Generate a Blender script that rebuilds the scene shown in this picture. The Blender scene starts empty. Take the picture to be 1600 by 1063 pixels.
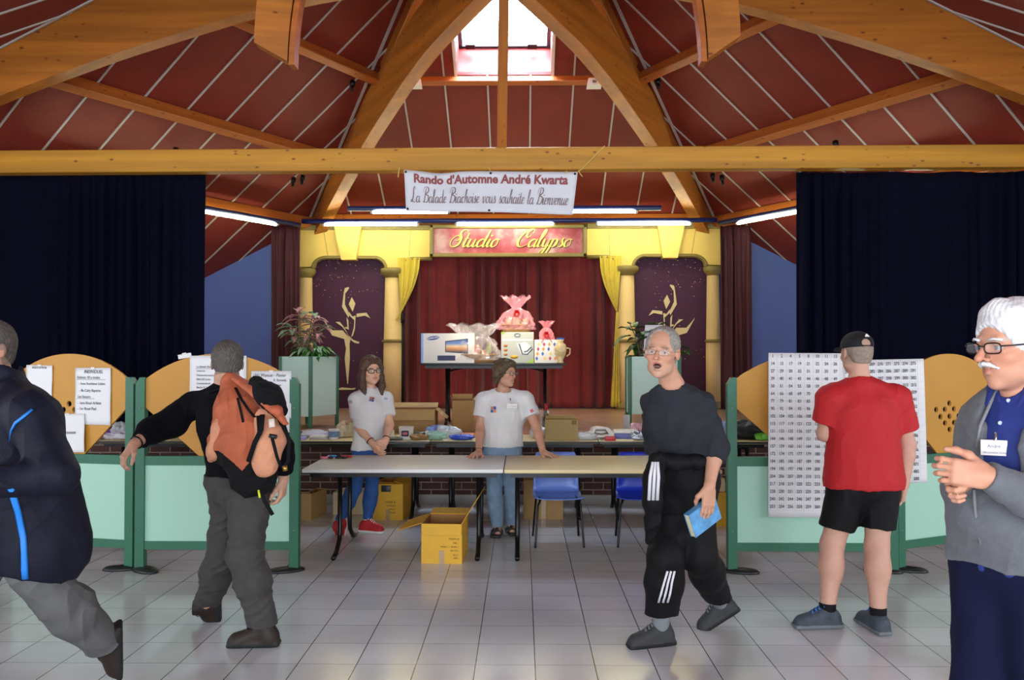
import bpy, bmesh, math, random
import numpy as np
from mathutils import Vector, Matrix, noise as mnoise
C = bpy.context.scene.collection
SC = bpy.context.scene
R = math.radians
# ---------------- camera ----------------
FPX = 1300.0; EYE = 1.6
cam_d = bpy.data.cameras.new('camera'); cam = bpy.data.objects.new('camera', cam_d); C.objects.link(cam)
cam_d.sensor_width = 36.0; cam_d.lens = FPX / 1600.0 * 36.0; cam_d.clip_end = 200; cam_d.clip_start = 0.05
cam.location = (0, 0, EYE)
cam.rotation_euler = (math.pi / 2 + math.atan(21.5 / FPX), 0, math.atan(16.0 / FPX))
SC.camera = cam
CM = cam.rotation_euler.to_matrix()
# ---------------- world, daylight, added lamps, exposure ----------------
w = bpy.data.worlds.new('sky'); SC.world = w; w.use_nodes = True
bg = w.node_tree.nodes['Background']; bg.inputs[0].default_value = (0.62, 0.78, 1.0, 1); bg.inputs[1].default_value = 9.0
def area(name, loc, rot, sx, sy, power, col):
    l = bpy.data.lights.new(name, 'AREA'); l.shape = 'RECTANGLE'; l.size = sx; l.size_y = sy
    l.energy = power; l.color = col
    o = bpy.data.objects.new(name, l); o.location = loc; o.rotation_euler = rot; C.objects.link(o); return o
area('assumed_window_fill', (-0.5, -4.6, 2.0), (R(90), 0, 0), 11, 2.6, 620, (0.80, 0.90, 1.0))  # added fill lamp for an assumed window; the wall behind has no opening
area('added_side_fill', (7.8, 1.5, 2.0), (R(90), 0, R(90)), 6, 2.0, 150, (0.82, 0.91, 1.0))  # added fill lamp from the right, no window in that wall
area('added_side_fill', (-7.8, 1.5, 2.0), (R(90), 0, R(-90)), 6, 2.0, 130, (0.82, 0.91, 1.0))  # added fill lamp from the left, likewise without a window
area('assumed_wing_fill', (-8.6, 11.2, 1.9), (R(90), 0, R(-90)), 2.4, 1.6, 70, (0.75, 0.84, 1.0))  # assumed daylight from the wing; added lamp brightens the blue wall, no window built
area('assumed_wing_fill', (8.6, 11.2, 1.9), (R(90), 0, R(90)), 2.4, 1.6, 110, (0.75, 0.84, 1.0))  # same assumed source in the right wing, a lamp alone
area('skylight_daylight', (-0.22, 10.45, 6.25), (R(-29.5), 0, 0), 1.1, 1.2, 150, (0.66, 0.82, 1.0))
sp_d = bpy.data.lights.new('assumed_stage_spot', 'SPOT'); sp_d.energy = 190; sp_d.spot_size = R(58); sp_d.spot_blend = .7; sp_d.shadow_soft_size = .12; sp_d.color = (1.0, .88, .7)
sp_o = bpy.data.objects.new('assumed_stage_spot', sp_d); C.objects.link(sp_o); sp_o.location = (-.2, 8.95, 3.45); sp_o.rotation_euler = (R(42), 0, 0)  # assumed unseen spotlight behind the long beam, added to brighten the prizes
SC.view_settings.view_transform = 'Standard'; SC.view_settings.look = 'None'
SC.view_settings.gamma = 1; SC.view_settings.use_curve_mapping = False
SC.view_settings.exposure = 0.65
# ---------------- helpers ----------------
def at(px, py, Y):
    """a point of the hall at depth Y metres, from where the photograph shows it"""
    d = CM @ Vector(((px - 800.0) / FPX, (531.5 - py) / FPX, -1.0))
    s = Y / d.y
    return Vector((d.x * s, Y, EYE + d.z * s))
def hexc(h):
    h = h.lstrip('#'); r = [int(h[i:i + 2], 16) / 255 for i in (0, 2, 4)]
    return tuple((c / 12.92 if c <= .04045 else ((c + .055) / 1.055) ** 2.4) for c in r) + (1.0,)
MATS = {}
def mat(name, col, rough=.6, metal=0., bump=0., bscale=60., var=0., vscale=8., emit=0., trans=0., alpha=1., sheen=0., spec=.5, stretch=None, attr=None):
    if name in MATS: return MATS[name]
    m = bpy.data.materials.new(name); m.use_nodes = True; nt = m.node_tree; b = nt.nodes['Principled BSDF']
    c = hexc(col) if isinstance(col, str) else col
    b.inputs['Base Color'].default_value = c; b.inputs['Roughness'].default_value = rough; b.inputs['Metallic'].default_value = metal
    b.inputs['Specular IOR Level'].default_value = spec
    if sheen: b.inputs['Sheen Weight'].default_value = sheen
    if trans: b.inputs['Transmission Weight'].default_value = trans
    if alpha < 1: b.inputs['Alpha'].default_value = alpha
    if emit: b.inputs['Emission Color'].default_value = c; b.inputs['Emission Strength'].default_value = emit
    tc = nt.nodes.new('ShaderNodeTexCoord'); mp = nt.nodes.new('ShaderNodeMapping'); nt.links.new(tc.outputs['Object'], mp.inputs[0])
    if stretch: mp.inputs['Scale'].default_value = stretch
    src = None
    if attr:
        a = nt.nodes.new('ShaderNodeAttribute'); a.attribute_name = attr; src = a.outputs['Color']; nt.links.new(src, b.inputs['Base Color'])
    if var:
        n = nt.nodes.new('ShaderNodeTexNoise'); n.inputs['Scale'].default_value = vscale; n.inputs['Detail'].default_value = 5
        nt.links.new(mp.outputs[0], n.inputs[0])
        mx = nt.nodes.new('ShaderNodeMix'); mx.data_type = 'RGBA'; mx.blend_type = 'MULTIPLY'; mx.inputs[0].default_value = 1
        rp = nt.nodes.new('ShaderNodeMapRange'); rp.inputs[1].default_value = .3; rp.inputs[2].default_value = .7
        rp.inputs[3].default_value = 1 - var; rp.inputs[4].default_value = 1 + var
        nt.links.new(n.outputs[0], rp.inputs[0]); nt.links.new(rp.outputs[0], mx.inputs[7])
        if src: nt.links.new(src, mx.inputs[6])
        else: mx.inputs[6].default_value = c
        nt.links.new(mx.outputs[2], b.inputs['Base Color'])
    if bump:
        n = nt.nodes.new('ShaderNodeTexNoise'); n.inputs['Scale'].default_value = bscale; n.inputs['Detail'].default_value = 4
        nt.links.new(mp.outputs[0], n.inputs[0])
        bp = nt.nodes.new('ShaderNodeBump'); bp.inputs['Strength'].default_value = bump; bp.inputs['Distance'].default_value = .01
        nt.links.new(n.outputs[0], bp.inputs['Height']); nt.links.new(bp.outputs[0], b.inputs['Normal'])
    MATS[name] = m; return m
def tag(o, label=None, cat=None, group=None, kind=None):
    if label: o['label'] = label
    if cat: o['category'] = cat
    if group: o['group'] = group
    if kind: o['kind'] = kind
    return o
def thing(name, label, cat, loc=(0, 0, 0), rz=0, group=None):
    o = bpy.data.objects.new(name, None); C.objects.link(o); o.empty_display_size = .1
    o.location = loc; o.rotation_euler = (0, 0, rz); return tag(o, label, cat, group)
class MB:
    """collects shapes; build() links them as ONE mesh object"""
    def __init__(s): s.v = []; s.f = []; s.m = []; s.sm = []
    def add(s, vs, fs, mi=0, smooth=False, M=None):
        n = len(s.v)
        s.v += [tuple(M @ Vector(v)) if M is not None else tuple(v) for v in vs]
        s.f += [tuple(i + n for i in f) for f in fs]; s.m += [mi] * len(fs); s.sm += [smooth] * len(fs); return s
    def box(s, a, b, mi=0, M=None):
        x0, y0, z0 = a; x1, y1, z1 = b
        return s.add([(x0, y0, z0), (x1, y0, z0), (x1, y1, z0), (x0, y1, z0), (x0, y0, z1), (x1, y0, z1), (x1, y1, z1), (x0, y1, z1)],
                     [(0, 3, 2, 1), (4, 5, 6, 7), (0, 1, 5, 4), (1, 2, 6, 5), (2, 3, 7, 6), (3, 0, 4, 7)], mi, False, M)
    def cbox(s, c, d, mi=0, M=None):
        return s.box([c[i] - d[i] / 2 for i in range(3)], [c[i] + d[i] / 2 for i in range(3)], mi, M)
    def bbox(s, a, b, r=.01, mi=0, M=None, seg=3):
        bm = bmesh.new(); bmesh.ops.create_cube(bm, size=1)
        for v in bm.verts: v.co = Vector([(a[i] + b[i]) / 2 + v.co[i] * (b[i] - a[i]) for i in range(3)])
        bmesh.ops.bevel(bm, geom=bm.edges[:], offset=r, segments=seg, profile=.5, affect='EDGES')
        return s.bm(bm, mi, True, M)
    def bm(s, bm, mi=0, smooth=False, M=None):
        bm.verts.index_update(); s.add([v.co[:] for v in bm.verts], [[v.index for v in f.verts] for f in bm.faces], mi, smooth, M); bm.free(); return s
    def tube(s, pts, r, n=8, mi=0, cap=True, M=None, closed=False, flat=None):
        pts = [Vector(p) for p in pts]; k = len(pts); vs = []; fs = []
        rs = r if isinstance(r, (list, tuple)) else [r] * k
        up = None
        for i, p in enumerate(pts):
            if closed: t = pts[(i + 1) % k] - pts[i - 1]
            else: t = pts[min(i + 1, k - 1)] - pts[max(i - 1, 0)]
            t.normalize()
            if up is None:
                up = Vector((0, 0, 1)) if abs(t.z) < .9 else Vector((0, 1, 0))
            u = up - t * up.dot(t)
            if u.length < 1e-5: u = Vector((1, 0, 0))
            u.normalize(); up = u; v = t.cross(u)
            for j in range(n):
                a = 2 * math.pi * (j + .5) / n
                vs.append(p + (u * math.cos(a) * (flat or 1) + v * math.sin(a)) * rs[i])
        for i in range(k if closed else k - 1):
            i2 = (i + 1) % k
            for j in range(n): fs.append((i * n + j, i * n + (j + 1) % n, i2 * n + (j + 1) % n, i2 * n + j))
        if cap and not closed: fs += [tuple(range(n - 1, -1, -1)), tuple((k - 1) * n + j for j in range(n))]
        return s.add(vs, fs, mi, n > 5, M)
    def lathe(s, prof, n=24, mi=0, M=None, cap=True, smooth=True, squash=1.):
        vs = []; fs = []; k = len(prof)
        for r, z in prof:
            for j in range(n):
                a = 2 * math.pi * j / n; vs.append((r * math.cos(a), r * math.sin(a) * squash, z))
        for i in range(k - 1):
            for j in range(n): fs.append((i * n + j, i * n + (j + 1) % n, (i + 1) * n + (j + 1) % n, (i + 1) * n + j))
        if cap: fs += [tuple(range(n - 1, -1, -1)), tuple((k - 1) * n + j for j in range(n))]
        return s.add(vs, fs, mi, smooth, M)
    def prism(s, poly, d0, d1, mi=0, M=None):
        """polygon in local x,z extruded along y from d0 to d1"""
        n = len(poly); vs = [(x, d0, z) for x, z in poly] + [(x, d1, z) for x, z in poly]
        fs = [tuple(range(n)), tuple(range(2 * n - 1, n - 1, -1))] + [(i, i + n, (i + 1) % n + n, (i + 1) % n) for i in range(n)]
        return s.add(vs, fs, mi, False, M)
    def grid(s, fn, nu, nv, mi=0, smooth=True, M=None, closeu=False):
        vs = [fn(i / (nu if closeu else nu - 1), j / (nv - 1)) for j in range(nv) for i in range(nu)]
        fs = []
        for j in range(nv - 1):
            for i in range(nu if closeu else nu - 1):
                i2 = (i + 1) % nu; fs.append((j * nu + i, j * nu + i2, (j + 1) * nu + i2, (j + 1) * nu + i))
        return s.add(vs, fs, mi, smooth, M)
    def mesh(s, name, mats):
        me = bpy.data.meshes.new(name); me.from_pydata(s.v, [], s.f)
        for m in (mats if isinstance(mats, (list, tuple)) else [mats]): me.materials.append(m)
        me.polygons.foreach_set('material_index', s.m); me.polygons.foreach_set('use_smooth', s.sm); me.update(); return me
    def build(s, name, mats, parent=None, loc=None, rot=None):
        o = bpy.data.objects.new(name, s.mesh(name, mats)); C.objects.link(o)
        if parent: o.parent = parent
        if loc is not None: o.location = loc
        if rot is not None: o.rotation_euler = rot
        return o
def struct(name, mb, mats, **k): return tag(mb.build(name, mats, **k), kind='structure')
def copy_tree(o, parent=None):
    c = o.copy(); C.objects.link(c); c.parent = parent
    for ch in list(o.children): copy_tree(ch, c)
    return c
def frame(o, x, z):
    """matrix whose local x runs along x and z along z, origin o"""
    x = Vector(x).normalized(); z = Vector(z); z = (z - x * z.dot(x)).normalized(); y = z.cross(x)
    M = Matrix((x, y, z)).transposed().to_4x4(); M.translation = o; return M
def beam(name, a, b, wd, ht, m, parent=None, label=None, up=(0, 0, 1), cat='beam', group=None):
    """timber from a to b, centred on that line; local x runs along it"""
    a = Vector(a); b = Vector(b); L = (b - a).length; o = MB().bbox((0, -wd / 2, -ht / 2), (L, wd / 2, ht / 2), .008, seg=1).build(name, m, parent)
    o.data.shade_flat(); o.matrix_world = frame(a, b - a, up)
    if label: tag(o, label, cat, group)
    return o
def text_mb(mb, s, M, size, mi=0, depth=.001, align='CENTER', shear=0., sx=1., bold=0.):
    """writing in the plane x (right), y (up) of M"""
    cu = bpy.data.curves.new('writing', 'FONT'); cu.body = s; cu.size = size; cu.align_x = align; cu.align_y = 'CENTER'; cu.shear = shear
    cu.extrude = depth; cu.resolution_u = 3; cu.offset = bold
    ob = bpy.data.objects.new('writing', cu); C.objects.link(ob)
    dg = bpy.context.evaluated_depsgraph_get(); me = bpy.data.meshes.new_from_object(ob.evaluated_get(dg))
    mb.add([(v.co.x * sx, v.co.y, v.co.z) for v in me.vertices], [tuple(p.vertices) for p in me.polygons], mi, False, M)
    bpy.data.objects.remove(ob); bpy.data.curves.remove(cu); bpy.data.meshes.remove(me)
def wall_frame(o, right=(1, 0, 0), up=(0, 0, 1)):
    """plane matrix for writing: local x right, y up, z towards the viewer"""
    x = Vector(right).normalized(); y = Vector(up); y = (y - x * y.dot(x)).normalized(); z = x.cross(y)
    M = Matrix((x, y, z)).transposed().to_4x4(); M.translation = o; return M
GL = {'a': (.5, [[(.38, .38), (.25, .45), (.08, .3), (.08, .08), (.2, 0), (.36, .15), (.42, .45)], [(.42, .45), (.38, .1), (.45, 0), (.56, .12)]]),
 'b': (.46, [[(.05, .15), (.2, .7), (.25, .98), (.16, .95), (.12, .5), (.14, .08), (.25, 0), (.38, .15), (.36, .38), (.24, .44), (.15, .3)]]),
 'c': (.39, [[(.36, .36), (.28, .45), (.1, .32), (.07, .1), (.2, 0), (.38, .1)]]),
 'd': (.53, [[(.38, .38), (.25, .45), (.08, .3), (.08, .08), (.2, 0), (.36, .15), (.44, .5)], [(.48, 1.0), (.44, .6), (.4, .12), (.47, 0), (.57, .1)]]),
 'e': (.36, [[(.07, .2), (.3, .28), (.3, .43), (.16, .42), (.06, .2), (.14, 0), (.36, .1)]]),
 'h': (.45, [[(.04, .15), (.2, .7), (.24, .98), (.15, .9), (.1, .4), (.08, 0)], [(.08, .1), (.2, .4), (.32, .44), (.32, .15), (.38, 0), (.47, .1)]]),
 'i': (.25, [[(.02, .15), (.12, .45), (.1, .1), (.18, 0), (.28, .1)], [(.14, .68), (.16, .62)]]),
 'l': (.25, [[(.02, .12), (.2, .65), (.22, .98), (.12, .9), (.08, .15), (.15, 0), (.27, .1)]]),
 'n': (.45, [[(.02, .35), (.08, .45), (.08, 0)], [(.08, .15), (.2, .42), (.3, .42), (.3, .1), (.36, 0), (.46, .1)]]),
 'o': (.41, [[(.22, .45), (.08, .3), (.08, .08), (.2, 0), (.34, .12), (.34, .35), (.22, .45), (.42, .4)]]),
 'p': (.42, [[(.02, .3), (.1, .45), (.06, 0), (.0, -.4)], [(.08, .3), (.22, .45), (.34, .35), (.32, .1), (.2, 0), (.08, .08)]]),
 's': (.32, [[(.02, .1), (.2, .5), (.18, .36), (.28, .15), (.18, 0), (.04, .06)]]),
 't': (.27, [[(.15, .8), (.1, .3), (.1, .08), (.18, 0), (.28, .1)], [(.02, .48), (.26, .5)]]),
 'u': (.49, [[(.02, .32), (.08, .45), (.07, .1), (.16, 0), (.3, .15), (.36, .45)], [(.36, .45), (.34, .08), (.42, 0), (.5, .1)]]),
 'v': (.4, [[(.02, .36), (.1, .45), (.12, .1), (.18, 0), (.32, .2), (.34, .45), (.42, .42)]]),
 'y': (.45, [[(.02, .35), (.08, .45), (.08, .12), (.18, .02), (.3, .15), (.36, .45)], [(.36, .45), (.32, 0), (.2, -.38), (.06, -.35), (.15, -.15), (.46, .1)]]),
 'S': (.6, [[(.66, .8), (.58, .97), (.38, .98), (.28, .8), (.42, .5), (.4, .15), (.18, 0), (-.02, .1), (-.08, .4), (.1, .64), (.32, .6), (.3, .4), (.12, .38)]]),
 'C': (.58, [[(.6, .78), (.64, .95), (.5, 1.02), (.2, .88), (.0, .5), (.05, .12), (.28, 0), (.55, .15)], [(.5, 1.0), (.34, .85), (.34, .62), (.46, .56), (.54, .68)]]),
 'L': (.56, [[(.5, .85), (.42, 1), (.3, .85), (.28, .4), (.15, .05), (.02, .05), (.1, .15), (.3, .02), (.48, .0), (.58, .12)]]),
 'B': (.6, [[(.3, .95), (.22, .5), (.12, .02), (0, .1)], [(.02, .65), (.12, .98), (.48, 1.0), (.55, .75), (.3, .55), (.56, .42), (.52, .1), (.3, 0), (.15, .1)]]), ' ': (.35, [])}
def spline(P, k=7):
    P = [Vector((x, y)) for x, y in P]; out = []
    for i in range(len(P) - 1):
        p0 = P[max(i - 1, 0)]; p1 = P[i]; p2 = P[i + 1]; p3 = P[min(i + 2, len(P) - 1)]
        for j in range(k):
            t = j / k
            out.append(.5 * ((2 * p1) + (p2 - p0) * t + (2 * p0 - 5 * p1 + 4 * p2 - p3) * t * t + (-p0 + 3 * p1 - 3 * p2 + p3) * t ** 3))
    return out + [P[-1]]
def script_mb(mb, s, M, size, mi=0, thin=.03, thick=.07, shear=.35, depth=.004, warp=None, sx=1., caps=1.):
    """joined cursive writing drawn with a broad pen, as raised ribbons"""
    x = 0
    for ch in s:
        adv, strokes = GL[ch]; k = caps if ch.isupper() else 1.
        for st in strokes:
            P = spline(st); n = len(P); vs = []; fs = []
            for i, p in enumerate(P):
                t = (P[min(i + 1, n - 1)] - P[max(i - 1, 0)]); t.normalize()
                wd = thin + (thick - thin) * max(0, -t.y) ** .8; wd *= min(1, .5 + 2 * min(i, n - 1 - i) / n)
                nn = Vector((-t.y, t.x))
                for sg in (-1, 1):
                    q = p * k + nn * wd * sg * .5; X = (x + q.x + q.y * shear) * sx; Yy = q.y
                    if warp: X, Yy = warp(X, Yy)
                    vs.append((X * size, Yy * size, depth))
            vs += [(a, b, 0) for a, b, c in vs]
            for i in range(n - 1):
                a = 2 * i; fs += [(a, a + 1, a + 3, a + 2)[::-1], (a, a + 2, a + 2 + 2 * n, a + 2 * n), (a + 1, a + 3, a + 3 + 2 * n, a + 1 + 2 * n)]
            mb.add(vs, fs, mi, False, M)
        x += adv * k
    return x * size * sx
def fill_shape(outer, holes, depth, M, name, m, parent=None):
    """flat board with real holes, thickness depth, in plane x,y of M"""
    cu = bpy.data.curves.new('outline', 'CURVE'); cu.dimensions = '2D'; cu.fill_mode = 'BOTH'; cu.extrude = depth / 2
    for loop in [outer] + holes:
        sp = cu.splines.new('POLY'); sp.points.add(len(loop) - 1); sp.use_cyclic_u = True
        for p, (x, y) in zip(sp.points, loop): p.co = (x, y, 0, 1)
    ob = bpy.data.objects.new('outline', cu); C.objects.link(ob)
    dg = bpy.context.evaluated_depsgraph_get(); me = bpy.data.meshes.new_from_object(ob.evaluated_get(dg))
    me.transform(M); me.materials.clear(); me.materials.append(m); me.name = name
    bpy.data.objects.remove(ob); bpy.data.curves.remove(cu)
    o = bpy.data.objects.new(name, me); C.objects.link(o); o.parent = parent; return o
# ---------------- implicit modelling for bodies and cloth ----------------
V3 = lambda p: np.array(tuple(p), dtype=np.float32)
class Sdf:
    def __init__(s): s.pr = []; s.disp = []
    def cone(s, a, b, ra, rb, k=.02, fl=None, cut=None, op='u'):
        a = V3(a); b = V3(b); ba = b - a; L = max(float(ba @ ba), 1e-9); rm = max(ra, rb)
        n, sc = (V3(Vector(fl[0]).normalized()), fl[1]) if fl else (None, 1)
        cuts = [(V3(c[0]), V3(Vector(c[1]).normalized())) for c in (cut or [])]
        def f(P):
            q = P - a; t = np.clip((q @ ba) / L, 0, 1)[..., None]; q = q - t * ba
            if n is not None: q = q + n * ((q @ n) * (sc - 1))[..., None]
            d = np.sqrt((q * q).sum(-1)) - (ra + (rb - ra) * t[..., 0])
            for c, m in cuts: d = np.maximum(d, (P - c) @ m)
            return d
        s.pr.append((f, np.minimum(a, b) - rm, np.maximum(a, b) + rm, k, op)); return s
    def chain(s, pts, rs, k=.02, **kw):
        for i in range(len(pts) - 1): s.cone(pts[i], pts[i + 1], rs[i], rs[i + 1], k, **kw)
        return s
    def ell(s, c, r, M=None, k=.02, op='u', cut=None):
        c = V3(c); r = np.array(r, dtype=np.float32); A = np.array(M, dtype=np.float32) if M is not None else np.eye(3, dtype=np.float32)
        e = np.sqrt(((A * r) ** 2).sum(1))
        cuts = [(V3(q[0]), V3(Vector(q[1]).normalized())) for q in (cut or [])]
        def f(P):
            q = (P - c) @ A; k0 = np.sqrt(((q / r) ** 2).sum(-1)); k1 = np.sqrt(((q / (r * r)) ** 2).sum(-1)) + 1e-9
            d = k0 * (k0 - 1) / k1
            for cc, m in cuts: d = np.maximum(d, (P - cc) @ m)
            return d
        s.pr.append((f, c - e, c + e, k, op)); return s
    def box(s, c, h, M=None, r=.01, k=.01, op='u', cut=None):
        c = V3(c); h = np.array(h, dtype=np.float32) - r; A = np.array(M, dtype=np.float32) if M is not None else np.eye(3, dtype=np.float32)
        e = (np.abs(A) * (h + r)).sum(1)
        cuts = [(V3(q[0]), V3(Vector(q[1]).normalized())) for q in (cut or [])]
        def f(P):
            q = np.abs((P - c) @ A) - h
            d = np.sqrt((np.maximum(q, 0) ** 2).sum(-1)) + np.minimum(q.max(-1), 0) - r
            for cc, m in cuts: d = np.maximum(d, (P - cc) @ m)
            return d
        s.pr.append((f, c - e, c + e, k, op)); return s
    def cut(s, p, n):
        p = V3(p); n = V3(Vector(n).normalized()); s.pr.append((lambda P: (P - p) @ n, None, None, 0, 'c')); return s
    def grid(s, h):
        un = [p for p in s.pr if p[4] == 'u']
        lo = np.min([p[1] for p in un], 0) - .03; hi = np.max([p[2] for p in un], 0) + .03
        n = np.ceil((hi - lo) / h).astype(int) + 1
        ax = [(lo[i] + h * np.arange(n[i])).astype(np.float32) for i in range(3)]
        D = np.full(n, .5, np.float32)
        def sub(i0, i1):
            g = np.empty(tuple(i1 - i0) + (3,), np.float32)
            g[..., 0] = ax[0][i0[0]:i1[0], None, None]; g[..., 1] = ax[1][None, i0[1]:i1[1], None]; g[..., 2] = ax[2][None, None, i0[2]:i1[2]]; return g
        for f, a, b, k, op in s.pr:
            if a is None: i0 = np.zeros(3, int); i1 = n
            else:
                i0 = np.clip(np.floor((a - k - 2 * h - lo) / h).astype(int), 0, n); i1 = np.clip(np.ceil((b + k + 2 * h - lo) / h).astype(int) + 1, 0, n)
            if (i1 <= i0).any(): continue
            sl = tuple(slice(i0[i], i1[i]) for i in range(3)); old = D[sl]; d = f(sub(i0, i1))
            kk = max(k, 1e-5)
            if op == 'u':
                hh = np.maximum(kk - np.abs(old - d), 0) / kk; D[sl] = np.minimum(old, d) - hh * hh * kk * .25
            elif op == 's':
                d = -d; hh = np.maximum(kk - np.abs(old - d), 0) / kk; D[sl] = np.maximum(old, d) + hh * hh * kk * .25
            else: D[sl] = np.maximum(old, d)
        if s.disp:
            I = np.nonzero(np.abs(D) < .03); P = np.stack([ax[i][I[i]] for i in range(3)], -1)
            for fn in s.disp: D[I] += fn(P).astype(np.float32)
        D[0] = D[-1] = .5; D[:, 0] = D[:, -1] = .5; D[:, :, 0] = D[:, :, -1] = .5
        return D, lo, h
    def surf(s, h):
        D, lo, h = s.grid(h); S = D < 0
        c = S[:-1, :-1, :-1].astype(np.int8)
        for i in (0, 1):
            for j in (0, 1):
                for k in (0, 1):
                    if i + j + k: c = c + S[i:S.shape[0] - 1 + i, j:S.shape[1] - 1 + j, k:S.shape[2] - 1 + k]
        I = np.nonzero((c > 0) & (c < 8)); nc = len(I[0])
        idx = np.full(c.shape, -1, np.int32); idx[I] = np.arange(nc)
        acc = np.zeros((nc, 3)); cnt = np.zeros(nc); cs = [(i, j, k) for i in (0, 1) for j in (0, 1) for k in (0, 1)]
        val = {q: D[I[0] + q[0], I[1] + q[1], I[2] + q[2]] for q in cs}
        for a in cs:
            for axx in range(3):
                if a[axx] == 0:
                    b = list(a); b[axx] = 1; b = tuple(b); va, vb = val[a], val[b]; m = (va < 0) != (vb < 0)
                    t = va[m] / (va[m] - vb[m]); p = np.tile(np.array(a, float), (m.sum(), 1)); p[:, axx] += t; acc[m] += p; cnt[m] += 1
        vs = (acc / cnt[:, None] + np.stack(I, -1)) * h + lo
        qs = []
        for axx in range(3):
            A = np.moveaxis(S, axx, 0); X = np.moveaxis(idx, axx, 0)
            e = A[:-1] != A[1:]; e = e[:, 1:-1, 1:-1]; J = np.nonzero(e); i, j, k = J[0], J[1] + 1, J[2] + 1
            q = np.stack([X[i, j - 1, k - 1], X[i, j, k - 1], X[i, j, k], X[i, j - 1, k]], -1)
            fl = ~A[i, j, k]
            if axx == 1: fl = ~fl
            q[fl] = q[fl][:, ::-1]; qs.append(q)
        q = np.concatenate(qs)
        return vs, q[(q >= 0).all(1)]
def sdf_obj(name, S, h, mats, parent=None, colfn=None, matfn=None, smooth=1):
    vs, qs = S.surf(h)
    for _ in range(smooth):
        acc = np.zeros_like(vs); cn = np.zeros(len(vs))
        for a in range(4):
            np.add.at(acc, qs[:, a], vs[qs[:, (a + 1) % 4]]); np.add.at(acc, qs[:, a], vs[qs[:, (a - 1) % 4]]); np.add.at(cn, qs[:, a], 2)
        cn[cn == 0] = 1
        vs = vs * .5 + acc / cn[:, None] * .5
    off = np.array(parent.matrix_basis.translation) if parent else np.zeros(3)
    me = bpy.data.meshes.new(name); me.vertices.add(len(vs)); me.vertices.foreach_set('co', (vs - off).astype(np.float32).ravel())
    me.loops.add(len(qs) * 4); me.loops.foreach_set('vertex_index', qs.astype(np.int32).ravel())
    me.polygons.add(len(qs)); me.polygons.foreach_set('loop_start', np.arange(0, len(qs) * 4, 4, dtype=np.int32))
    me.polygons.foreach_set('use_smooth', np.ones(len(qs), bool))
    for m in (mats if isinstance(mats, (list, tuple)) else [mats]): me.materials.append(m)
    if matfn is not None: me.polygons.foreach_set('material_index', matfn(vs[qs].mean(1)).astype(np.int32))
    me.update(calc_edges=True); me.validate()
    if colfn is not None:
        col = np.ones((len(vs), 4), np.float32); col[:, :3] = colfn(vs)
        a = me.color_attributes.new('Col', 'FLOAT_COLOR', 'POINT'); a.data.foreach_set('color', col.ravel())
    o = bpy.data.objects.new(name, me); C.objects.link(o)
    if parent: o.parent = parent
    return o
def folds(amp, fx, fy, fz, seed=0.):
    """soft creases as a displacement"""
    def f(P):
        x, y, z = P[:, 0], P[:, 1], P[:, 2]
        w1 = np.sin(fx * x + fz * z * .6 + 2.1 * np.sin(fy * y * .7 + seed) + seed)
        w2 = np.sin(fz * z + fx * .7 * x + 1.7 * np.sin(fx * x * .5 + fy * y + seed * 2) + 1.3)
        w3 = np.sin(fx * 1.9 * x - fz * 1.3 * z + 1.5 * w2 + seed); w4 = np.sin(fy * 1.7 * y + 1.3 * w1 + fz * .9 * z)
        return amp * (w1 * w2 * .5 + .35 * w4 + .75 * (np.abs(w3) ** .6 - .6) + .45 * (np.abs(w4 * w1) ** .5 - .5))
    return f
# ---------------- surface materials ----------------
def nodes_of(name, rough=.6):
    m = bpy.data.materials.new(name); m.use_nodes = True; MATS[name] = m; nt = m.node_tree; b = nt.nodes['Principled BSDF']; b.inputs['Roughness'].default_value = rough
    tc = nt.nodes.new('ShaderNodeTexCoord'); return m, nt, b, tc.outputs['Object']
def ramp(nt, src, stops):
    r = nt.nodes.new('ShaderNodeValToRGB'); nt.links.new(src, r.inputs[0]); e = r.color_ramp.elements
    while len(e) < len(stops): e.new(.5)
    for q, (p, c) in zip(e, stops): q.position = p; q.color = hexc(c)
    return r.outputs[0]
def mapping(nt, src, sc=(1, 1, 1), loc=(0, 0, 0), rot=(0, 0, 0)):
    n = nt.nodes.new('ShaderNodeMapping'); nt.links.new(src, n.inputs[0]); n.inputs['Scale'].default_value = sc; n.inputs['Location'].default_value = loc; n.inputs['Rotation'].default_value = rot; return n.outputs[0]
def mixc(nt, fac, a, b, mode='MIX'):
    n = nt.nodes.new('ShaderNodeMix'); n.data_type = 'RGBA'; n.blend_type = mode
    for i, v in ((0, fac), (6, a), (7, b)):
        if hasattr(v, 'is_linked'): nt.links.new(v, n.inputs[i])
        else: n.inputs[i].default_value = hexc(v) if isinstance(v, str) else v
    return n.outputs[2]
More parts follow.
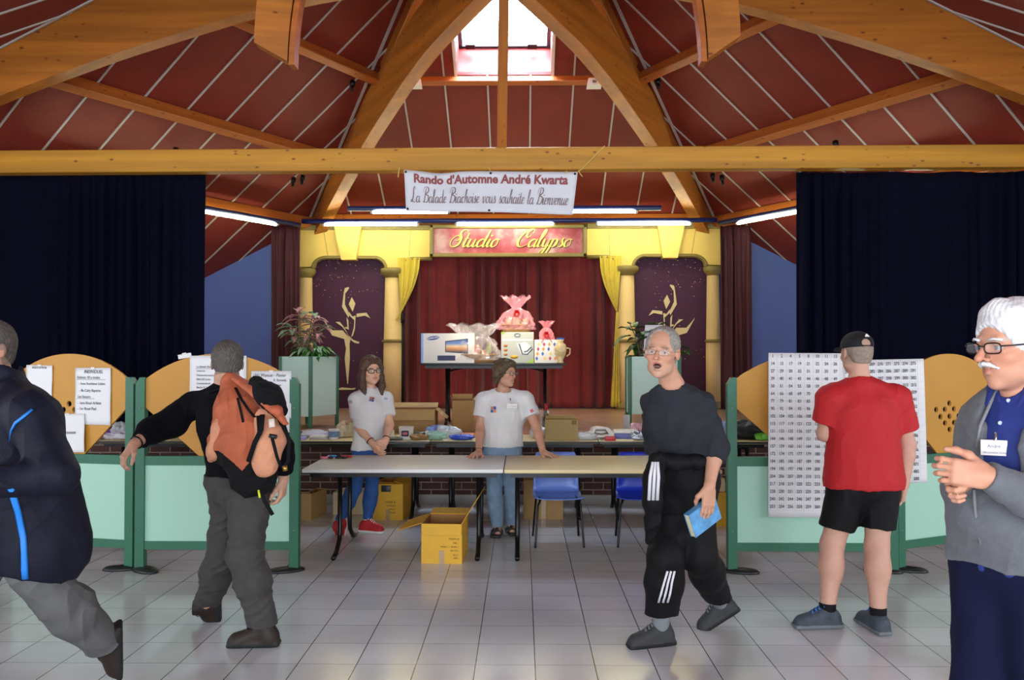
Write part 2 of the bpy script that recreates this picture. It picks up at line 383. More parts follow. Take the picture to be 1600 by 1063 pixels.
def wood(name, base, dark, knot, knots=True, rough=.45):
    m, nt, b, co = nodes_of(name, rough)
    n = nt.nodes.new('ShaderNodeTexNoise'); n.inputs['Scale'].default_value = 1; n.inputs['Detail'].default_value = 6; n.inputs['Distortion'].default_value = .6
    nt.links.new(mapping(nt, co, (1.2, 9, 22)), n.inputs[0])
    c = ramp(nt, n.outputs[0], [(.3, dark), (.7, base)])
    lam = nt.nodes.new('ShaderNodeTexNoise'); lam.inputs['Scale'].default_value = 1; lam.inputs['Detail'].default_value = 1
    nt.links.new(mapping(nt, co, (.35, 6, 9)), lam.inputs[0]); l = ramp(nt, lam.outputs[0], [(.35, 'dedede'), (.65, 'ffffff')])
    c = mixc(nt, 1.0, c, l, 'MULTIPLY')
    if knots:
        v = nt.nodes.new('ShaderNodeTexVoronoi'); v.inputs['Scale'].default_value = 1; nt.links.new(mapping(nt, co, (5.5, 9, 11)), v.inputs[0])
        k = nt.nodes.new('ShaderNodeMapRange'); k.inputs[1].default_value = .07; k.inputs[2].default_value = .16; k.inputs[3].default_value = .85; k.inputs[4].default_value = 0
        nt.links.new(v.outputs['Distance'], k.inputs[0]); c = mixc(nt, k.outputs[0], c, knot)
    nt.links.new(c, b.inputs['Base Color']); return m
GLU = wood('glulam_timber', 'c27526', 'b0651f', '5e2a0c')
GLU2 = wood('golden_timber', 'd89a2e', 'cb8b26', '74380f')
PURL = wood('purlin_timber', 'bf6c2a', 'ae5e22', '602c0e')
def tiles_mat():
    m, nt, b, co = nodes_of('floor_tiles', .16)
    T = .1914 * EYE; x0 = at(837, 1063, 1).x / at(837, 1063, 1).z  # joint position found on the floor
    p = at(837, 1063, 1.0); s = -EYE / (p.z - EYE); jx = p.x * s
    p = at(816, 1039.4, 1.0); s = -EYE / (p.z - EYE); jy = p.y * s
    def joint(co, T, off, ax, wdt):
        sp = nt.nodes.new('ShaderNodeSeparateXYZ'); nt.links.new(co, sp.inputs[0]); 
        a = nt.nodes.new('ShaderNodeMath'); a.operation = 'SUBTRACT'; nt.links.new(sp.outputs[ax], a.inputs[0]); a.inputs[1].default_value = off - 50 * T
        d = nt.nodes.new('ShaderNodeMath'); d.operation = 'DIVIDE'; nt.links.new(a.outputs[0], d.inputs[0]); d.inputs[1].default_value = T
        f = nt.nodes.new('ShaderNodeMath'); f.operation = 'FRACT'; nt.links.new(d.outputs[0], f.inputs[0])
        g = nt.nodes.new('ShaderNodeMath'); g.operation = 'PINGPONG'; nt.links.new(f.outputs[0], g.inputs[0]); g.inputs[1].default_value = .5
        h = nt.nodes.new('ShaderNodeMath'); h.operation = 'LESS_THAN'; nt.links.new(g.outputs[0], h.inputs[0]); h.inputs[1].default_value = wdt / T / 2
        fl = nt.nodes.new('ShaderNodeMath'); fl.operation = 'FLOOR'; nt.links.new(d.outputs[0], fl.inputs[0]); return h.outputs[0], fl.outputs[0]
    jX, fx = joint(co, T, jx, 0, .0055); jY, fy = joint(co, T, jy, 1, .0035)
    cb = nt.nodes.new('ShaderNodeCombineXYZ'); nt.links.new(fx, cb.inputs[0]); nt.links.new(fy, cb.inputs[1])
    wn = nt.nodes.new('ShaderNodeTexWhiteNoise'); nt.links.new(cb.outputs[0], wn.inputs[0])
    c = mixc(nt, wn.outputs[0], 'd6d8da', 'cdcfd1')
    n = nt.nodes.new('ShaderNodeTexNoise'); n.inputs['Scale'].default_value = 1.1; n.inputs['Detail'].default_value = 3; nt.links.new(co, n.inputs[0])
    c = mixc(nt, 1.0, c, ramp(nt, n.outputs[0], [(.35, 'e6e6e6'), (.65, 'ffffff')]), 'MULTIPLY')
    c = mixc(nt, jX, c, '4a4846'); c = mixc(nt, jY, c, '5f5c58')
    nt.links.new(c, b.inputs['Base Color']); return m
CEIL = mat('red_ceiling_board', '7c2616', .7, var=.1, vscale=2.5, bump=.15, bscale=120)
SEAM = mat('grey_cover_strip', 'b9b2aa', .5)
struct('floor', MB().box((-9, -5, -.1), (9, 8.86, 0)), tiles_mat())
# ---------------- six-sided roof ----------------
CX, CY, APO, ZE, TS = -.17, 7.73, 5.37, 3.70, .59
ZA = ZE + TS * APO
def roofpt(k, u, v, dn=0.):
    """face k (0 = behind the stage, counted towards the left), u along the eave, v out from the apex"""
    a = R(90 + 60 * k); n = Vector((math.cos(a), math.sin(a), 0)); t = Vector((-n.y, n.x, 0)) * -1
    nn = Vector((n.x * TS, n.y * TS, 1)).normalized()
    return Vector((CX, CY, ZA)) + n * v + t * u - Vector((0, 0, TS * v)) + nn * dn
SKY = (-.66, .54, 2.87, 1.52)   # opening in the back face: u from, to; v lower, upper
def face(k, vmax, name):
    mb = MB(); T30 = math.tan(R(30)); th = .06
    def slab(P, mi, d0, d1):
        a = [roofpt(k, u, v, d0) for u, v in P]; b = [roofpt(k, u, v, d1) for u, v in P]; n = len(P)
        mb.add(a + b, [tuple(range(n)), tuple(range(2 * n - 1, n - 1, -1))] + [(i, i + n, (i + 1) % n + n, (i + 1) % n) for i in range(n)], mi)
    if k == 0:
        u0, u1, v0, v1 = SKY
        slab([(0, 0), (v1 * T30, v1), (-v1 * T30, v1)], 0, 0, th)
        slab([(-v1 * T30, v1), (u0, v1), (u0, v0), (-v0 * T30, v0)], 0, 0, th); slab([(u1, v1), (v1 * T30, v1), (v0 * T30, v0), (u1, v0)], 0, 0, th)
        slab([(-v0 * T30, v0), (v0 * T30, v0), (vmax * T30, vmax), (-vmax * T30, vmax)], 0, 0, th)
    else: slab([(0, 0), (vmax * T30, vmax), (-vmax * T30, vmax)], 0, 0, th)
    for i in range(-14, 14):
        u = .278 + .556 * i; v0 = abs(u) / T30
        if v0 > vmax - .1: continue
        segs = [(v0, vmax)]
        if k == 0 and SKY[0] < u < SKY[1]: segs = [(v0, SKY[3]), (SKY[2], vmax)]
        for a, b in segs:
            if b > a: slab([(u - .011, a), (u + .011, a), (u + .011, b), (u - .011, b)], 1, -.012, 0)
    for sg in (-1, 1):   # strips along the hips
        w_ = .03; d_ = .085 / math.cos(R(30))
        slab([(sg * (0 - 0), .3), (sg * (vmax * T30 - d_), vmax), (sg * (vmax * T30 - d_ - w_), vmax), (sg * 0, .38)], 1, -.014, 0)
    return struct(name, mb, [CEIL, SEAM])
for k, nm in enumerate(['ceiling', 'ceiling', 'ceiling', 'ceiling', 'ceiling', 'ceiling']):
    face(k, 9.0 if k in (0, 1, 5) else APO, nm)
mb = MB()
HX = [Vector((CX + APO / math.cos(R(30)) * math.cos(R(60 * i)), CY + APO / math.cos(R(30)) * math.sin(R(60 * i)), ZE)) for i in range(6)]
y0 = CY
mb.add([(-9, -5, ZE), (9, -5, ZE), (9, CY, ZE), HX[0], HX[5], HX[4], HX[3], (-9, CY, ZE)], [(0, 1, 5, 6, 7), (1, 2, 3, 4, 5)])
struct('ceiling', mb, CEIL)
# skylight shaft and its pane
u0, u1, v0, v1 = SKY; mb = MB(); t = .04
def shaft(P0, P1, d0, d1, mi=0):
    a = [roofpt(0, P0[0], P0[1], d0), roofpt(0, P1[0], P1[1], d0), roofpt(0, P1[0], P1[1], d1), roofpt(0, P0[0], P0[1], d1)]
    mb.add(a, [(0, 1, 2, 3)], mi)
for P0, P1 in (((u0, v0), (u1, v0)), ((u1, v0), (u1, v1)), ((u1, v1), (u0, v1)), ((u0, v1), (u0, v0))): shaft(P0, P1, 0, .62)
o = struct('window_1', mb, mat('skylight_shaft_red', 'b5453c', .5))
mb = MB()
def bar(ua, va, ub, vb, wd, d0, d1):
    a = roofpt(0, ua, va); b = roofpt(0, ub, vb)
    cs = []
    du, dv = ub - ua, vb - va; L = math.hypot(du, dv); nu, nv = -dv / L * wd / 2, du / L * wd / 2
    P = [(ua + nu, va + nv), (ua - nu, va - nv), (ub - nu, vb - nv), (ub + nu, vb + nv)]
    lo = [roofpt(0, x, y, d0) for x, y in P]; hi = [roofpt(0, x, y, d1) for x, y in P]
    mb.add(lo + hi, [(0, 1, 2, 3), (7, 6, 5, 4), (0, 4, 5, 1), (1, 5, 6, 2), (2, 6, 7, 3), (3, 7, 4, 0)])
for a in ((u0, v0, u1, v0), (u0, v1, u1, v1), (u0, v0, u0, v1), (u1, v0, u1, v1)): bar(*a, .1, .5, .56)
mb.build('sash', mat('sash_grey', '4a5a70', .4), o)
mb = MB()
for a in ((u0 - .02, v0, u0 - .02, v1), (u1 + .02, v0, u1 + .02, v1)): bar(*a, .035, -.02, .01)
mb.build('window_lining', mat('white_lining', 'd8d4d0', .5), o)
mb = MB(); bar(u0 + .05, v0 - .08, u1 - .05, v0 - .08, .02, .42, .46); bar(u0 + .1, v0 - .12, u0 + .22, v0 - .12, .06, .36, .42); bar(u1 - .3, v0 - .12, u1 - .18, v0 - .12, .06, .36, .42)
mb.build('opener', mat('black_metal', '18181a', .4, .5), o)
mb = MB(); mb.add([roofpt(0, a, b, .53) for a, b in ((u0, v0), (u1, v0), (u1, v1), (u0, v1))], [(0, 1, 2, 3)])
mb.build('pane', mat('pane_glass', 'ffffff', .0, trans=1.), o)
# timber frame: curved hips, straight hip rafters
UND = [(0, 5.10), (.53, 5.06), (1.6, 4.95), (2.3, 4.80), (2.8, 4.65), (3.55, 4.42), (4.0, 4.26), (4.65, 4.02), (5.87, 3.5), (6.3, 3.28)]
def und(r):
    for (a, b), (c, d) in zip(UND, UND[1:]):
        if r <= c: return b + (d - b) * (r - a) / (c - a)
    return UND[-1][1]
HS = TS * math.cos(R(30))
def hip(deg, wd, lab, grp, r1=6.15):
    N = 40; mb = MB(); vs = []; fs = []
    for i in range(N + 1):
        r = .09 + (r1 - .09) * i / N
        b = (und(max(r - .2, 0)) + und(r) + und(min(r + .2, 6.3))) / 3; t = min(ZA - HS * r - .02, b + .60)
        for y, z in ((-wd / 2, b), (wd / 2, b), (wd / 2, t), (-wd / 2, t)): vs.append((r, y, z))
    for i in range(N):
        for j in range(4): fs.append((4 * i + j, 4 * i + (j + 1) % 4, 4 * i + 4 + (j + 1) % 4, 4 * i + 4 + j))
    fs += [(3, 2, 1, 0), (4 * N, 4 * N + 1, 4 * N + 2, 4 * N + 3)]
    o = mb.add([(x, y, z) for x, y, z in vs], [f[::-1] for f in fs]).build('curved_beam', GLU); o.location = (CX, CY, 0); o.rotation_euler = (0, 0, R(deg))
    tag(o, lab, 'roof beam', grp)
    a = R(deg); d = Vector((math.cos(a), math.sin(a), 0))
    A = Vector((CX, CY, ZA - .1)) + d * .15 - Vector((0, 0, HS * .15)); B = Vector((CX, CY, ZA - .1)) + d * 3.1 - Vector((0, 0, HS * 3.1))
    beam('hip_rafter', A, B, .14, .18, GLU, label=lab.replace('curved glulam beam', 'straight rafter above the curved beam'), cat='rafter')
hip(120, .17, 'curved glulam beam coming down to the left corner of the stage', None)
hip(60, .17, 'curved glulam beam coming down to the right corner of the stage', None)
hip(180, .17, 'curved glulam beam across the upper left of the hall', None)
hip(0, .17, 'curved glulam beam across the upper right of the hall', None)
# purlins along the slopes
def purlin(k, z, lab, ht=.17, wd=.1, inset=.0):
    v = (ZA - z) / TS; u = v * math.tan(R(30)) - inset
    a = roofpt(k, -u, v, -.1); b = roofpt(k, u, v, -.1)
    n = roofpt(k, 0, 0, 0) - roofpt(k, 0, 0, -1)
    return beam('purlin', a, b, wd, ht, PURL, label=lab, up=n, cat='purlin')
purlin(0, 5.17, 'slim purlin under the skylight above the stage', .1, .08)
for k, s in ((1, 'left'), (5, 'right')):
    purlin(k, 5.17, 'upper timber purlin on the %s red roof slope' % s)
    purlin(k, 4.42, 'middle timber purlin on the %s red roof slope' % s)
    purlin(k, 3.72, 'lowest timber purlin on the %s roof slope, above a tube light' % s)
purlin(0, 3.78, 'timber purlin behind the stage arch top', .14)
# tie beam, leaning post
TY = 8.8
zb, zt = at(800, 266, TY).z, at(800, 231, TY).z
beam('tie_beam', (-5.9, TY, (zb + zt) / 2 - .03), (5.7, TY, (zb + zt) / 2 + .005), .16, zt - zb, GLU2, label='long horizontal timber beam spanning the whole hall', cat='beam')
beam('leaning_post', (at(784, 225, TY).x, TY, zt), (CX, CY + .05, 5.2), .1, .08, GLU, label='slim timber post rising from the long beam to the roof apex', cat='post')
beam('apex_block', (CX, CY, 5.0), (CX, CY, 6.7), .26, .26, GLU, label='timber block where the roof beams meet under the skylight', up=(0, 1, 0), cat='post')
# two short curved beam ends hanging in front
def pendant(px0, px1, py_out, py_in, sg, lab):
    Y = 6.3; mb = MB(); vs = []; N = 14
    xo = at(px0, py_out, Y).x; xi = at(px1, py_in, Y).x; zo = at(px0, py_out, Y).z; zi = at(px1, py_in, Y).z
    for i in range(N + 1):
        s = i / N; lean = sg * (.03 * s + .34 * s * s) ; up = 1.55 * s
        for x, z, y in ((xo, zo, -.08), (xi, zi, -.02), (xi, zi, .12), (xo, zo, .06)): vs.append((x + lean, Y + y + .0 * s, z + up))
    fs = []
    for i in range(N):
        for j in range(4): fs.append((4 * i + j, 4 * i + (j + 1) % 4, 4 * i + 4 + (j + 1) % 4, 4 * i + 4 + j))
    fs += [(3, 2, 1, 0), (4 * N, 4 * N + 1, 4 * N + 2, 4 * N + 3)]
    mb.add(vs, [f if sg > 0 else f[::-1] for f in fs]); o = mb.build('hanging_beam', GLU)
    tag(o, lab, 'roof beam')
    m2 = MB(); vs2 = [(x + sg * .035, y + .05, z - .02) for x, y, z in vs]
    # slim second layer on the inner side
    vv = []
    for i in range(N + 1):
        s = i / N; lean = sg * (.03 * s + .34 * s * s); up = 1.55 * s
        for dx, dy in ((.012, -.03), (.055, -.03), (.055, .09), (.012, .09)): vv.append((xi + sg * dx + lean, Y + dy, zi - .03 + up))
    m2.add(vv, [f if sg > 0 else f[::-1] for f in fs]); m2.build('inner_layer', PURL, o)
pendant(402, 450, 72, 97, 1, 'short curved timber beam end hanging at upper left')
pendant(1153, 1106, 62, 92, -1, 'short curved timber beam end hanging at upper right')
# ---------------- walls ----------------
BW = 13.1
BLUE = mat('blue_wall_paint', '5a6cb4', .55, var=.06, vscale=1.5)
PALE = mat('pale_wall_paint', 'cfc8ba', .7)
struct('wall_back', MB().box((-9, BW, 0), (9, BW + .15, 3.8)), BLUE)
struct('wall_left', MB().box((-9.1, -5, 0), (-9, BW, 4.2)), PALE)
struct('wall_right', MB().box((9, -5, 0), (9.1, BW, 4.2)), PALE)
struct('wall_front', MB().box((-9, -5.1, 0), (9, -5, 4.2)), PALE)
# ---------------- stage ----------------
def brick_mat():
    m, nt, b, co = nodes_of('dark_brick', .75)
    br = nt.nodes.new('ShaderNodeTexBrick'); nt.links.new(mapping(nt, co, rot=(R(90), 0, 0)), br.inputs[0])
    br.inputs['Scale'].default_value = 1; br.inputs['Brick Width'].default_value = .215; br.inputs['Row Height'].default_value = .078
    br.inputs['Mortar Size'].default_value = .006; br.inputs['Color1'].default_value = hexc('3f211c'); br.inputs['Color2'].default_value = hexc('54302a'); br.inputs['Mortar'].default_value = hexc('8f8578')
    nt.links.new(br.outputs[0], b.inputs['Base Color'])
    bp = nt.nodes.new('ShaderNodeBump'); bp.invert = True; bp.inputs['Distance'].default_value = .008; nt.links.new(br.outputs['Fac'], bp.inputs['Height']); nt.links.new(bp.outputs[0], b.inputs['Normal']); return m
SF, SZ = 8.86, .75
struct('wall_stage_front', MB().box((-9, SF, .1), (9, SF + .15, SZ - .045)), brick_mat())
struct('baseboard_stage', MB().bbox((-9, SF - .012, 0), (9, SF + .1, .105), .004), mat('grey_skirting_tile', '8e8982', .4))
struct('trim_1', MB().bbox((-9, SF - .03, SZ - .045), (9, SF + .12, SZ), .006), mat('orange_stage_nosing', 'b4622a', .4))
m, nt, b, co = nodes_of('stage_boards', .3)
n = nt.nodes.new('ShaderNodeTexNoise'); n.inputs['Scale'].default_value = 1; n.inputs['Detail'].default_value = 4; nt.links.new(mapping(nt, co, (.8, 9, 1)), n.inputs[0])
nt.links.new(ramp(nt, n.outputs[0], [(.3, '8f6a55'), (.7, 'ac8a76')]), b.inputs['Base Color'])
struct('floor', MB().box((-9, SF + .12, SZ - .1), (9, BW, SZ - .001)), m)
# ================= stage front set =================
FY = 12.75   # front plane of the painted arch
YEL = mat('cream_yellow_render', 'f3cd68', .6, var=.07, vscale=3)
OLV = mat('olive_gold_moulding', '8f7a3e', .5)
def P2(px, py, Y=FY): p = at(px, py, Y); return (p.x, p.z)
def arcpx(cx, cy, rx, ry, a0, a1, n=8): return [(cx + rx * math.cos(R(a0 + (a1 - a0) * i / n)), cy - ry * math.sin(R(a0 + (a1 - a0) * i / n))) for i in range(n + 1)]
arch = thing('stage_arch', 'cream yellow painted arch set framing the stage', 'stage set', (at(796, 637, FY).x, FY + .1, SZ))
def lp(poly, Y=FY): return [(P2(x, y, Y)[0] - arch.location.x, P2(x, y, Y)[1] - arch.location.z) for x, y in poly]
def side(left):
    # arch outlines measured on the left half, mirrored with the small drift of the right half
    f = (lambda x: x) if left else (lambda x: 1592 - x + (x - 457) * 0.0)
    out = [(457, 357), (457, 416), (487, 416)] + arcpx(507, 416, 20, 16, 180, 90) + [(582, 400)] + arcpx(582, 417, 18, 17, 90, 0) + [(625, 417)] + arcpx(645, 417, 20, 15, 180, 90) + [(674, 402), (674, 357)]
    out = [(f(x), y - (0 if left else 3)) for x, y in out]
    if not left: out = out[::-1]
    o = MB().prism(lp(out)[::-1], .0, .22).build('arch_panel', YEL, arch)
    # moulding following the arches
    for pts in ([(486, 418)] + arcpx(507, 418, 21, 17, 180, 90) + [(582, 401)] + arcpx(582, 418, 19, 17, 90, 0), [(625, 418)] + arcpx(645, 418, 20, 15, 180, 90) + [(674, 403)]):
        pts = [(f(x), y - (0 if left else 3)) for x, y in pts]; q = lp(pts)
        MB().tube([(x, .02, z) for x, z in q], .035, 8).tube([(x, -.025, z - .01) for x, z in q], .016, 6).build('arch_moulding', OLV, arch)
    cor = [(f(x), y - (0 if left else 2)) for x, y in [(457, 351), (457, 358), (674, 358), (674, 351)]]
    MB().prism(lp(cor) if left else lp(cor[::-1]), -.06, .24).build('cornice', OLV, arch)
    ks = [(521, 350), (533, 406), (556, 406), (565, 350)]; ks = [(f(x), y - (0 if left else 3)) for x, y in ks]
    if not left: ks = ks[::-1]
    MB().prism(lp(ks), -.1, .1).build('keystone', YEL, arch)
    for a, b in (((503, 358), (510, 400)), ((640, 358), (638, 400))):
        q = lp([(f(a[0]), a[1]), (f(b[0]), b[1])]); MB().tube([(q[0][0], .002, q[0][1]), (q[1][0], .002, q[1][1])], .005, 4).build('panel_joint', OLV, arch)
    for cx, w0 in ((475, 19), (612, 25)):
        c = at(f(cx), 637, FY + .06); mr = f(w0) * 0 + w0 * FY / FPX / 2
        col = MB(); z1 = at(800, 424 - (0 if left else 3), FY).z - SZ; zr = at(800, 533, FY).z - SZ
        n = 16
        col.lathe([(mr * 1.22, .1), (mr * 1.2, zr), (mr * 1.16, zr), (mr * 1.0, z1 - .02)], n, smooth=True)
        x0 = c.x - arch.location.x
        M = Matrix.Translation((x0, .06, 0)); cm = MB(); cm.v = []; 
        col.v = [tuple(M @ Vector(v)) for v in col.v]; co = col.build('column', mat('column_cream', 'efc98a', .5, var=.06, vscale=2), arch)
        MB().lathe([(mr * 1.0, z1 - .09), (mr * 1.15, z1 - .06), (mr * 1.45, z1 - .03), (mr * 1.6, z1), (mr * 1.6, z1 + .045), (mr * 1.45, z1 + .06)], n, M=M).build('capital', OLV, co)
        MB().lathe([(mr * 1.2, zr - .025), (mr * 1.42, zr - .01), (mr * 1.42, zr + .012), (mr * 1.2, zr + .025)], n, M=M).build('ring', OLV, co)
        MB().lathe([(mr * 1.5, 0), (mr * 1.5, .05), (mr * 1.3, .09), (mr * 1.2, .12)], n, M=M).build('plinth', OLV, co)
side(True); side(False)
# purple starry panels with dancers
PUR = mat('purple_panel', '450c33', .6, var=.12, vscale=2)
GOLD = mat('pale_gold_foil', 'e8cf94', .45)
STAR = mat('gold_star_specks', 'd9b070', .4)
dl = [[(643, 571), (645, 580), (622, 612), (617, 600), (611, 612), (613, 590), (618, 577)],
      [(611, 600), (619, 603), (616, 690), (648, 760), (641, 782), (597, 708)], [(664, 642), (689, 685), (670, 740), (643, 690)],
      [(645, 742), (668, 775), (690, 768), (686, 860), (672, 905), (660, 917), (678, 850), (682, 800), (648, 768)],
      [(697, 755), (765, 748), (792, 787), (755, 768), (697, 779)], [(628, 780), (640, 800), (643, 865), (618, 855), (620, 846), (634, 848)],
      [(552, 812), (580, 812), (612, 850), (640, 905), (672, 935), (719, 952), (710, 962), (680, 955), (650, 930), (628, 885), (598, 845)],
      [(471, 802), (530, 870), (600, 870), (640, 915), (655, 940), (650, 1062), (648, 1270), (642, 1270), (620, 1062), (612, 930), (528, 905)]]
dl = [[(400 + x / 4.43, 320 + y / 4.43) for x, y in p] for p in dl]
dl[-1] = dl[-1][:5] + [(546.5, 537), (547, 560), (544, 600), (543, 600), (539, 560), (541, 545)] + dl[-1][-2:]
dl.append([(527, 608), (534, 605.5), (550, 607), (556, 606), (554, 609), (530, 609.5)])
def panel(x0, x1, mir, lab):
    Y = 13.02; t = thing('starry_dancer_decor', lab, 'panel', (at((x0 + x1) / 2, 600, Y).x, Y, SZ))
    a = at(x0, 395, Y); b = at(x1, 640, Y); o = t.location
    MB().box((a.x - o.x, 0, 0), (b.x - o.x, .05, a.z - SZ)).build('board', PUR, t)
    M = Matrix.Translation((-o.x, 0, -o.z)); rnd = random.Random(5 if mir else 3)
    g = MB()
    for _ in range(75):
        x = rnd.uniform(x0 + 6, x1 - 6); y = 405 + 60 * rnd.random() ** 1.4 + (rnd.random() < .2) * rnd.uniform(0, 150); p = at(x, y, Y); s = rnd.choice([.003, .004, .006])
        g.box((p.x - s, -.004 , p.z - s), (p.x + s, 0.001, p.z + s), 0, M)
    tag(g.build('star_specks', STAR, t), kind='stuff')
    g = MB()
    for poly in dl:
        q = [((1592 - x) if mir else x, y - (4 if mir else 0)) for x, y in poly]
        if not mir: q = q[::-1]
        w_ = [(at(x, y, Y).x, at(x, y, Y).z) for x, y in q]
        ar = sum(w_[i][0] * w_[(i + 1) % len(w_)][1] - w_[(i + 1) % len(w_)][0] * w_[i][1] for i in range(len(w_)))
        if ar < 0: w_ = w_[::-1]
        g.prism(w_, -.018, -.002, 0, M)
    g.build('dancer_figure', GOLD, t)
panel(484, 604, False, 'purple starry panel with gold dancer, left of the stage opening')
panel(988, 1106, True, 'purple starry panel with gold dancer, right of the stage opening')
# sign
sg = thing('stage_sign', 'framed red sign reading Studio Calypso above the stage curtain', 'sign', (at(794, 376, 12.6).x, 12.6, at(794, 402, 12.6).z))
m, nt, b, co = nodes_of('mottled_red_sign', .6)
n = nt.nodes.new('ShaderNodeTexNoise'); n.inputs['Scale'].default_value = 2.6; n.inputs['Detail'].default_value = 6; nt.links.new(co, n.inputs[0])
nt.links.new(ramp(nt, n.outputs[0], [(.38, 'a33240'), (.5, 'b85560'), (.68, 'd9a9a6')]), b.inputs['Base Color'])
a = at(671, 352, 12.6); c = at(916, 402.5, 12.6); o = sg.location; W, H = (c.x - a.x) / 2, a.z - c.z
MB().box((-W + .04, 0, .04), (W - .04, .04, H - .04)).build('sign_board', m, sg)
f = MB()
for q in ((-W, -.04, 0, W, .06, .06), (-W, -.04, H - .06, W, .06, H), (-W, -.04, 0, -W + .06, .06, H), (W - .06, -.04, 0, W, .06, H)): f.bbox(q[:3], q[3:], .012)
f.build('sign_frame', OLV, sg)
LET = mat('yellow_sign_lettering', 'f4e26a', .4); LETD = mat('sign_letter_shadow_paint', '5a3a20', .6)
for wd, x0, sz in (('Studio', 703, .262), ('Calypso', 806, .262)):
    p = at(x0, 386, 12.6); M = wall_frame((p.x - o.x, -.002, p.z - o.z)); k = MB()
    script_mb(k, wd, M, sz, thin=.035, thick=.105, shear=.42, sx=1.06, depth=.012); k.build('lettering', LET, sg)
    M = wall_frame((p.x - o.x + .012, -.0005, p.z - o.z - .012)); k = MB(); script_mb(k, wd, M, sz, thin=.04, thick=.115, shear=.42, sx=1.06, depth=.004); k.build('lettering_outline', LETD, sg)
# ---------------- curtains ----------------
def pleats(name, x0, x1, z0, z1, Y, m, n, amp=.05, seed=0, label=None, cat='curtain', gather=0, parent=None, nv=24, sharp=.0, lean=0.):
    rnd = random.Random(seed); ph = [rnd.uniform(0, 6.28) for _ in range(8)]
    def fn(u, v):
        x = x0 + (x1 - x0) * u; s = u * n * 2 * math.pi
        top = min(1, (1 - v) * 9)
        a = amp * (.55 + .45 * math.sin(u * 9 + ph[0])) * (.35 + .65 * top)
        y = Y + a * (math.sin(s + .9 * math.sin(u * 17 + ph[1]) + .25 * math.sin(v * 3 + u * 20)) + .35 * math.sin(2.3 * s + ph[2] + .5 * math.sin(v * 2.2 + ph[3]))) + .012 * math.sin(v * 5 + u * 40)
        x += .25 * a * math.cos(s + ph[4]) + lean * (1 - v)
        return (x, y, z0 + (z1 - z0) * v + .006 * math.sin(u * 30))
    o = MB().grid(fn, int(n * 14) + 1, nv).build(name, m, parent)
    o.modifiers.new('thickness', 'SOLIDIFY').thickness = .006
    if label: tag(o, label, cat)
    return o
RED = mat('burgundy_velvet', '701618', .85, var=.12, vscale=6, sheen=.15)
DRK = mat('midnight_blue_velvet', '05071a', .9, var=.12, vscale=6, spec=.1)
BUR = mat('dark_burgundy_drape', '4a1a22', .75, var=.1, vscale=5)
a = at(622, 395, 13.0); b = at(968, 638, 13.0)
pleats('stage_curtain', a.x, (a.x + b.x) / 2 + .02, SZ + .01, a.z, 12.96, RED, 9, .095, 1, 'burgundy stage curtain, left half behind the prize table')
pleats('stage_curtain', (a.x + b.x) / 2 - .02, b.x, SZ + .01, a.z, 12.95, RED, 8, .095, 2, 'burgundy stage curtain, right half behind the prize table')
a = at(317, 266, 8.86)
pleats('hall_curtain', -6.6, a.x, SZ + .02, zb - .005, 8.93, DRK, 24, .05, 3, 'midnight blue curtain hanging from the long beam on the left')
b = at(1247, 266, 8.86)
pleats('hall_curtain', b.x, 6.6, SZ + .02, zb - .005, 8.93, DRK, 27, .05, 4, 'midnight blue curtain hanging from the long beam on the right')
a = at(424, 352, 12.4); b = at(460, 352, 12.4)
pleats('side_drape', a.x - .02, b.x + .06, SZ + .02, a.z, 12.5, BUR, 3, .07, 5, 'dark burgundy drape left of the stage arch')
a = at(1134, 352, 12.4); b = at(1170, 352, 12.4)
pleats('side_drape', a.x - .06, b.x + .05, SZ + .02, a.z, 12.5, BUR, 3, .07, 6, 'dark burgundy drape right of the stage arch')
# swagged yellow tie-backs
SW = mat('yellow_satin', 'dcc23e', .4, var=.05, sheen=.2)
def swag(xt0, xt1, xb, yt, yb, lab, hang):
    A = at(xt0, yt, 12.80); B = at(xt1, yt, 12.80); D = at(xb, yb, 12.80)
    def fn(u, v):
        # v 0 top edge, 1 gathered point; free edge bows outward
        T = A.lerp(B, u); e = v ** 1.15; p = T.lerp(D, e); p.z -= .10 * math.sin(v * 3.14) * u * 0
        p.x += (.07 * u * math.sin(v * math.pi)) * (1 if xt1 > xt0 else -1)
        am = .03 * (1 - .6 * v); p.y += am * math.sin(u * 22) - .03 * math.sin(v * 3.14); return p[:]
    o = MB().grid(fn, 40, 20)
    E = at(hang[0], hang[1], 12.80); sgn = 1 if xt1 > xt0 else -1
    def fn2(u, v):
        p = D.lerp(E, v); wdt = .03 + .11 * v; p.x += (u - .5) * wdt; p.y += .02 * math.sin(u * 18); return p[:]
    o.grid(fn2, 20, 14); o = o.build('tieback_drape', SW); o.modifiers.new('thickness', 'SOLIDIFY').thickness = .005
    tag(o, lab, 'drape')
swag(622, 656, 626, 403, 490, 'yellow satin drape gathered at the left of the stage opening', (622, 500))
swag(970, 938, 964, 400, 488, 'yellow satin drape gathered at the right of the stage opening', (961, 636))
# speaker masts beside the columns
BLK = mat('black_metal', '18181a', .4, .5)
for px, lab in ((629, 'black pole stand behind the column left of the stage opening'),):
    p = at(px, 637, 12.55)
    t = thing('pole_stand', lab, 'stand', (p.x, 12.55, SZ))
    MB().tube([(0, 0, .02), (0, 0, at(px, 500, 12.55).z - SZ)], .018, 10).build('pole', BLK, t)
    MB().tube([(0, 0, at(px, 505, 12.55).z - SZ), (0, 0, at(px, 490, 12.55).z - SZ)], .03, 10).build('clamp', BLK, t)
    MB().lathe([(.16, 0), (.16, .015), (.03, .03)], 20).build('foot', BLK, t)
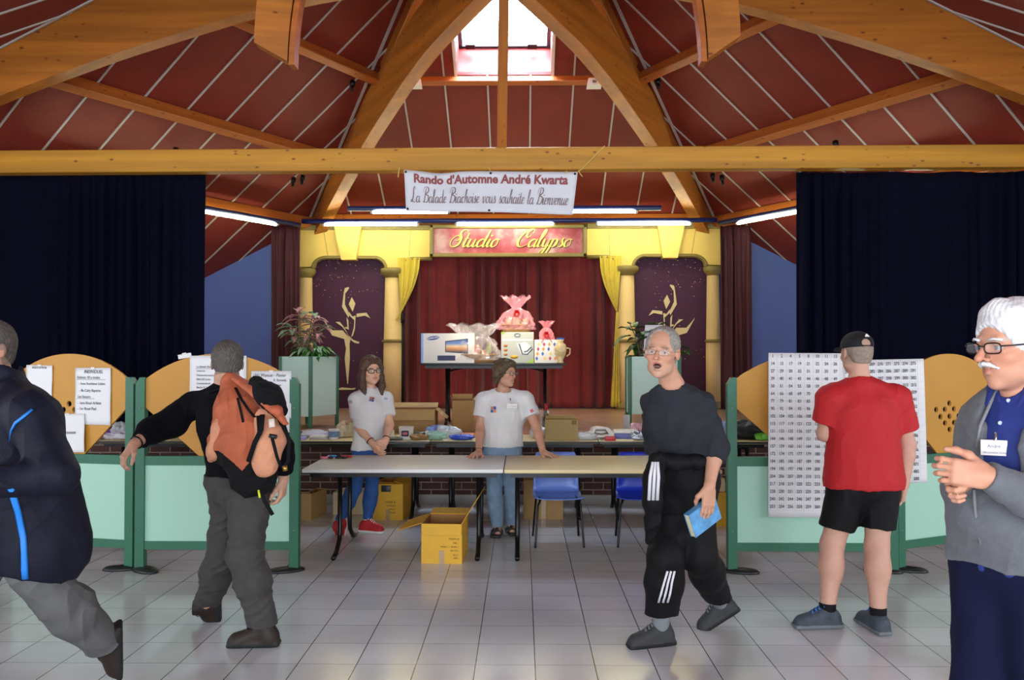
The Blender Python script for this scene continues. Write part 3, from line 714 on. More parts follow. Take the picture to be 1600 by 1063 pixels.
# ---------------- lights ----------------
BLUEM = mat('blue_light_rail', '1a2766', .35)
TUBE = mat('lit_fluorescent_tube', 'f6ffd8', .5, emit=30)
CAPM = mat('white_tube_cap', 'c8c8c0', .4)
def rail(a, b, tubes, lab, name='tube_light'):
    a = Vector(a); b = Vector(b); d = (b - a).normalized(); t = thing(name, lab, 'ceiling light', (a + b) / 2); o = t.location
    MB().tube([a - o, b - o], .035, 12).build('rail', BLUEM, t)
    for s, e in tubes:
        p = a.lerp(b, s); q = a.lerp(b, e); dn = Vector((0, -.02, -.055))
        MB().tube([p + dn - o, q + dn - o], .02, 8).build('tube', TUBE, t)
        for k, s_ in ((p, -1), (q, 1)): MB().tube([k + dn - o, k + dn + d * s_ * .03 - o], .022, 8).tube([k + d * s_ * .015 - o, k + dn + d * s_ * .015 - o], .008, 6).build('tube_cap', CAPM, t)
RY = 12.35
a = at(472, 346, RY); b = at(1120, 344, RY); L = 648
rail(a, b, [((508 - 472) / L, (652 - 472) / L), ((715 - 472) / L, (865 - 472) / L), ((935 - 472) / L, (1078 - 472) / L)], 'long blue light rail with three tubes over the stage arch')
a = at(543, 326, 11.4); b = at(1033, 325, 11.4); L = 490
rail(a, b, [((583 - 543) / L, (700 - 543) / L), ((893 - 543) / L, (993 - 543) / L)], 'blue light rail behind the white banner')
dl_ = Vector((-.5, -.866, 0)); 
def siderail(px0, py0, sgn, lab):
    A = at(px0, py0, RY); d = Vector((-.5 * sgn, -.866, 0)); B = A + d * 3.76
    def tt(x):  # distance along the rail that shows at column x
        best = min(range(0, 521), key=lambda i: abs(px_of(A + d * i * .01) - x)); return best / 376
    return A, B, tt
def px_of(p):
    q = CM.transposed() @ (Vector(p) - cam.location); return 800 + FPX * q.x / -q.z
A, B, tt = siderail(468, 352, 1, '')
A.z = B.z = at(468, 352, RY).z
rail(A, B, [(tt(432), .985)], 'tube light on the left slope ending at the dark curtain')
A, B, tt = siderail(1124, 349, -1, '')
A.z = B.z = at(1124, 349, RY).z
rail(A, B, [(tt(1152), .985)], 'tube light on the right slope ending at the dark curtain')
# rest of the same lighting ring around the hall, over and behind the viewer
for x in (-3.0, 0, 3.0):
    pass
# emergency lights on the purlin
EM = mat('white_plastic', 'e6e2d8', .4)
for px, py, Y, lab in ((648, 130, 10.2, 'white emergency light on the left end of the skylight purlin'), (928, 130, 10.2, 'white emergency light on the right end of the skylight purlin')):
    p = at(px, py, Y); t = thing('emergency_light', lab, 'light', (p.x, p.y, p.z), group=None)
    MB().add([(-.07, -.05, .05), (.07, -.05, .05), (.07, .05, .05), (-.07, .05, .05), (-.09, -.07, -.04), (.09, -.07, -.04), (.09, .05, -.06), (-.09, .05, -.06)], [(3, 2, 1, 0), (4, 5, 6, 7), (0, 1, 5, 4), (1, 2, 6, 5), (2, 3, 7, 6), (3, 0, 4, 7)][::1]).build('housing', EM, t)
    MB().cbox((0, -.073, .0), (.05, .01, .03)).build('indicator', mat('grey_plastic', '8c8880', .4), t)
p = at(458, 68, 8.6); tag(MB().bbox((p.x - .05, p.y - .05, p.z - .04), (p.x + .03, p.y + .05, p.z + .05), .01).build('emergency_light', EM), 'small white emergency light beside the hanging beam on the left', 'light')
for px, py, Y, lab in ((551, 127, 10.4, 'small black hook on the slope left of the skylight'), (1028, 124, 10.4, 'small black hook on the slope right of the skylight'), (275, 232, 8.9, 'small black hook just above the long beam at left'), (1305, 221, 8.9, 'small black hook just above the long beam at right'),
    (459, 278, 11.2, 'left one of the two small black hooks under the long beam, left side'), (473, 275, 11.2, 'right one of the two small black hooks under the long beam, left side'), (1113, 272, 11.2, 'left one of the two small black hooks under the long beam, right side'), (1128, 275, 11.2, 'right one of the two small black hooks under the long beam, right side')):
    p = at(px, py, Y); sidef = 1 if px < 800 else 5; dd = p - Vector((0, 0, EYE)); best = p
    if 640 > px or px > 960:
        n_ = (roofpt(sidef, 0, 0, 1) - roofpt(sidef, 0, 0, 0)); q0 = roofpt(sidef, 0, 0, -.05); tt_ = n_.dot(q0 - cam.location) / n_.dot(dd); best = cam.location + dd * tt_
    tag(MB().tube([best, best + Vector((0, -.02, -.07))], .035, 10).tube([best + Vector((0, -.02, -.06)), best + Vector((.0, -.05, -.13))], .02, 8).build('hook', BLK), lab, 'hook')
# ---------------- banner ----------------
BN = mat('white_banner_cloth', 'e4e4ea', .55, var=.03)
cs = [at(631, 265, 8.68), at(903, 268, 8.68), at(895, 335, 8.68), at(634, 329, 8.68)]
def bfn(u, v):
    T = cs[0].lerp(cs[1], u); Bo = cs[3].lerp(cs[2], u); p = Bo.lerp(T, v)
    p.y = 8.68 + .025 * math.sin(u * 7 + 1) * (1 - .3 * v) + .03 * math.exp(-((u - .22 - .25 * (1 - v)) / .10) ** 2) * v
    p.z -= .012 * math.sin(u * math.pi) * v + (.02 * math.exp(-((u - .2) / .1) ** 2) * v); return p
def bpt(x, y, off=.0):  # x, y in banner units 0..1 -> point on cloth, off towards the hall
    p = bfn(x, y); p.y -= off; return p
t = thing('banner', 'white cloth banner with red and grey writing under the long beam', 'banner', (at(766, 265, 8.68).x, 8.68, cs[3].z)); o = t.location
bn = MB().grid(lambda u, v: (bfn(u, v) - o)[:], 50, 12).build('banner_cloth', BN, t); bn.modifiers.new('thickness', 'SOLIDIFY').thickness = .003
RL = mat('red_brown_letter_print', '9c4a48', .6); GL_ = mat('grey_brown_letter_print', '8a7070', .6)
def wrap_text(s, size, ymid, x0, x1, m, script=False, bold=0., cap_up=True):
    k = MB()
    if script: script_mb(k, s, Matrix.Identity(4), 1.0, thin=.05, thick=.11, shear=.12, depth=.001, caps=1.12)
    else: text_mb(k, s, Matrix.Identity(4), 1.0, depth=.0005, align='LEFT', bold=bold)
    xs = [v[0] for v in k.v]; a, b_ = min(xs), max(xs)
    k.v = [tuple(bpt(x0 + (x1 - x0) * (v[0] - a) / (b_ - a), ymid + v[1] * size, .006 + v[2]) - o) for v in k.v]
    k.build('lettering', m, t)
wrap_text("Rando d'Automne André Kwarta", .30, .80, .055, .95, RL, bold=.035)
wrap_text("La Balade Biachoise vous souhaite la Bienvenue", .34, .22, .03, .965, GL_, script=True)
k = MB(); tie = mat('yellow_string', 'd8c070', .6)
for a, b in ((at(903, 268, 8.66), at(912, 262, 8.62)), (at(904, 268, 8.66), at(910, 276, 8.64)), (at(905, 268, 8.66), at(945, 228, 8.69)), (at(624, 262, 8.66), at(622, 277, 8.66)), (at(766, 267, 8.66), at(763, 262, 8.68)), (at(886, 267, 8.66), at(882, 271, 8.66))): k.tube([a - o, b - o], .005, 5)
k.build('string', tie, t)
k = MB()
for u, v in ((.01, .95), (.5, .95), (.985, .95), (.5, .04), (.01, .05)): p = bpt(u, v, .004) - o; k.tube([p, p + Vector((0, -.004, 0))], .012, 10)
k.build('eyelet', BLK, t)
# ================= screens and notices =================
GRN = mat('green_screen_frame', '2e6a50', .45, var=.05); MINT = mat('mint_panel', 'a6d4bd', .5); OCH = mat('ochre_board', 'c28a2c', .5, var=.06, vscale=2.5)
FOOT = mat('dark_screen_foot', '1f2423', .4)
SY = 6.17
def screen(x0, x1, yy, lab, foot0, foot1, rz=0., zoff=0., pins=False):
    """x0, x1: outer edges of the posts in metres"""
    t = thing('display_screen', lab, 'display screen', ((x0 + x1) / 2, yy, 0), rz); W = (x1 - x0) / 2; pw = .068
    for s in (-1, 1):
        xc = s * (W - pw / 2); p = MB(); top = 1.425; ch = .05
        a, b = (xc - pw / 2, xc + pw / 2) if True else 0
        prof = [(a, .02), (b, .02), (b, top - (ch if s > 0 else 0)), (b - (.03 if s > 0 else 0), top), (a + (.03 if s < 0 else 0), top), (a, top - (ch if s < 0 else 0))]
        po = p.prism(prof, -.03, .03).build('post', GRN, t)
        q = MB()
        for z in (.3, .8, 1.2): q.tube([(xc + s * pw / 2 * 0, -.031, z), (xc, -.034, z)], .006, 8)
        q.build('screw', mat('screw_grey', '8a9a90', .4, .6), po)
    for s, fa in ((-1, foot0), (1, foot1)):
        if fa is None: continue
        xc = s * (W - pw / 2); k = MB(); n = 28; L, Wd = .135, .068
        def ring(sc, z): return [(xc + math.cos(R(fa)) * .06 + (math.cos(2 * math.pi * i / n) * L * math.cos(R(fa)) - math.sin(2 * math.pi * i / n) * Wd * math.sin(R(fa))) * sc, math.sin(R(fa)) * .06 + (math.cos(2 * math.pi * i / n) * L * math.sin(R(fa)) + math.sin(2 * math.pi * i / n) * Wd * math.cos(R(fa))) * sc, z) for i in range(n)]
        vs = ring(1, 0) + ring(1, .012) + ring(.85, .024) + ring(.4, .03)
        fs = [(i + r * n, (i + 1) % n + r * n, (i + 1) % n + (r + 1) * n, i + (r + 1) * n) for r in range(3) for i in range(n)] + [tuple(range(3 * n, 4 * n)), tuple(range(n - 1, -1, -1))]
        k.add(vs, fs, 0, True).build('foot', FOOT, t)
    xi = W - pw
    MB().box((-xi, -.022, .775), (xi, .022, .843)).build('rail', GRN, t)
    MB().box((-xi, -.022, .155), (xi, .022, .215)).build('rail', GRN, t)
    MB().box((-xi, -.009, .215), (xi, .009, .775)).build('lower_panel', MINT, t)
    # round-topped board with its lower corners cut away
    h0, hp = 1.415, 1.60; n = 24
    rr = (xi * xi + (hp - h0) ** 2) / (2 * (hp - h0)); a0 = math.asin(xi / rr)
    top = [(rr * math.sin(a0 - 2 * a0 * i / n), hp - rr + rr * math.cos(a0 - 2 * a0 * i / n)) for i in range(n + 1)]
    out = [(-.14, .843), (.14, .843)] + [(xi, 1.20)] + top + [(-xi, 1.20)]
    holes = []
    for hx, hz in ((-.145, 1.175), (-.05, 1.175), (-.0, 1.22), (.05, 1.175), (.145, 1.175), (-.1, 1.12), (0, 1.12), (.1, 1.12), (-.05, 1.07), (.05, 1.07), (0, 1.02)):
        holes.append([(hx + .022 * math.cos(2 * math.pi * i / 16), hz + .022 * math.sin(2 * math.pi * i / 16)) for i in range(16)])
    fill_shape(out, holes, .018, wall_frame((0, 0, 0)), 'notice_board', OCH, t)
    return t
def X(px, Y=SY): return at(px, 553, Y).x
L1P = (X(213), SY, 12); L1C = (L1P[0] - .5725 * math.cos(R(12)), SY + .5725 * math.sin(R(12)))
R2C = (X(1400) + .5725 * math.cos(R(25)), SY + .03 + .5725 * math.sin(R(25)))
s1 = screen(L1C[0] - .5725, L1C[0] + .5725, L1C[1], 'arched screen with handwritten notices, leftmost in the row', 215, 205, rz=R(-12))
s2 = screen(X(217), X(470), SY - .02, 'arched screen behind the man with the orange backpack', -35, 205)
s3 = screen(X(1134), X(1397), SY - .02, 'arched screen carrying the sheets of numbers', -15, 160)
s4 = screen(R2C[0] - .5725, R2C[0] + .5725, R2C[1], 'arched screen with round holes at the far right', -45, 205, rz=R(25))
PAP = mat('white_paper', 'e6e6e6', .6); INK = mat('dark_ink', '2a2c3a', .6)
def notice(x0, y0, x1, y1, Y, lab, lines, name='notice', tilt=0, curl=0, m=PAP, underline=(), ink=INK, left=False, lift=0.):
    if left:   # on the slightly turned leftmost screen
        c_, s_ = math.cos(R(12)), math.sin(R(12)); px_, py_ = L1P[0], L1P[1] - .016 - lift
        def on(px):
            k_ = (px - 816) / FPX; s = (px_ - k_ * py_) / (c_ + k_ * s_); return Vector((px_ - s * c_, py_ + s * s_, 0))
        p0, p1 = on(x0), on(x1); mid = (p0 + p1) / 2; cx, Y = mid.x, mid.y; W = (p1 - p0).length; a = at(x0, y0, Y); b = at(x1, y1, Y); H = a.z - b.z
    else: a = at(x0, y0, Y); b = at(x1, y1, Y); cx = (a.x + b.x) / 2; W, H = abs(b.x - a.x), abs(a.z - b.z)
    t = thing(name, lab, 'notice', (cx, Y, b.z)); t.rotation_euler = (0, R(tilt), R(-12) if left else 0)
    def fn(u, v): return ((u - .5) * W, -.002 - curl * (u ** 3) * (1 - v) * .5 - .003 * math.sin(u * 3 + v * 5) ** 2, v * H)
    p = MB().grid(fn, 12, 12).build('sheet', m, t); p.modifiers.new('thickness', 'SOLIDIFY').thickness = .0012
    k = MB()
    for s, fx, fy, sz, al in lines:
        text_mb(k, s, wall_frame(((fx - .5) * W, -.0065 - curl * .3, fy * H)), sz * H, depth=.0004, align=al, shear=.15 if name != 'number_sheet' else 0, sx=.85)
    for fx0, fx1, fy in underline: k.box(((fx0 - .5) * W, -.0075, fy * H), ((fx1 - .5) * W, -.0065, fy * H + .002))
    if lines: k.build('writing', ink, p)
    g = MB()
    for u in (.5,): g.cbox(((u - .5) * W, -.005, H * .995), (.03, .004, .015))
    g.build('tape', mat('clear_tape', 'd8d8c8', .3), p)
    return t
BY = SY - .016
notice(114, 575, 170, 664, BY, 'sheet headed INDIVIDUEL with handwritten names on the leftmost screen', [('INDIVIDUEL', .52, .93, .085, 'CENTER'), ('Enfants 10 a moins', .06, .83, .072, 'LEFT'), ('- 7eme Bouthiaux Lalaine', .10, .72, .062, 'LEFT'), ('- 8e Calry Baptiste', .12, .60, .068, 'LEFT'), ('Les Seniors', .08, .49, .066, 'LEFT'), ('- 1ere Roué Arlette', .08, .38, .07, 'LEFT'), ('- 1er Roué Paul', .08, .28, .07, 'LEFT')], underline=((.05, .85, .79), (.06, .55, .455)), left=True)
notice(36, 571, 77, 625, BY, 'half hidden sheet beside the dark jacket headed ASSOCIATION', [('ASSOCIATION', .5, .93, .09, 'CENTER')], tilt=1, left=True)
notice(78, 647, 131, 707, BY - .012, 'sheet with one handwritten word at the foot of the leftmost screen', [('Personne', .55, .52, .13, 'CENTER')], curl=.03, tilt=-2, left=True, lift=.012)
notice(297, 556, 385, 635, BY - .02, 'printed sheet behind the head of the man with the backpack', [('La Balade Biachoise', .12, .78, .06, 'LEFT'), ('remercie', .12, .70, .055, 'LEFT'), ("l'Harmonie municipale", .12, .61, .055, 'LEFT'), ('BIACHE et les', .12, .53, .055, 'LEFT'), ('Communes de', .12, .45, .055, 'LEFT'), ('Biache St Vaast ainsi', .12, .37, .055, 'LEFT'), ('que les Commerçants', .12, .29, .055, 'LEFT'), ('villes voisines', .12, .21, .055, 'LEFT')], underline=((.1, .5, .74),))
notice(393, 580, 455, 676, BY - .03, 'handwritten list headed 36 on the second screen, beside the backpack', [('(36) Wancat - Panier', .04, .93, .075, 'LEFT'), ('R. Karwila', .55, .85, .06, 'LEFT'), ('Thierry J.I. - Schaw', .15, .77, .06, 'LEFT'), ('Panier', .62, .62, .06, 'LEFT'), ('- Beaurain', .5, .47, .06, 'LEFT'), ('Savour', .6, .22, .06, 'LEFT')])
notice(279, 553, 300, 560, BY - .002, 'folded white corner of paper on the edge of the second screen', [], tilt=-10)
NUM = mat('grey_print_ink', '55555e', .6)
rows1 = ['1 2 4 5 8 10 11 13', '14 15 17 19 21 22 24 26', '27 29 30 32 31 33 35 37', '39 40 41 43 44 46 48 49', '50 51 54 55 58 59 61 62', '64 66 68 69 70 71 73 75', '77 79 81 83 85 87 88 89', '90 92 94 95 96 98 99 101', '102 104 105 106 108 110 111 113', '115 117 119 121 123 125 127 129', '131 133 135 136 137 139 140 142', '144 146 148 149 151 153 154 155', '157 159 160 161 164 166 168 170', '172 174 175 177 179 180 182 183', '184 185 186 187 189 190 192 193', '194 195 197 198 199 200 202 203', '204 206 207 209 210 212 214 216', '217 218 219 220 222 223 225 227', '228 230 231 233 235 236 238 239', '240 242 244 246 247 249 250 252', '253 254 256 258 259 260 262 263']
rows2 = ['264 266 267 269 270 271 273 274 275', '277 278 280 282 284 286 287 289 291', '292 293 294 296 297 298 299 300 302', '303 304 306 307 308 309 311 313 315', '316 318 319 320 322 324 326 327 329', '330 331 333 335 336 337 339 340 341', '342 343 345 346 347 348 349 350 352', '353 355 356 357 358 360 362 363 365', '366 367 369 370 371 372 373 374 376', '377 379 380 382 384 386 388 390 392', '393 395 397 398 399 401 403 404 406', '408 409 410 412 414 416 418 419 421', '422 424 425 427 429 431 433 434 436', '437 439 440 442 443 445 446 448 450', '452 454 456 458 460 462 465 468 471', '472 474 475 476 478 480 481 483 485', '487 488 490 491 493 495 496 497 500']
Y1 = BY - .055
def sheet(x0, y0, x1, y1, rows, nx, ry0, ry1, cx0, cx1, lab, Y, tilt, grp=None):
    a = at(x0, y0, Y); b = at(x1, y1, Y); W, H = b.x - a.x, a.z - b.z
    t = thing('number_sheet', lab, 'number sheet', ((a.x + b.x) / 2, Y, b.z)); t.rotation_euler = (0, R(tilt), 0)
    def fn(u, v): return ((u - .5) * W, -.006 * (math.sin(u * 9) ** 2) * (1 - v) - .012 * math.sin(v * 3.14) * u * .3, v * H)
    p = MB().grid(fn, 30, 20).build('sheet', PAP, t); p.modifiers.new('thickness', 'SOLIDIFY').thickness = .0012
    k = MB(); ln = MB(); nr = len(rows)
    for i, r in enumerate(rows):
        z = H * (1 - (ry0 + (ry1 - ry0) * i / (nr - 1) - y0) / (y1 - y0)); q = r.split()
        for j, s in enumerate(q):
            x = ((cx0 + (cx1 - cx0) * j / (nx - 1) - x0) / (x1 - x0) - .5) * W
            text_mb(k, s, wall_frame((x, -.0125, z)), .033, depth=.0003, bold=.0007, sx=.80)
        ln.box((-W * .48, -.0118, z - .029), (W * .48, -.0112, z - .0282))
    for j in range(nx):
        x = ((cx0 + (cx1 - cx0) * (j + .5) / (nx - 1) - x0) / (x1 - x0) - .5) * W
        ln.box((x - .0005, -.0118, .05), (x + .0005, -.0112, H))
    k.build('printed_numbers', NUM, p); ln.build('ruled_lines', mat('faint_rule', 'bcbcbc', .6), p)
sheet(1199, 552, 1330, 809, rows1, 8, 557, 792, 1205, 1304, 'larger sheet of numbers starting at 1, left of the red shirt', Y1, 0.4)
sheet(1322, 562, 1449, 756, rows2, 9, 569, 749, 1327, 1431, 'sheet of numbers ending at 500, right of the red shirt', Y1 - .01, -1.2)
# ================= tables and chairs =================
TOPW = mat('white_table_laminate', 'd9d9d3', .35); TOPC = mat('cream_table_laminate', 'd8c592', .35); TOPK = mat('black_table_edge', '1a1a1c', .4)
BLK2 = mat('black_leg_steel', '121214', .35, .4)
def table(x0, x1, yf, yb, z, zbase, top, lab, group=None, legx=(.18, .18), edge=None, thick=.03):
    t = thing('folding_table', lab, 'table', ((x0 + x1) / 2, (yf + yb) / 2, zbase), 0, group); W, D, H = (x1 - x0) / 2, (yb - yf) / 2, z - zbase
    MB().bbox((-W, -D, H - thick), (W, D, H), .006).build('tabletop', top, t)
    if edge: MB().bbox((-W - .003, -D - .003, H - thick + .003), (W + .003, D + .003, H - .004), .004).build('edge_band', edge, t)
    MB().box((-W + .05, -D + .06, H - thick - .04), (W - .05, -D + .09, H - thick)).build('apron', BLK2, t)
    MB().box((-W + .05, D - .09, H - thick - .04), (W - .05, D - .06, H - thick)).build('apron', BLK2, t)
    for s, lx in ((-1, legx[0]), (1, legx[1])):
        x = s * (W - lx)
        for sy in (-1, 1):
            y = sy * D * .42
            MB().tube([(x, y, H - thick - .005), (x, y, .17), (x, y + sy * .015, .12), (x, y + sy * (D * .3), .035), (x, y + sy * (D * .52), .02)], .019, 10).build('leg', BLK2, t)
        MB().tube([(x, -D * .42, H - .1), (x, D * .42, H - .1)], .014, 8).build('crossbar', BLK2, t)
        MB().tube([(x, 0, H - .1), (x - s * .28, 0, H - thick - .01)], .011, 8).build('brace', BLK2, t)
    return t
TZ = at(640, 733, 6.42).z; TF, TB = 6.40, 7.30
xa, xm, xb = X(472, TF), X(787, TF), X(1128, TF)
ta = table(xa, xm - .004, TF, TB, TZ, 0, TOPW, 'white topped folding table with marker pens at its left end', legx=(.24, .20))
tb = table(xm + .004, xb, TF, TB, TZ - .002, 0, TOPC, 'cream topped folding table behind the man with the book', legx=(.10, .2))
z2 = at(800, 689.5, 8.0).z; BF, BB = 8.0, 8.66
edges = [X(150, BF), X(408, BF), X(672, BF), X(936, BF), X(1205, BF)]
nm = ['long table by the stage, behind the arched screens on the left', 'long table by the stage, behind the young woman', 'long table by the stage, behind the older woman', 'long table by the stage, behind the man with the book']
for i in range(4): table(edges[i] + .004, edges[i + 1] - .004, BF, BB, z2, 0, TOPC, nm[i], 'tables along the stage', edge=TOPK, thick=.028)
pz = at(770, 568, 9.7).z; P0, P1 = X(656, 9.7), X(886, 9.7)
table(P0, P1, 9.7, 10.3, pz, SZ, TOPK, 'black edged table on the stage carrying the prizes', legx=(.3, .25), thick=.022)
def chair(x, y, rz, shell, lab):
    t = thing('plastic_chair', lab, 'chair', (x, y, 0), rz)
    def fn(u, v):   # v 0 front edge of seat .. 1 top of back
        xx = (u - .5); 
        if v < .5: s = v / .5; yy = -.22 + .40 * s; zz = .44 - .025 * math.sin(s * math.pi) - .012; wd = .44
        elif v < .6: s = (v - .5) / .1; yy = .18 + .05 * math.sin(s * 1.57); zz = .428 + .05 * (1 - math.cos(s * 1.57)); wd = .44 - .02 * s
        else: s = (v - .6) / .4; yy = .23 + .07 * s; zz = .478 + .31 * s; wd = .42 - .03 * s + .0
        e = abs(2 * xx) ** 4; c = 1 - (.10 * max(0, (v - .9) / .1) ** 2) * 1
        if v < .5: zz += .02 * e
        else: yy -= .045 * e * 1.0 * min(1, (v - .5) * 6)
        return (xx * wd * c, yy, zz)
    sh = MB().grid(fn, 17, 33).build('seat_shell', shell, t); sh.modifiers.new('thickness', 'SOLIDIFY').thickness = .008
    for s in (-1, 1):
        MB().tube([(s * .17, -.17, .405), (s * .19, -.19, .37), (s * .215, -.225, .02), (s * .216, -.226, .0)], .0105, 8).build('leg', BLK2, t)
        MB().tube([(s * .17, .14, .405), (s * .19, .17, .37), (s * .215, .25, .02), (s * .216, .251, .0)], .0105, 8).build('leg', BLK2, t)
        MB().tube([(s * .17, -.17, .405), (s * .17, .14, .405)], .0105, 8).build('seat_rail', BLK2, t)
    return t
c1 = at(872, 862, 6.7); 
ch1 = chair(X(872, 7.0), 7.10, R(2), mat('light_blue_plastic', '6c86d4', .35), 'pale blue plastic chair behind the cream table, next to the older woman')
ch2 = chair(X(1003, 7.0), 7.10, R(-4), mat('deep_blue_plastic', '2338b8', .35), 'dark blue plastic chair behind the legs of the man with the book')
for c_ in (ch1, ch2): c_.scale = (.93, .93, .93)
# ================= boxes on the floor =================
KRAFT = mat('kraft_cardboard', 'a98752', .75, var=.08, vscale=6); YBOX = mat('yellow_cardboard', 'd4a22c', .7, var=.06, vscale=6); INS = mat('inner_cardboard', '96683a', .8); TAPE = mat('brown_tape', 'a88c60', .3)
PRT = mat('dark_box_print', '4a3410', .7)
def carton(px0, px1, pyb, pyt, Y, d, m, lab, rz=0, flaps=(), tape=True, writing=(), zb=0., closed=False, name='cardboard_box', inner=INS):
    """front face from px0..px1, pyb bottom, pyt top, at depth Y, d deep"""
    a = at(px0, pyb, Y); b = at(px1, pyt, Y); W = (b.x - a.x) / 2; H = b.z - zb
    t = thing(name, lab, 'box', ((a.x + b.x) / 2, Y, zb), rz); k = .006
    if closed: MB().bbox((-W, 0, 0), (W, d, H), .004).build('body', m, t)
    else:
        w = MB(); w.box((-W, 0, 0), (W, k, H), 0).box((-W, d - k, 0), (W, d, H), 0).box((-W, k, 0), (-W + k, d - k, H), 0).box((W - k, k, 0), (W, d - k, H), 0).box((-W + k, k, 0), (W - k, d - k, k), 0)
        w.box((-W + k, k, .01), (-W + k + .001, d - k, H - .003), 1).box((W - k - .001, k, .01), (W - k, d - k, H - .003), 1).box((-W + k, d - k - .001, .01), (W - k, d - k, H - .003), 1)
        w.build('body', [m, inner], t)
    for side, ang, ln in flaps:
        f = MB(); f.bbox((-(d if side in 'lr' else 2 * W) / 2 + .004, 0, 0), ((d if side in 'lr' else 2 * W) / 2 - .004, .005, ln), .002, seg=1); o = f.build('flap', m, t); o.data.shade_flat()
        if side == 'f': o.location = (0, 0, H); o.rotation_euler = (R(ang), 0, 0)
        if side == 'b': o.location = (0, d, H); o.rotation_euler = (R(ang), 0, R(180))
        if side == 'l': o.location = (-W, d / 2, H); o.rotation_euler = (R(ang), 0, R(-90))
        if side == 'r': o.location = (W, d / 2, H); o.rotation_euler = (R(ang), 0, R(90))
    if tape: MB().box((-.022, -.0012, 0), (.022, 0, min(H, .10 if not closed else H))).build('tape', TAPE, t)
    if writing:
        g = MB()
        for s, fx, fz, sz in writing: text_mb(g, s, wall_frame((fx * W, -.0015, fz * H)), sz, depth=.0003, align='RIGHT')
        g.build('printing', PRT, t)
    return t
wr = [('TDRM | 8', .86, .62, .02), ('T&C |', .84, .52, .018), ('P/NO: 1 / 30 BSL |', .84, .42, .018), ('DE 123 |', .84, .33, .018), ('FC S |', .84, .22, .018), ('MM |', .84, .14, .018)]
carton(658, 722, 880, 819, 6.36, .40, YBOX, 'open yellow cardboard box with raised flaps on the floor under the white table', rz=R(-3), flaps=(('f', 172, .085), ('l', 108, .19), ('r', 32, .26), ('b', 85, .17)), writing=wr)
carton(582, 630, 803, 757, 8.02, .42, YBOX, 'yellow cardboard box with a hand hole, by the brick wall beneath the stage tables', rz=R(-6), flaps=(('f', -84, .09), ('r', -70, .10)), writing=[('CANE 8', .5, .5, .03), ('CHANG', .5, .4, .025), ('P/NO:', .5, .3, .025), ('MMM', .5, .2, .025)], tape=True)
_h = at(603, 764, 8.0)
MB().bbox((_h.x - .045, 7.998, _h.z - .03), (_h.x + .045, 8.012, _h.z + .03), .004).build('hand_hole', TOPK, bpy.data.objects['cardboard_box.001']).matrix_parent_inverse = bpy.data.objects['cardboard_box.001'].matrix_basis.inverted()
carton(470, 487, 806, 772, 8.0, .34, KRAFT, 'plain brown box on the floor just right of the green screen post', rz=R(-12), flaps=(('f', 60, .04),), tape=False)
carton(520, 580, 803, 770, 8.28, .30, mat('cream_carton', 'd6c69c', .6), 'cream and red box on the floor behind the young woman’s legs', closed=True, tape=False)
carton(818, 880, 803, 751, 8.06, .35, KRAFT, 'brown box on the floor seen below the pale blue chair', closed=True)
carton(1062, 1136, 812, 770, 7.75, .4, YBOX, 'yellow box on the floor behind the man holding the book', rz=R(4), closed=True)
carton(1098, 1133, 770, 748, 7.8, .3, mat('cream_carton', 'd6c69c', .6), 'cream box standing on the yellow box beside the right screen', zb=at(1100, 770, 7.75).z + .001, closed=True, tape=False)
# boxes on the stage and tables
carton(707, 741, 662, 626, 9.1, .28, KRAFT, 'upright brown carton on the stage left of the older woman', zb=SZ, flaps=(('l', 25, .05), ('b', 20, .06), ('r', 50, .05)), rz=R(6), tape=False)
carton(607, 680, 674, 640, 8.98, .3, KRAFT, 'wide open brown carton on the stage edge behind the young woman', zb=SZ, flaps=(('f', 152, .13), ('l', 95, .12), ('r', 130, .16), ('b', 60, .10)), tape=False)
t = carton(852, 903, 688, 656, 8.1, .16, mat('tan_carton', 'a89058', .7), 'tan carton on the stage table, right of the older woman', zb=z2 + .001, flaps=(('b', -10, .03),), tape=False)
g = MB()
for i in range(4): g.box((.10 + .012 * i, -.0015, .15), (.107 + .012 * i, 0, .19))
g.build('printed_mark', PRT, t)
# ================= prizes =================
WHT = mat('white_carton_print', 'e9e4d8', .5); RIB = mat('red_ribbon', 'd21e1a', .4); WICK = mat('wicker', 'b98a52', .7, bump=.6, bscale=160)
CELL = mat('clear_cellophane', 'fff6f0', .10, alpha=.2, spec=1.); PNK = mat('pink_cellophane', 'e8a0a6', .1, alpha=.4, spec=.8)
def boxthing(name, px0, px1, pyb, pyt, Y, d, m, lab, cat, zb):
    a = at(px0, pyb, Y); b = at(px1, pyt, Y); t = thing(name, lab, cat, ((a.x + b.x) / 2, Y, zb)); W, H = (b.x - a.x) / 2, b.z - zb
    MB().bbox((-W, 0, 0), (W, d, H), .004).build('box_body', m, t); return t, W, H
Y = 9.78
t, W, H = boxthing('television_box', 658, 741, 566, 521, Y, .12, WHT, 'flat white television box at the left end of the prize table', 'box', pz + .001)
MB().box((-W - .001, -.001, 0), (-W + .025, .0, H)).build('side_stripe', mat('pale_blue_print', '8fb4e8', .5), t)
g = MB(); g.lathe([(.075, 0), (.075, .001)], 28, M=wall_frame((-W * .55, -.001, H * .84)) @ Matrix.Rotation(R(8), 4, 'Z'), squash=.3); g.build('blue_oval_badge', mat('logo_blue', '2a4fb0', .4), t)
g = MB(); text_mb(g, 'SAMSUNG', wall_frame((-W * .55, -.0035, H * .84)) @ Matrix.Rotation(R(8), 4, 'Z'), .030, depth=.0004, bold=.001); g.build('logo_lettering', WHT, t)
g = MB(); g.add([(-.03, -.0015, .13), (.24, -.0015, .11), (.24, -.0015, .29), (-.03, -.0015, .26)], [(0, 1, 2, 3)]); g.build('screen_picture_frame', TOPK, t)
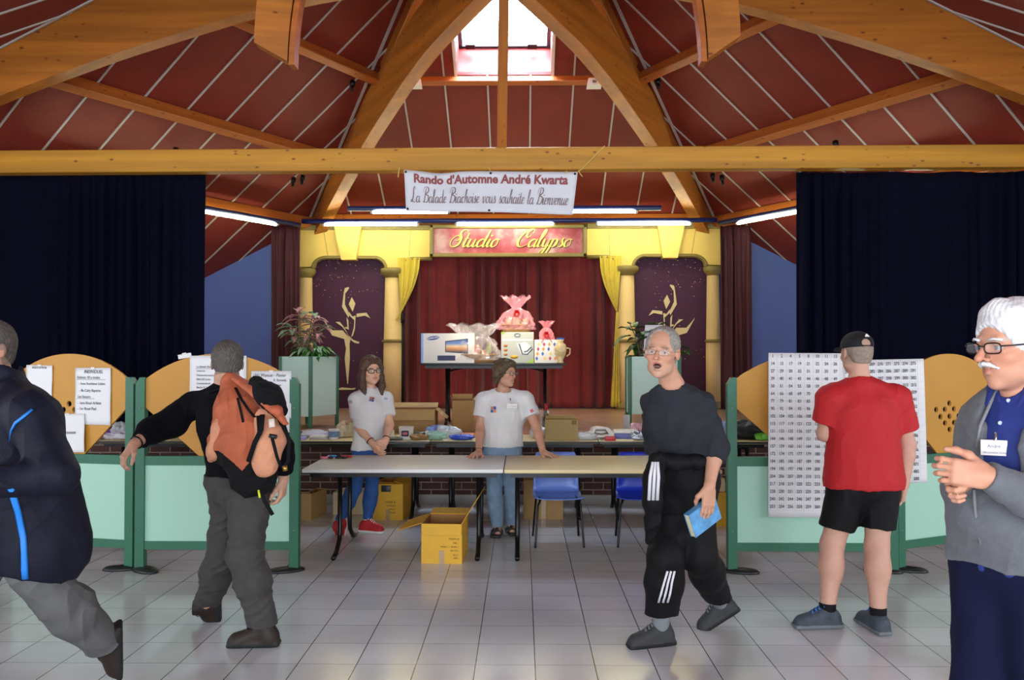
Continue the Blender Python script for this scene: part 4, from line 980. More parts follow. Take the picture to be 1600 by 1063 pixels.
m, nt, b, co = nodes_of('sunset_screen_print', .4); sp = nt.nodes.new('ShaderNodeSeparateXYZ'); nt.links.new(co, sp.inputs[0]); mr = nt.nodes.new('ShaderNodeMapRange'); nt.links.new(sp.outputs[2], mr.inputs[0]); mr.inputs[1].default_value = .13; mr.inputs[2].default_value = .27
nt.links.new(ramp(nt, mr.outputs[0], [(0, '2a2030'), (.3, 'd88a40'), (.5, 'f0c890'), (.7, '6a8ac0'), (1, '345a98')]), b.inputs['Base Color'])
g = MB(); g.add([(-.02, -.0025, .14), (.23, -.0025, .12), (.23, -.0025, .28), (-.02, -.0025, .25)], [(0, 1, 2, 3)]); g.build('screen_picture', m, t)
MB().box((-.12, -.0015, .03), (.09, 0, .09)).build('dark_label', mat('navy_print', '1e2450', .5), t)
def cello(mb, c, r, h, seed, n=48, m=24, neck=.22, flare=.5):
    rnd = random.Random(seed); ph = [rnd.uniform(0, 6) for _ in range(12)]
    def fn(u, v):
        a = u * 2 * math.pi; rr = (1 - v / .62) ** .55 if v < .6 else 0
        if v < .62: k = math.sqrt(max(0, 1 - (v / .62) ** 2.2)) * (1 - neck) + neck
        else: k = neck + flare * ((v - .62) / .38) ** 1.2
        k *= 1 + .10 * math.sin(5 * a + ph[0] + v * 9) + .07 * math.sin(11 * a + ph[1] - v * 14) + .05 * math.sin(23 * a + ph[2] + v * 20)
        return (c[0] + r[0] * k * math.cos(a), c[1] + r[1] * k * math.sin(a), c[2] + h * v + .04 * h * math.sin(9 * a + ph[3]) * (v > .9))
    mb.grid(fn, n, m, closeu=True, smooth=False)
def bow(parent, c, s, m=RIB):
    g = MB(); rnd = random.Random(3)
    for i in range(16):
        a = i * 2.4; e = .5 + .5 * ((i * 7) % 5) / 5; d = Vector((math.cos(a) * e, -.5 - .3 * rnd.random(), math.sin(a) * e)) * s
        q = Vector(c); p = [q, q + d * .6 + Vector((0, 0, s * .25)), q + d, q + d * .7 - Vector((0, 0, s * .2)), q]; g.tube(p, s * .13, 4, cap=False, flat=.25)
    for e in (-1, 1): g.tube([Vector(c), Vector(c) + Vector((e * s * .8, -.03, -s * 1.0)), Vector(c) + Vector((e * s * 1.3, -.03, -s * 1.9))], s * .12, 4, flat=.25)
    g.build('bow', m, parent)
def basket(px0, px1, pyb, pyt, Y, hb, lab, zb, seed, film, hr=1., bowpos=None, items=9, flare=.5, neck=.22, split=.6):
    a = at(px0, pyb, Y); b = at(px1, pyt, Y); t = thing('gift_basket', lab, 'gift basket', ((a.x + b.x) / 2, Y + .14, zb)); W = (b.x - a.x) / 2; H = b.z - zb
    k = MB(); k.lathe([(W * .72, 0), (W * .80, hb * .5), (W * .9, hb), (W * .86, hb), (W * .75, hb * .4), (W * .6, .01)], 36, squash=.55)
    k.build('basket', WICK, t)
    r = MB(); r.tube([(W * .9 * math.cos(i * .1745), W * .5 * math.sin(i * .1745), hb + .003 * (i % 2)) for i in range(36)], .008, 6, closed=True); r.build('rim', WICK, t)
    rnd = random.Random(seed)
    for i in range(items):
        cx, cy = rnd.uniform(-.55, .55) * W, rnd.uniform(-.2, .2) * W; s = rnd.uniform(.028, .045); hh = rnd.uniform(.07, .15) * hr
        col = rnd.choice(['c8a060', 'e8d8a8', '8a4a20', 'd86a50', 'd8c8b0', 'b02028', '7a8a40'])
        q = MB(); q.lathe([(s * .8, 0), (s, .01), (s, hh * .7), (s * .5, hh * .85), (s * .45, hh)], 14, M=Matrix.Translation((cx, cy, hb * .5)) @ Matrix.Rotation(rnd.uniform(-.5, .5), 4, 'Y')); q.build('packed_jar', mat('jar_' + {'c8a060': 'tan', 'e8d8a8': 'cream', '8a4a20': 'brown', 'd86a50': 'coral', 'd8c8b0': 'pale', 'b02028': 'red', '7a8a40': 'olive'}[col], col, .35), t)
    k = MB(); cello(k, (0, 0, hb * .35), (W * .95, W * .6), H - hb * .35, seed, flare=flare, neck=neck); o = k.build('cellophane_wrap', film, t)
    if bowpos: bow(t, (bowpos[0] * W, -W * .35, bowpos[1] * H), bowpos[2])
    return t
b1 = basket(698, 782, 566, 506, 9.78 + .0, .10, 'oval basket in clear cellophane in front of the television box', pz + .001, 4, CELL, items=20, flare=.5, neck=.5, hr=1.35)
t, W, H = boxthing('appliance_box', 783, 834, 566, 519, 9.84, .26, mat('grey_green_box_print', 'b9bcae', .5), 'grey kitchen appliance box in the middle of the prize table', 'box', pz + .001)
dk = mat('box_picture_dark', '33363a', .4); g = MB()
g.tube([(W * .1, -.002, H * .62), (W * .3, -.002, H * .3), (W * .6, -.002, H * .28), (W * .92, -.002, H * .45), (W * .85, -.002, H * .52), (W * .6, -.002, H * .38), (W * .4, -.002, H * .36)], .010, 4, flat=.1); g.build('pictured_handle', dk, t)
g = MB(); g.prism([(W * -.05, H * .62), (W * .2, H * .3), (W * .75, H * .3), (W * .8, H * .55), (W * .5, H * .68)], -.001, 0); g.prism([(-W * .9, H * .72), (W * .9, H * .72), (W * .9, H * .77), (-W * .9, H * .77)], -.001, 0); g.build('pictured_appliance', mat('picture_silver', 'd8dad4', .3), t)
g = MB(); g.tube([(math.cos(a / 16 * 6.283) * .035, -.002, H * .9 + math.sin(a / 16 * 6.283) * .018) for a in range(16)], .004, 4, closed=True); g.build('logo_outline', dk, t)
g = MB()
for i in range(4): g.lathe([(.022, 0), (.022, .001)], 16, M=wall_frame((-W * .72, -.001, H * (.14 + .14 * i))), squash=.7)
g.build('food_picture', mat('picture_orange', 'c87838', .5), t)
MB().lathe([(.045, 0), (.045, .001)], 20, M=wall_frame((-W * .2, -.001, H * .2)), squash=.5).build('pictured_dish', mat('picture_amber', 'd8a030', .5), t)
for q_ in ([(W * .5, 0), (W, 0), (W, H * .16)], [(-W, H * .9), (-W * .7, H), (-W, H)]): MB().prism(q_, -.0015, 0).build('green_corner', mat('picture_green', '9cc04a', .5), t)
zb2 = pz + .002 + H
basket(777, 836, 519, 462, 9.84, .085, 'tall cellophane gift basket with a red bow on top of the appliance box', zb2, 9, PNK, bowpos=(.05, .52, .055), items=10, flare=.62, neck=.2)
# bottle gift pack with red foil and coloured pattern
t, W, H = boxthing('patterned_gift_box', 835, 872, 566, 531, 9.86, .14, WHT, 'white gift carton with coloured diamonds at the right end of the prize table', 'box', pz + .001)
for j, (cn, c) in enumerate([('blue', '2b5cb8'), ('orange', 'e08a28'), ('crimson', 'c02038'), ('yellow', 'ecc85a')]):
    g = MB()
    for i in range(4):
        x = (-.8 + .5 * i + .06 * j) * W; z = H * (.2 + .2 * ((i + j) % 4)); s = .017
        g.prism([(x - s, z), (x, z - s * 1.6), (x + s, z), (x, z + s * 1.6)], -.001, 0)
    g.build('diamond_print', mat('print_' + cn, c, .4), t)
q = at(854, 531, 9.9); t = thing('foil_gift', 'small parcel in pink and red crinkled film on the patterned carton', 'gift', (q.x, 9.93, pz + .002 + H))
k = MB(); cello(k, (0, 0, 0), (.085, .05), .22, 21, flare=.75, neck=.35); k.build('film', mat('red_pink_film', 'e88a8e', .15, alpha=.75), t); bow(t, (0, -.05, .06), .05)
q = at(876, 566, 9.8); t = thing('painted_vase', 'gilded vase with blue rim beside the patterned carton', 'vase', (q.x, 9.84, pz + .001))
MB().lathe([(.035, 0), (.04, .01), (.03, .03), (.06, .10), (.075, .17), (.06, .22), (.03, .25), (.045, .28)], 24).build('body', mat('gilded_cream', 'd8bf88', .3, var=.25, vscale=30), t)
MB().lathe([(.03, .25), (.047, .285), (.05, .30), (.044, .30)], 24).build('rim', mat('print_blue', '2b5cb8', .4), t)
MB().tube([(.07, 0, .18), (.115, 0, .17), (.11, 0, .11), (.07, 0, .08)], .009, 8).build('handle', mat('gilded_cream', 'd8bf88', .3), t)
# ================= planters =================
LEAFG = mat('leaf_green', '3f7a2c', .45, var=.2, vscale=14); LEAFD = mat('dark_leaf_green', '234f22', .4, var=.2, vscale=14); LEAFV = mat('variegated_leaf', '8fb08a', .5, var=.35, vscale=40); LEAFP = mat('pink_variegated_leaf', 'c98f94', .5, var=.35, vscale=30); STEM = mat('plant_stem', '6a6a3a', .6)
def leaf(mb, p, d, L, W, droop=.4, mi=0):
    d = Vector(d).normalized(); s = d.cross(Vector((0, 0, 1)))
    if s.length < .05: s = Vector((1, 0, 0))
    s.normalize(); n = 7; vs = []
    for i in range(n):
        t = i / (n - 1); c = Vector(p) + d * L * t + Vector((0, 0, -droop * L * t * t)); w_ = W * math.sin(math.pi * min(1, t * .92 + .08) ** .8) * .5
        up = Vector((0, 0, 1)) * w_ * .35
        vs += [c - s * w_ + up, c, c + s * w_ + up]
    mb.add(vs, [(3 * i + j, 3 * i + j + 1, 3 * i + 4 + j, 3 * i + 3 + j) for i in range(n - 1) for j in (0, 1)], mi, True)
def planter(corners, lab, ztop, zpan):
    c = sum((Vector(p + (0,)) for p in corners), Vector()) / 4; t = thing('planter_box', lab, 'planter', (c.x, c.y, SZ))
    for i, p in enumerate(corners):
        q = Vector(p + (0,)) - c; r = Vector(corners[(i + 1) % 4] + (0,)) - c; d = (r - q).normalized()
        MB().bbox((q.x - .02, q.y - .02, 0), (q.x + .02, q.y + .02, ztop - SZ), .004).build('post', GRN, t)
        k = MB(); nrm = Vector((d.y, -d.x, 0)) * .006; a_, b_ = q + d * .022, r - d * .022
        k.add([(a_ + nrm * s + Vector((0, 0, z)))[:] for z in (zpan - SZ, ztop - SZ - .003) for s in (-1, 1)] + [(b_ + nrm * s + Vector((0, 0, z)))[:] for z in (zpan - SZ, ztop - SZ - .003) for s in (-1, 1)], [(0, 1, 3, 2), (4, 6, 7, 5), (0, 4, 5, 1), (2, 3, 7, 6), (0, 2, 6, 4), (1, 5, 7, 3)]).build('side_panel', mat('pale_mint_panel', 'bcd8cc', .5), t)
    k = MB(); k.add([(Vector(p + (0,)) - c + Vector((0, 0, ztop - SZ - .06)))[:] for p in corners], [(0, 1, 2, 3)]); tag(k.build('soil', mat('potting_soil', '3a2a1e', .9), t), kind='stuff')
    return t, c
zt_ = at(480, 557, 9.5).z; zp_ = at(480, 651, 9.5).z
t, c = planter([(-2.41, 9.45), (-2.2, 9.86), (-2.61, 10.07), (-2.81, 9.65)], 'pale green planter box with dark green posts on the left of the stage', zt_, zp_)
pl = thing('leafy_plant', 'pink and green variegated plant in the left stage planter', 'plant', (c.x, c.y, zt_ - .06))
rnd = random.Random(11); g1, g2, g3, st = MB(), MB(), MB(), MB()
for i in range(9):
    a = i * 2.4; h = rnd.uniform(.25, .58); b0 = Vector((rnd.uniform(-.1, .1), rnd.uniform(-.1, .1), 0)); tp = b0 + Vector((math.cos(a) * rnd.uniform(.05, .16), math.sin(a) * .1, h)); st.tube([b0, b0.lerp(tp, .5) + Vector((0, 0, .04)), tp], .007, 6)
    for j in range(8):
        az = j * .95 + i; leaf(rnd.choice([g1, g1, g2]), tp - Vector((0, 0, .05 * (j % 3))), (math.cos(az), math.sin(az) * .7, rnd.uniform(.1, .7)), rnd.uniform(.16, .25), rnd.uniform(.07, .10), rnd.uniform(.3, .8))
for i in range(170):
    az = rnd.uniform(0, 6.28); r_ = rnd.uniform(0, .2); leaf(rnd.choice([g3, g3, g2]), (math.cos(az) * r_ + .05, math.sin(az) * r_, rnd.uniform(.06, .17)), (math.cos(az), math.sin(az), rnd.uniform(-.2, .5)), rnd.uniform(.09, .15), rnd.uniform(.045, .07), .6)
for q, nm_, m_ in ((g1, 'pink_leaves', LEAFP), (g2, 'pale_leaves', LEAFV), (g3, 'low_foliage', LEAFG), (st, 'stems', STEM)): tag(q.build(nm_, m_, pl), kind='stuff')
t, c = planter([(X(984, 9.6), 9.6), (X(1062, 9.6), 9.62), (X(1062, 9.6) + .02, 10.05), (X(984, 9.6) + .02, 10.03)], 'pale planter box with dark green posts behind the man with the book', zt_ - .0, at(480, 647, 9.6).z)
pl = thing('leafy_plant', 'dark green broad leaved plant in the right stage planter', 'plant', (c.x, c.y, zt_ - .06))
g1, g2, st = MB(), MB(), MB(); rnd = random.Random(8)
for i in range(11):
    a = i * 2.4 + .3; h = rnd.uniform(.12, .5) * (1 if i % 2 else .8); b0 = Vector((rnd.uniform(-.18, .2), rnd.uniform(-.1, .1), 0)); tp = b0 + Vector((math.cos(a) * .14, math.sin(a) * .1, h)); st.tube([b0, b0.lerp(tp, .5) + Vector((0, 0, .05)), tp], .006, 6)
    for j in range(5):
        az = j * 1.3 + i; leaf(rnd.choice([g1, g2, g2]), tp - Vector((0, 0, .07 * (j % 3))), (math.cos(az), math.sin(az) * .7, rnd.uniform(0, .6)), rnd.uniform(.15, .24), rnd.uniform(.09, .14), rnd.uniform(.4, .9))
for i in range(40):
    az = rnd.uniform(0, 6.28); leaf(g2, (rnd.uniform(-.24, .24), rnd.uniform(-.1, .1), .06), (math.cos(az), math.sin(az), .3), .12, .06, .6)
for q, nm_, m_ in ((g1, 'bright_leaves', LEAFG), (g2, 'dark_leaves', LEAFD), (st, 'stems', STEM)): tag(q.build(nm_, m_, pl), kind='stuff')
a = at(1005, 552, 9.72); b = at(1036, 508, 9.72)
tag(MB().grid(lambda u, v: (a.x + (b.x - a.x) * (u + .1 * v * (1 - u)), 9.72 + .01 * math.sin(u * 3), a.z - .05 + (b.z - a.z + .05) * v), 8, 8).build('paper_card', PAP), 'blank white card standing in the right stage planter', 'paper').modifiers.new('thickness', 'SOLIDIFY').thickness = .002
# ================= things on the long tables =================
ZT = z2 + .0005
def crumple(name, px, w, d, h, m, lab, cat, Y=8.2, z=None, seed=0, rz=0, amp=.25, group=None):
    rnd = random.Random(seed + int(px)); ph = [rnd.uniform(0, 6) for _ in range(9)]; k = MB()
    def fn(u, v):
        a = u * 2 * math.pi; e = math.pi * v; s = math.sin(e) ** .6
        f = 1 + amp * (.5 * math.sin(3 * a + ph[0] + 3 * v) + .35 * math.sin(7 * a + ph[1] - 6 * v) + .3 * math.sin(5 * e + ph[2] + 2 * a) + .2 * math.sin(13 * a + ph[3] + 9 * v))
        return (w / 2 * math.cos(a) * s * f, d / 2 * math.sin(a) * s * f, max(0, h * .5 * (1 - math.cos(e)) * (f if v > .3 else 1)))
    k.grid(fn, 40, 18, closeu=True); o = k.build(name, m); o.location = (X(px, Y), Y, ZT if z is None else z); o.rotation_euler = (0, 0, rz)
    return tag(o, lab, cat, group)
def slab(name, px, w, d, h, m, lab, cat, Y=8.15, z=None, rz=0, r=.006):
    o = MB().bbox((-w / 2, -d / 2, 0), (w / 2, d / 2, h), r).build(name, m); o.location = (X(px, Y), Y, ZT if z is None else z); o.rotation_euler = (0, 0, rz); return tag(o, lab, cat)
PLW = mat('white_plastic_bag', 'dcdce6', .35); NAVY = mat('navy_cloth', '20284e', .7); LIL = mat('lilac_plastic', '8f8ac8', .4); CLR = mat('clear_wrap', 'e8f0f4', .1, alpha=.55, spec=.8); BGE = mat('beige_bag', 'cfc09c', .5); BLB = mat('royal_blue_plastic', '2348b8', .35); GNB = mat('pale_green_bag', '9cc8b0', .4, alpha=.9); REDP = mat('red_plastic', 'c4202a', .4)
crumple('plastic_parcel', 189, .16, .14, .13, CLR, 'clear wrapped parcel on the stage table seen through the gap left of the green posts', 'parcel', seed=1, Y=8.3)
crumple('purple_bag', 174, .12, .12, .07, mat('purple_bag_film', '8a5ab8', .4), 'small purple bag on the stage table at the far left gap', 'bag', seed=2, Y=8.35)
crumple('white_bag', 190, .30, .16, .06, PLW, 'flat white bag on the stage table at the far left gap', 'bag', seed=3, Y=8.12)
crumple('clear_bag', 242, .14, .12, .16, CLR, 'clear bag on the stage table just right of the twin green posts', 'bag', seed=4, Y=8.3)
crumple('striped_bag', 458, .16, .18, .09, NAVY, 'navy folded cloth on the stage table beside the right post of the second screen', 'cloth', seed=5, Y=8.3)
crumple('white_bag', 488, .34, .16, .06, PLW, 'crumpled white bag on the stage table left of the young woman', 'bag', seed=6, Y=8.35)
slab('paperback_book', 464, .19, .14, .022, LIL, 'lilac book lying on the stage table below the navy cloth', 'book', Y=8.14, rz=.2)
slab('paperback_book', 500, .17, .14, .016, mat('book_pages', 'd8d4c8', .6), 'upper white book of the little pile left of the picture mug', 'book', Y=8.15, rz=-.1, z=ZT + .0205)
slab('paperback_book', 500, .18, .14, .02, mat('book_grey', 'a8a49c', .6), 'lower grey book of the little pile left of the picture mug', 'book', Y=8.15, rz=.05)
def cup(px, r, h, m, lab, Y=8.16, z=None, handle=False, name='mug', cat='mug', label_m=None, top=1.):
    t = thing(name, lab, cat, (X(px, Y), Y, ZT if z is None else z))
    MB().lathe([(r * .9, 0), (r * .95, .004), (r * top, h), (r * top - .004, h), (r * .85, .008), (0.001, .006)], 24, cap=False).build('body', m, t)
    if label_m: MB().lathe([(r * .96 * (1 + (top - .95) * .3) + .001, h * .22), (r * .98 * (1 + (top - .95) * .7) + .001, h * .8)], 24, cap=False).build('printed_band', label_m, t)
    if handle: MB().tube([(r, 0, h * .8), (r + .03, 0, h * .75), (r + .03, 0, h * .3), (r, 0, h * .2)], .005, 8).build('handle', m, t)
    return t
cup(522, .052, .10, EM, 'white mug with a blue picture on the stage table beside the young woman', label_m=mat('mug_blue_print', '6a86a8', .4, var=.4, vscale=40), handle=True)
crumple('beige_bag', 540, .18, .16, .14, BGE, 'gold and beige bag behind the picture mug', 'bag', seed=8, Y=8.35)
cup(612, .028, .075, EM, 'small white cup right of the young woman’s elbow', name='cup', cat='cup', Y=8.3)
t = cup(635, .068, .125, EM, 'white tub with a black and red badge on the stage table', name='tub', cat='tub', top=1.1)
MB().bbox((-.035, -.081, .035), (.035, -.074, .09), .01).build('badge', mat('dark_ink', '2a2c3a', .6), t); MB().bbox((-.024, -.084, .05), (.024, -.08, .075), .008).build('badge_mark', mat('badge_red', 'c87078', .5), t)
slab('black_pouch', 617, .09, .08, .02, TOPK, 'small black pouch in front of the small white cup', 'pouch', Y=8.2)
o = MB().lathe([(.03, 0), (.034, .005), (.034, .10), (.028, .105)], 20, M=Matrix.Rotation(R(90), 4, 'Y') @ Matrix.Translation((-.035, 0, 0))).build('black_can', TOPK); o.location = (X(648, 8.2), 8.2, ZT); tag(o, 'black can lying beside the badge tub', 'can')
o = MB().lathe([(.03, 0), (.034, .06), (.03, .063), (.026, .0)], 20, M=Matrix.Rotation(R(78), 4, 'Y') @ Matrix.Translation((-.036, 0, 0))).build('paper_cup', EM); o.location = (X(662, 8.22), 8.22, ZT); tag(o, 'white cup lying on its side right of the black can', 'cup')
slab('black_tray', 619, .13, .10, .02, TOPK, 'black flat case at the front edge of the stage table', 'case', Y=8.08)
crumple('brown_parcel', 655, .17, .13, .05, mat('brown_parcel_wrap', '94703c', .5), 'brown wrapped packet in front of the badge tub', 'packet', Y=8.1, seed=3)
crumple('green_bag', 682, .2, .14, .07, GNB, 'pale green plastic bag on the stage table', 'bag', Y=8.12, seed=9)
crumple('clear_bag', 702, .24, .14, .10, CLR, 'clear crumpled bag behind the pale green bag', 'bag', Y=8.34, seed=10)
crumple('blue_wrapper', 684, .22, .14, .09, mat('blue_white_film', '7a94d0', .35, var=.4, vscale=18), 'blue and white wrapper behind the pale green bag', 'wrapper', Y=8.52, seed=11)
o = MB().lathe([(.03, 0), (.03, .012), (.001, .014)], 20).build('badge_tin', mat('tin_white', 'e0d0d0', .3)); o.location = (X(696, 8.06), 8.06, ZT); tag(o, 'little round white and red tin in front of the green bag', 'tin')
crumple('blue_bag', 722, .24, .12, .05, BLB, 'royal blue plastic bag beside the older woman’s arm', 'bag', Y=8.1, seed=12, amp=.15)
slab('orange_tray', 731, .14, .16, .03, mat('orange_plastic', 'd8762c', .4), 'orange tray behind the royal blue bag', 'tray', Y=8.4)
crumple('white_parcel', 840, .16, .2, .10, PLW, 'white packet on the stage table, right under the older woman’s raised elbow', 'packet', Y=8.3, seed=14)
t = thing('wrapped_bottle', 'dark bottle with a red capsule in clear cellophane behind the tan carton', 'bottle', (X(853, 8.38), 8.38, ZT))
MB().lathe([(.036, 0), (.038, .01), (.038, .20), (.014, .25), (.013, .29)], 20).build('bottle', mat('dark_bottle_glass', '14140f', .1), t); MB().lathe([(.0145, .27), (.0145, .335), (.001, .337)], 16).build('capsule', REDP, t)
k = MB(); cello(k, (-.02, 0, 0), (.10, .08), .27, 5, flare=.25, neck=.3); k.build('cellophane', CELL, t)
t = thing('steam_iron', 'white steam iron with grey trim lying on the stage table', 'iron', (X(937, 8.22), 8.22, ZT), R(8))
prof = [(-.14, .02), (-.14, .05), (-.09, .075), (-.08, .11), (-.02, .125), (.08, .11), (.13, .06), (.135, .02)]
MB().prism(prof, -.05, .05).build('body', EM, t); MB().tube([(-.07, -.055, .06), (-.05, -.055, .09), (.04, -.055, .09), (.07, -.055, .06), (.0, -.055, .05)], .012, 8, closed=True).build('grip', mat('grey_plastic', '8c8880', .4), t)
MB().bbox((-.15, -.055, 0), (.14, .055, .018), .008).build('soleplate', mat('steel', 'b8b8b8', .25, .8), t)
crumple('clear_bag', 916, .2, .12, .06, CLR, 'clear bag with white bits left of the steam iron', 'bag', Y=8.14, seed=15)
slab('red_box', 953, .10, .06, .04, REDP, 'small bright red box at the table edge beside the steam iron', 'box', Y=8.06)
slab('blue_carton', 976, .25, .14, .05, mat('lilac_blue_carton', '6c70b4', .5), 'lilac blue carton between the steam iron and the man with the book', 'box', Y=8.3)
slab('carton_lid', 976, .24, .13, .035, EM, 'white tray on top of the lilac blue carton', 'tray', Y=8.3, z=ZT + .051)
crumple('red_white_bag', 1001, .2, .14, .12, mat('red_white_film', 'd8a8ac', .4, var=.45, vscale=9), 'red and white bag left of the man in the grey sweater', 'bag', Y=8.42, seed=16)
crumple('foil_parcel', 1000, .17, .12, .07, mat('silver_foil', 'b8c4d0', .2, .6), 'silver foil parcel in front of the red and white bag', 'parcel', Y=8.12, seed=17)
cup(979, .035, .19, mat('frosted_glass', 'd0d4d4', .3, alpha=.8), 'tall pale glass cylinder on the stage edge above the lilac carton', name='glass_vase', cat='vase', Y=9.0, z=SZ)
crumple('checked_bag', 1127, .14, .14, .14, mat('blue_white_check', '8a9ac8', .4, var=.5, vscale=40), 'blue and white bag just left of the right screen post', 'bag', Y=8.25, seed=18)
crumple('dark_jacket', 1168, .36, .3, .16, mat('black_quilted_cloth', '16181a', .6), 'heap of black clothing on the stage table behind the right screen', 'clothing', Y=8.25, seed=19, amp=.18)
crumple('orange_cloth', 1160, .16, .14, .06, mat('orange_cloth', 'd8602c', .6), 'orange cloth lying on the stage behind the black clothing', 'clothing', Y=9.0, z=SZ, seed=20)
crumple('green_bag', 1190, .14, .12, .06, mat('lime_bag', '6cc040', .4), 'lime green bag right of the black clothing heap', 'bag', Y=8.1, seed=21)
slab('red_folder', 1180, .3, .2, .03, mat('pinkish_red_folder', 'c0304a', .5), 'pinkish red folder on the stage behind the green bag', 'folder', Y=9.05, z=SZ)
# marker pens on the white table
def pen(px, py, m, capm, lab, a, L=.10):
    p = at(px, py, 7.0); s = (TZ - EYE) / (p.z - EYE); q = cam.location + (p - cam.location) * s
    t = thing('marker_pen', lab, 'marker pen', (q.x, q.y, TZ + .0095), R(a))
    MB().tube([(-L / 2, 0, 0), (L * .1, 0, 0)], .009, 10).build('barrel', m, t); MB().tube([(L * .1, 0, 0), (L * .5, 0, 0)], .0095, 10).build('cap', capm, t)
pen(511, 717, mat('pink_pen', 'e87a90', .4), TOPK, 'pink marker pen with a black cap on the white table', 5)
pen(524, 714.5, mat('sky_blue_pen', '4a90d8', .4), TOPK, 'blue marker pen on the white table', 20)
pen(533, 717, TOPK, TOPK, 'black marker pen lying in front of the blue one', -5)
pen(541, 715, mat('red_pen', 'b82830', .4), mat('red_pen', 'b82830', .4), 'dark red marker pen, rightmost of the four', -12)
# ================= people =================
def facing(yaw, pitch=0., roll=0.):
    """axes (right, front, up): yaw 0 looks at the viewer, 90 to the right of the picture, 180 away; pitch > 0 looks down"""
    y = R(yaw); f = Vector((math.sin(y), -math.cos(y), 0)); r = f.cross(Vector((0, 0, 1)))
    p = R(pitch); f2 = f * math.cos(p) - Vector((0, 0, math.sin(p))); u = r.cross(f2); q = R(roll)
    r2 = r * math.cos(q) + u * math.sin(q); u2 = r2.cross(f2)
    return Matrix((r2, f2, u2)).transposed()
def lin(h): return np.array(hexc(h)[:3])
SKINM = mat('skin', 'd0a080', .5, attr='Col', bump=.08, bscale=250, spec=.35)
class Person:
    def __init__(s, label, base, h=.005):
        s.root = thing('person', label, 'person', base); s.h = h; s.J = {}; s.tw = facing(0); s.hw = facing(0); s.g = 1.; s.hs = 1.; s.belly = 0.
    def hp(s, x, y, z): return s.J['head'] + s.hw @ (Vector((x, y, z)) * s.hs)
    def pb(s, name, mb, m, parent=None):
        o = s.root.location; mb.v = [(v[0] - o.x, v[1] - o.y, v[2] - o.z) for v in mb.v]; return mb.build(name, m, parent or s.root)
    def torso(s, S, off=0., k=.05, low=True, up=True):
        J = s.J; g = s.g; M = s.tw; f = M.col[1]
        S.ell(J['chest'] - M.col[2] * .01, (.158 * g + off, .112 * g + off, .17 + off * .5), M, k)
        S.cone(J['pelvis'], J['chest'], .148 * g + off, .155 * g + off, k, fl=(f, 1.34))
        if up:
            nk = J['neck'] - M.col[2] * .045
            S.chain([J['shL'], nk, J['shR']], [.052 * g + off, .050 + off, .052 * g + off], k)
        if low: S.ell(J['pelvis'], (.165 * g + off, .125 * g + off, .13 + off * .4), M, k)
        if s.belly: S.ell(J['chest'].lerp(J['pelvis'], .62) + f * (.03 + s.belly * .4), (.14 * g + off, .09 + s.belly + off, .13), M, k)
    def arm(s, S, sd, off=0., a=0., b=1., k=.025, cut=None, low=True):
        J = s.J; sh, el, wr = J['sh' + sd], J['el' + sd], J['wr' + sd]; g = s.g
        S.cone(sh, el, .054 * g + off, .040 * g + off * .9, k, cut=None if low else cut)
        if low: S.chain([el, el.lerp(wr, .3), wr], [.040 * g + off * .9, .040 * g + off * .9, .027 + off * .8], k, cut=cut)
    def leg(s, S, sd, off=0., k=.04, upto=1., offlow=None):
        J = s.J; hi, kn, an = J['hi' + sd], J['kn' + sd], J['an' + sd]; g = s.g; o2 = off if offlow is None else offlow
        S.cone(hi, kn, .085 * g + off, .056 * g + (off + o2) / 2, k)
        ax = (kn - an).normalized(); back = s.tw.col[1] * -1
        if upto > .3: S.chain([kn, kn.lerp(an, .3), an], [.056 * g + (off + o2) / 2, .055 * g + o2, .037 * g + o2], k); S.ell(kn.lerp(an, .28) + back * .02, (.045 * g + o2 * .8, .045 * g + o2 * .8, .11), None, k)
    def hand(s, S, sd, d, n, curl=(.35,) * 4, thumb=None, spread=.12, sc=1., k=.006, tcurl=.4, bend2=None):
        """d: along the fingers, n: way the palm faces; curl in radians per joint"""
        W = s.J['wr' + sd]; d = Vector(d).normalized(); n = Vector(n); n = (n - d * n.dot(d)).normalized()
        t = d.cross(n) * (1 if sd == 'R' else -1)     # towards the thumb
        if thumb is not None and Vector(thumb).dot(t) < 0: t = -t
        Mh = Matrix((t, d, n)).transposed()
        S.box(W + d * .052 * sc, (.039 * sc, .048 * sc, .0135 * sc), Mh, r=.012 * sc, k=.015)
        S.cone(W - d * .01, W + d * .03 * sc, .026 * sc, .024 * sc, .02, fl=(n, 1.25))
        tips = []
        for i, (o, L, r) in enumerate(((.029, .076, .0088), (.0098, .086, .0092), (-.0098, .080, .0088), (-.0285, .062, .0078))):
            p = W + (d * (.093 - abs(o) * .18) + t * o) * sc; dd = (d + t * (o / .03) * spread).normalized(); c = curl[i] if i < len(curl) else curl[-1]
            ang = c * .8; pts = [p - dd * .02 * sc, p]
            for fr in (.48, .30, .24):
                q = dd * math.cos(ang) + n * math.sin(ang); p = p + q * L * fr * sc; pts.append(p); ang += c
            S.chain(pts, [r * sc * f for f in (1.05, 1.05, .98, .9, .78)], k); tips.append(pts)
        p = W + (d * .022 + t * .026 + n * .004) * sc; a = (d * .62 + t * .72 + n * .28).normalized(); p1 = p + a * .042 * sc
        b = (d * .86 + t * (.35 - tcurl * .5) + n * (.25 + tcurl * .4)).normalized(); p2 = p1 + b * .034 * sc; c_ = (d * .9 + t * (.1 - tcurl * .6) + n * (.2 + tcurl * .5)).normalized(); p3 = p2 + c_ * .026 * sc
        S.chain([p - d * .01, p1, p2, p3], [.016 * sc, .0125 * sc, .0105 * sc, .009 * sc], .010)
        return tips
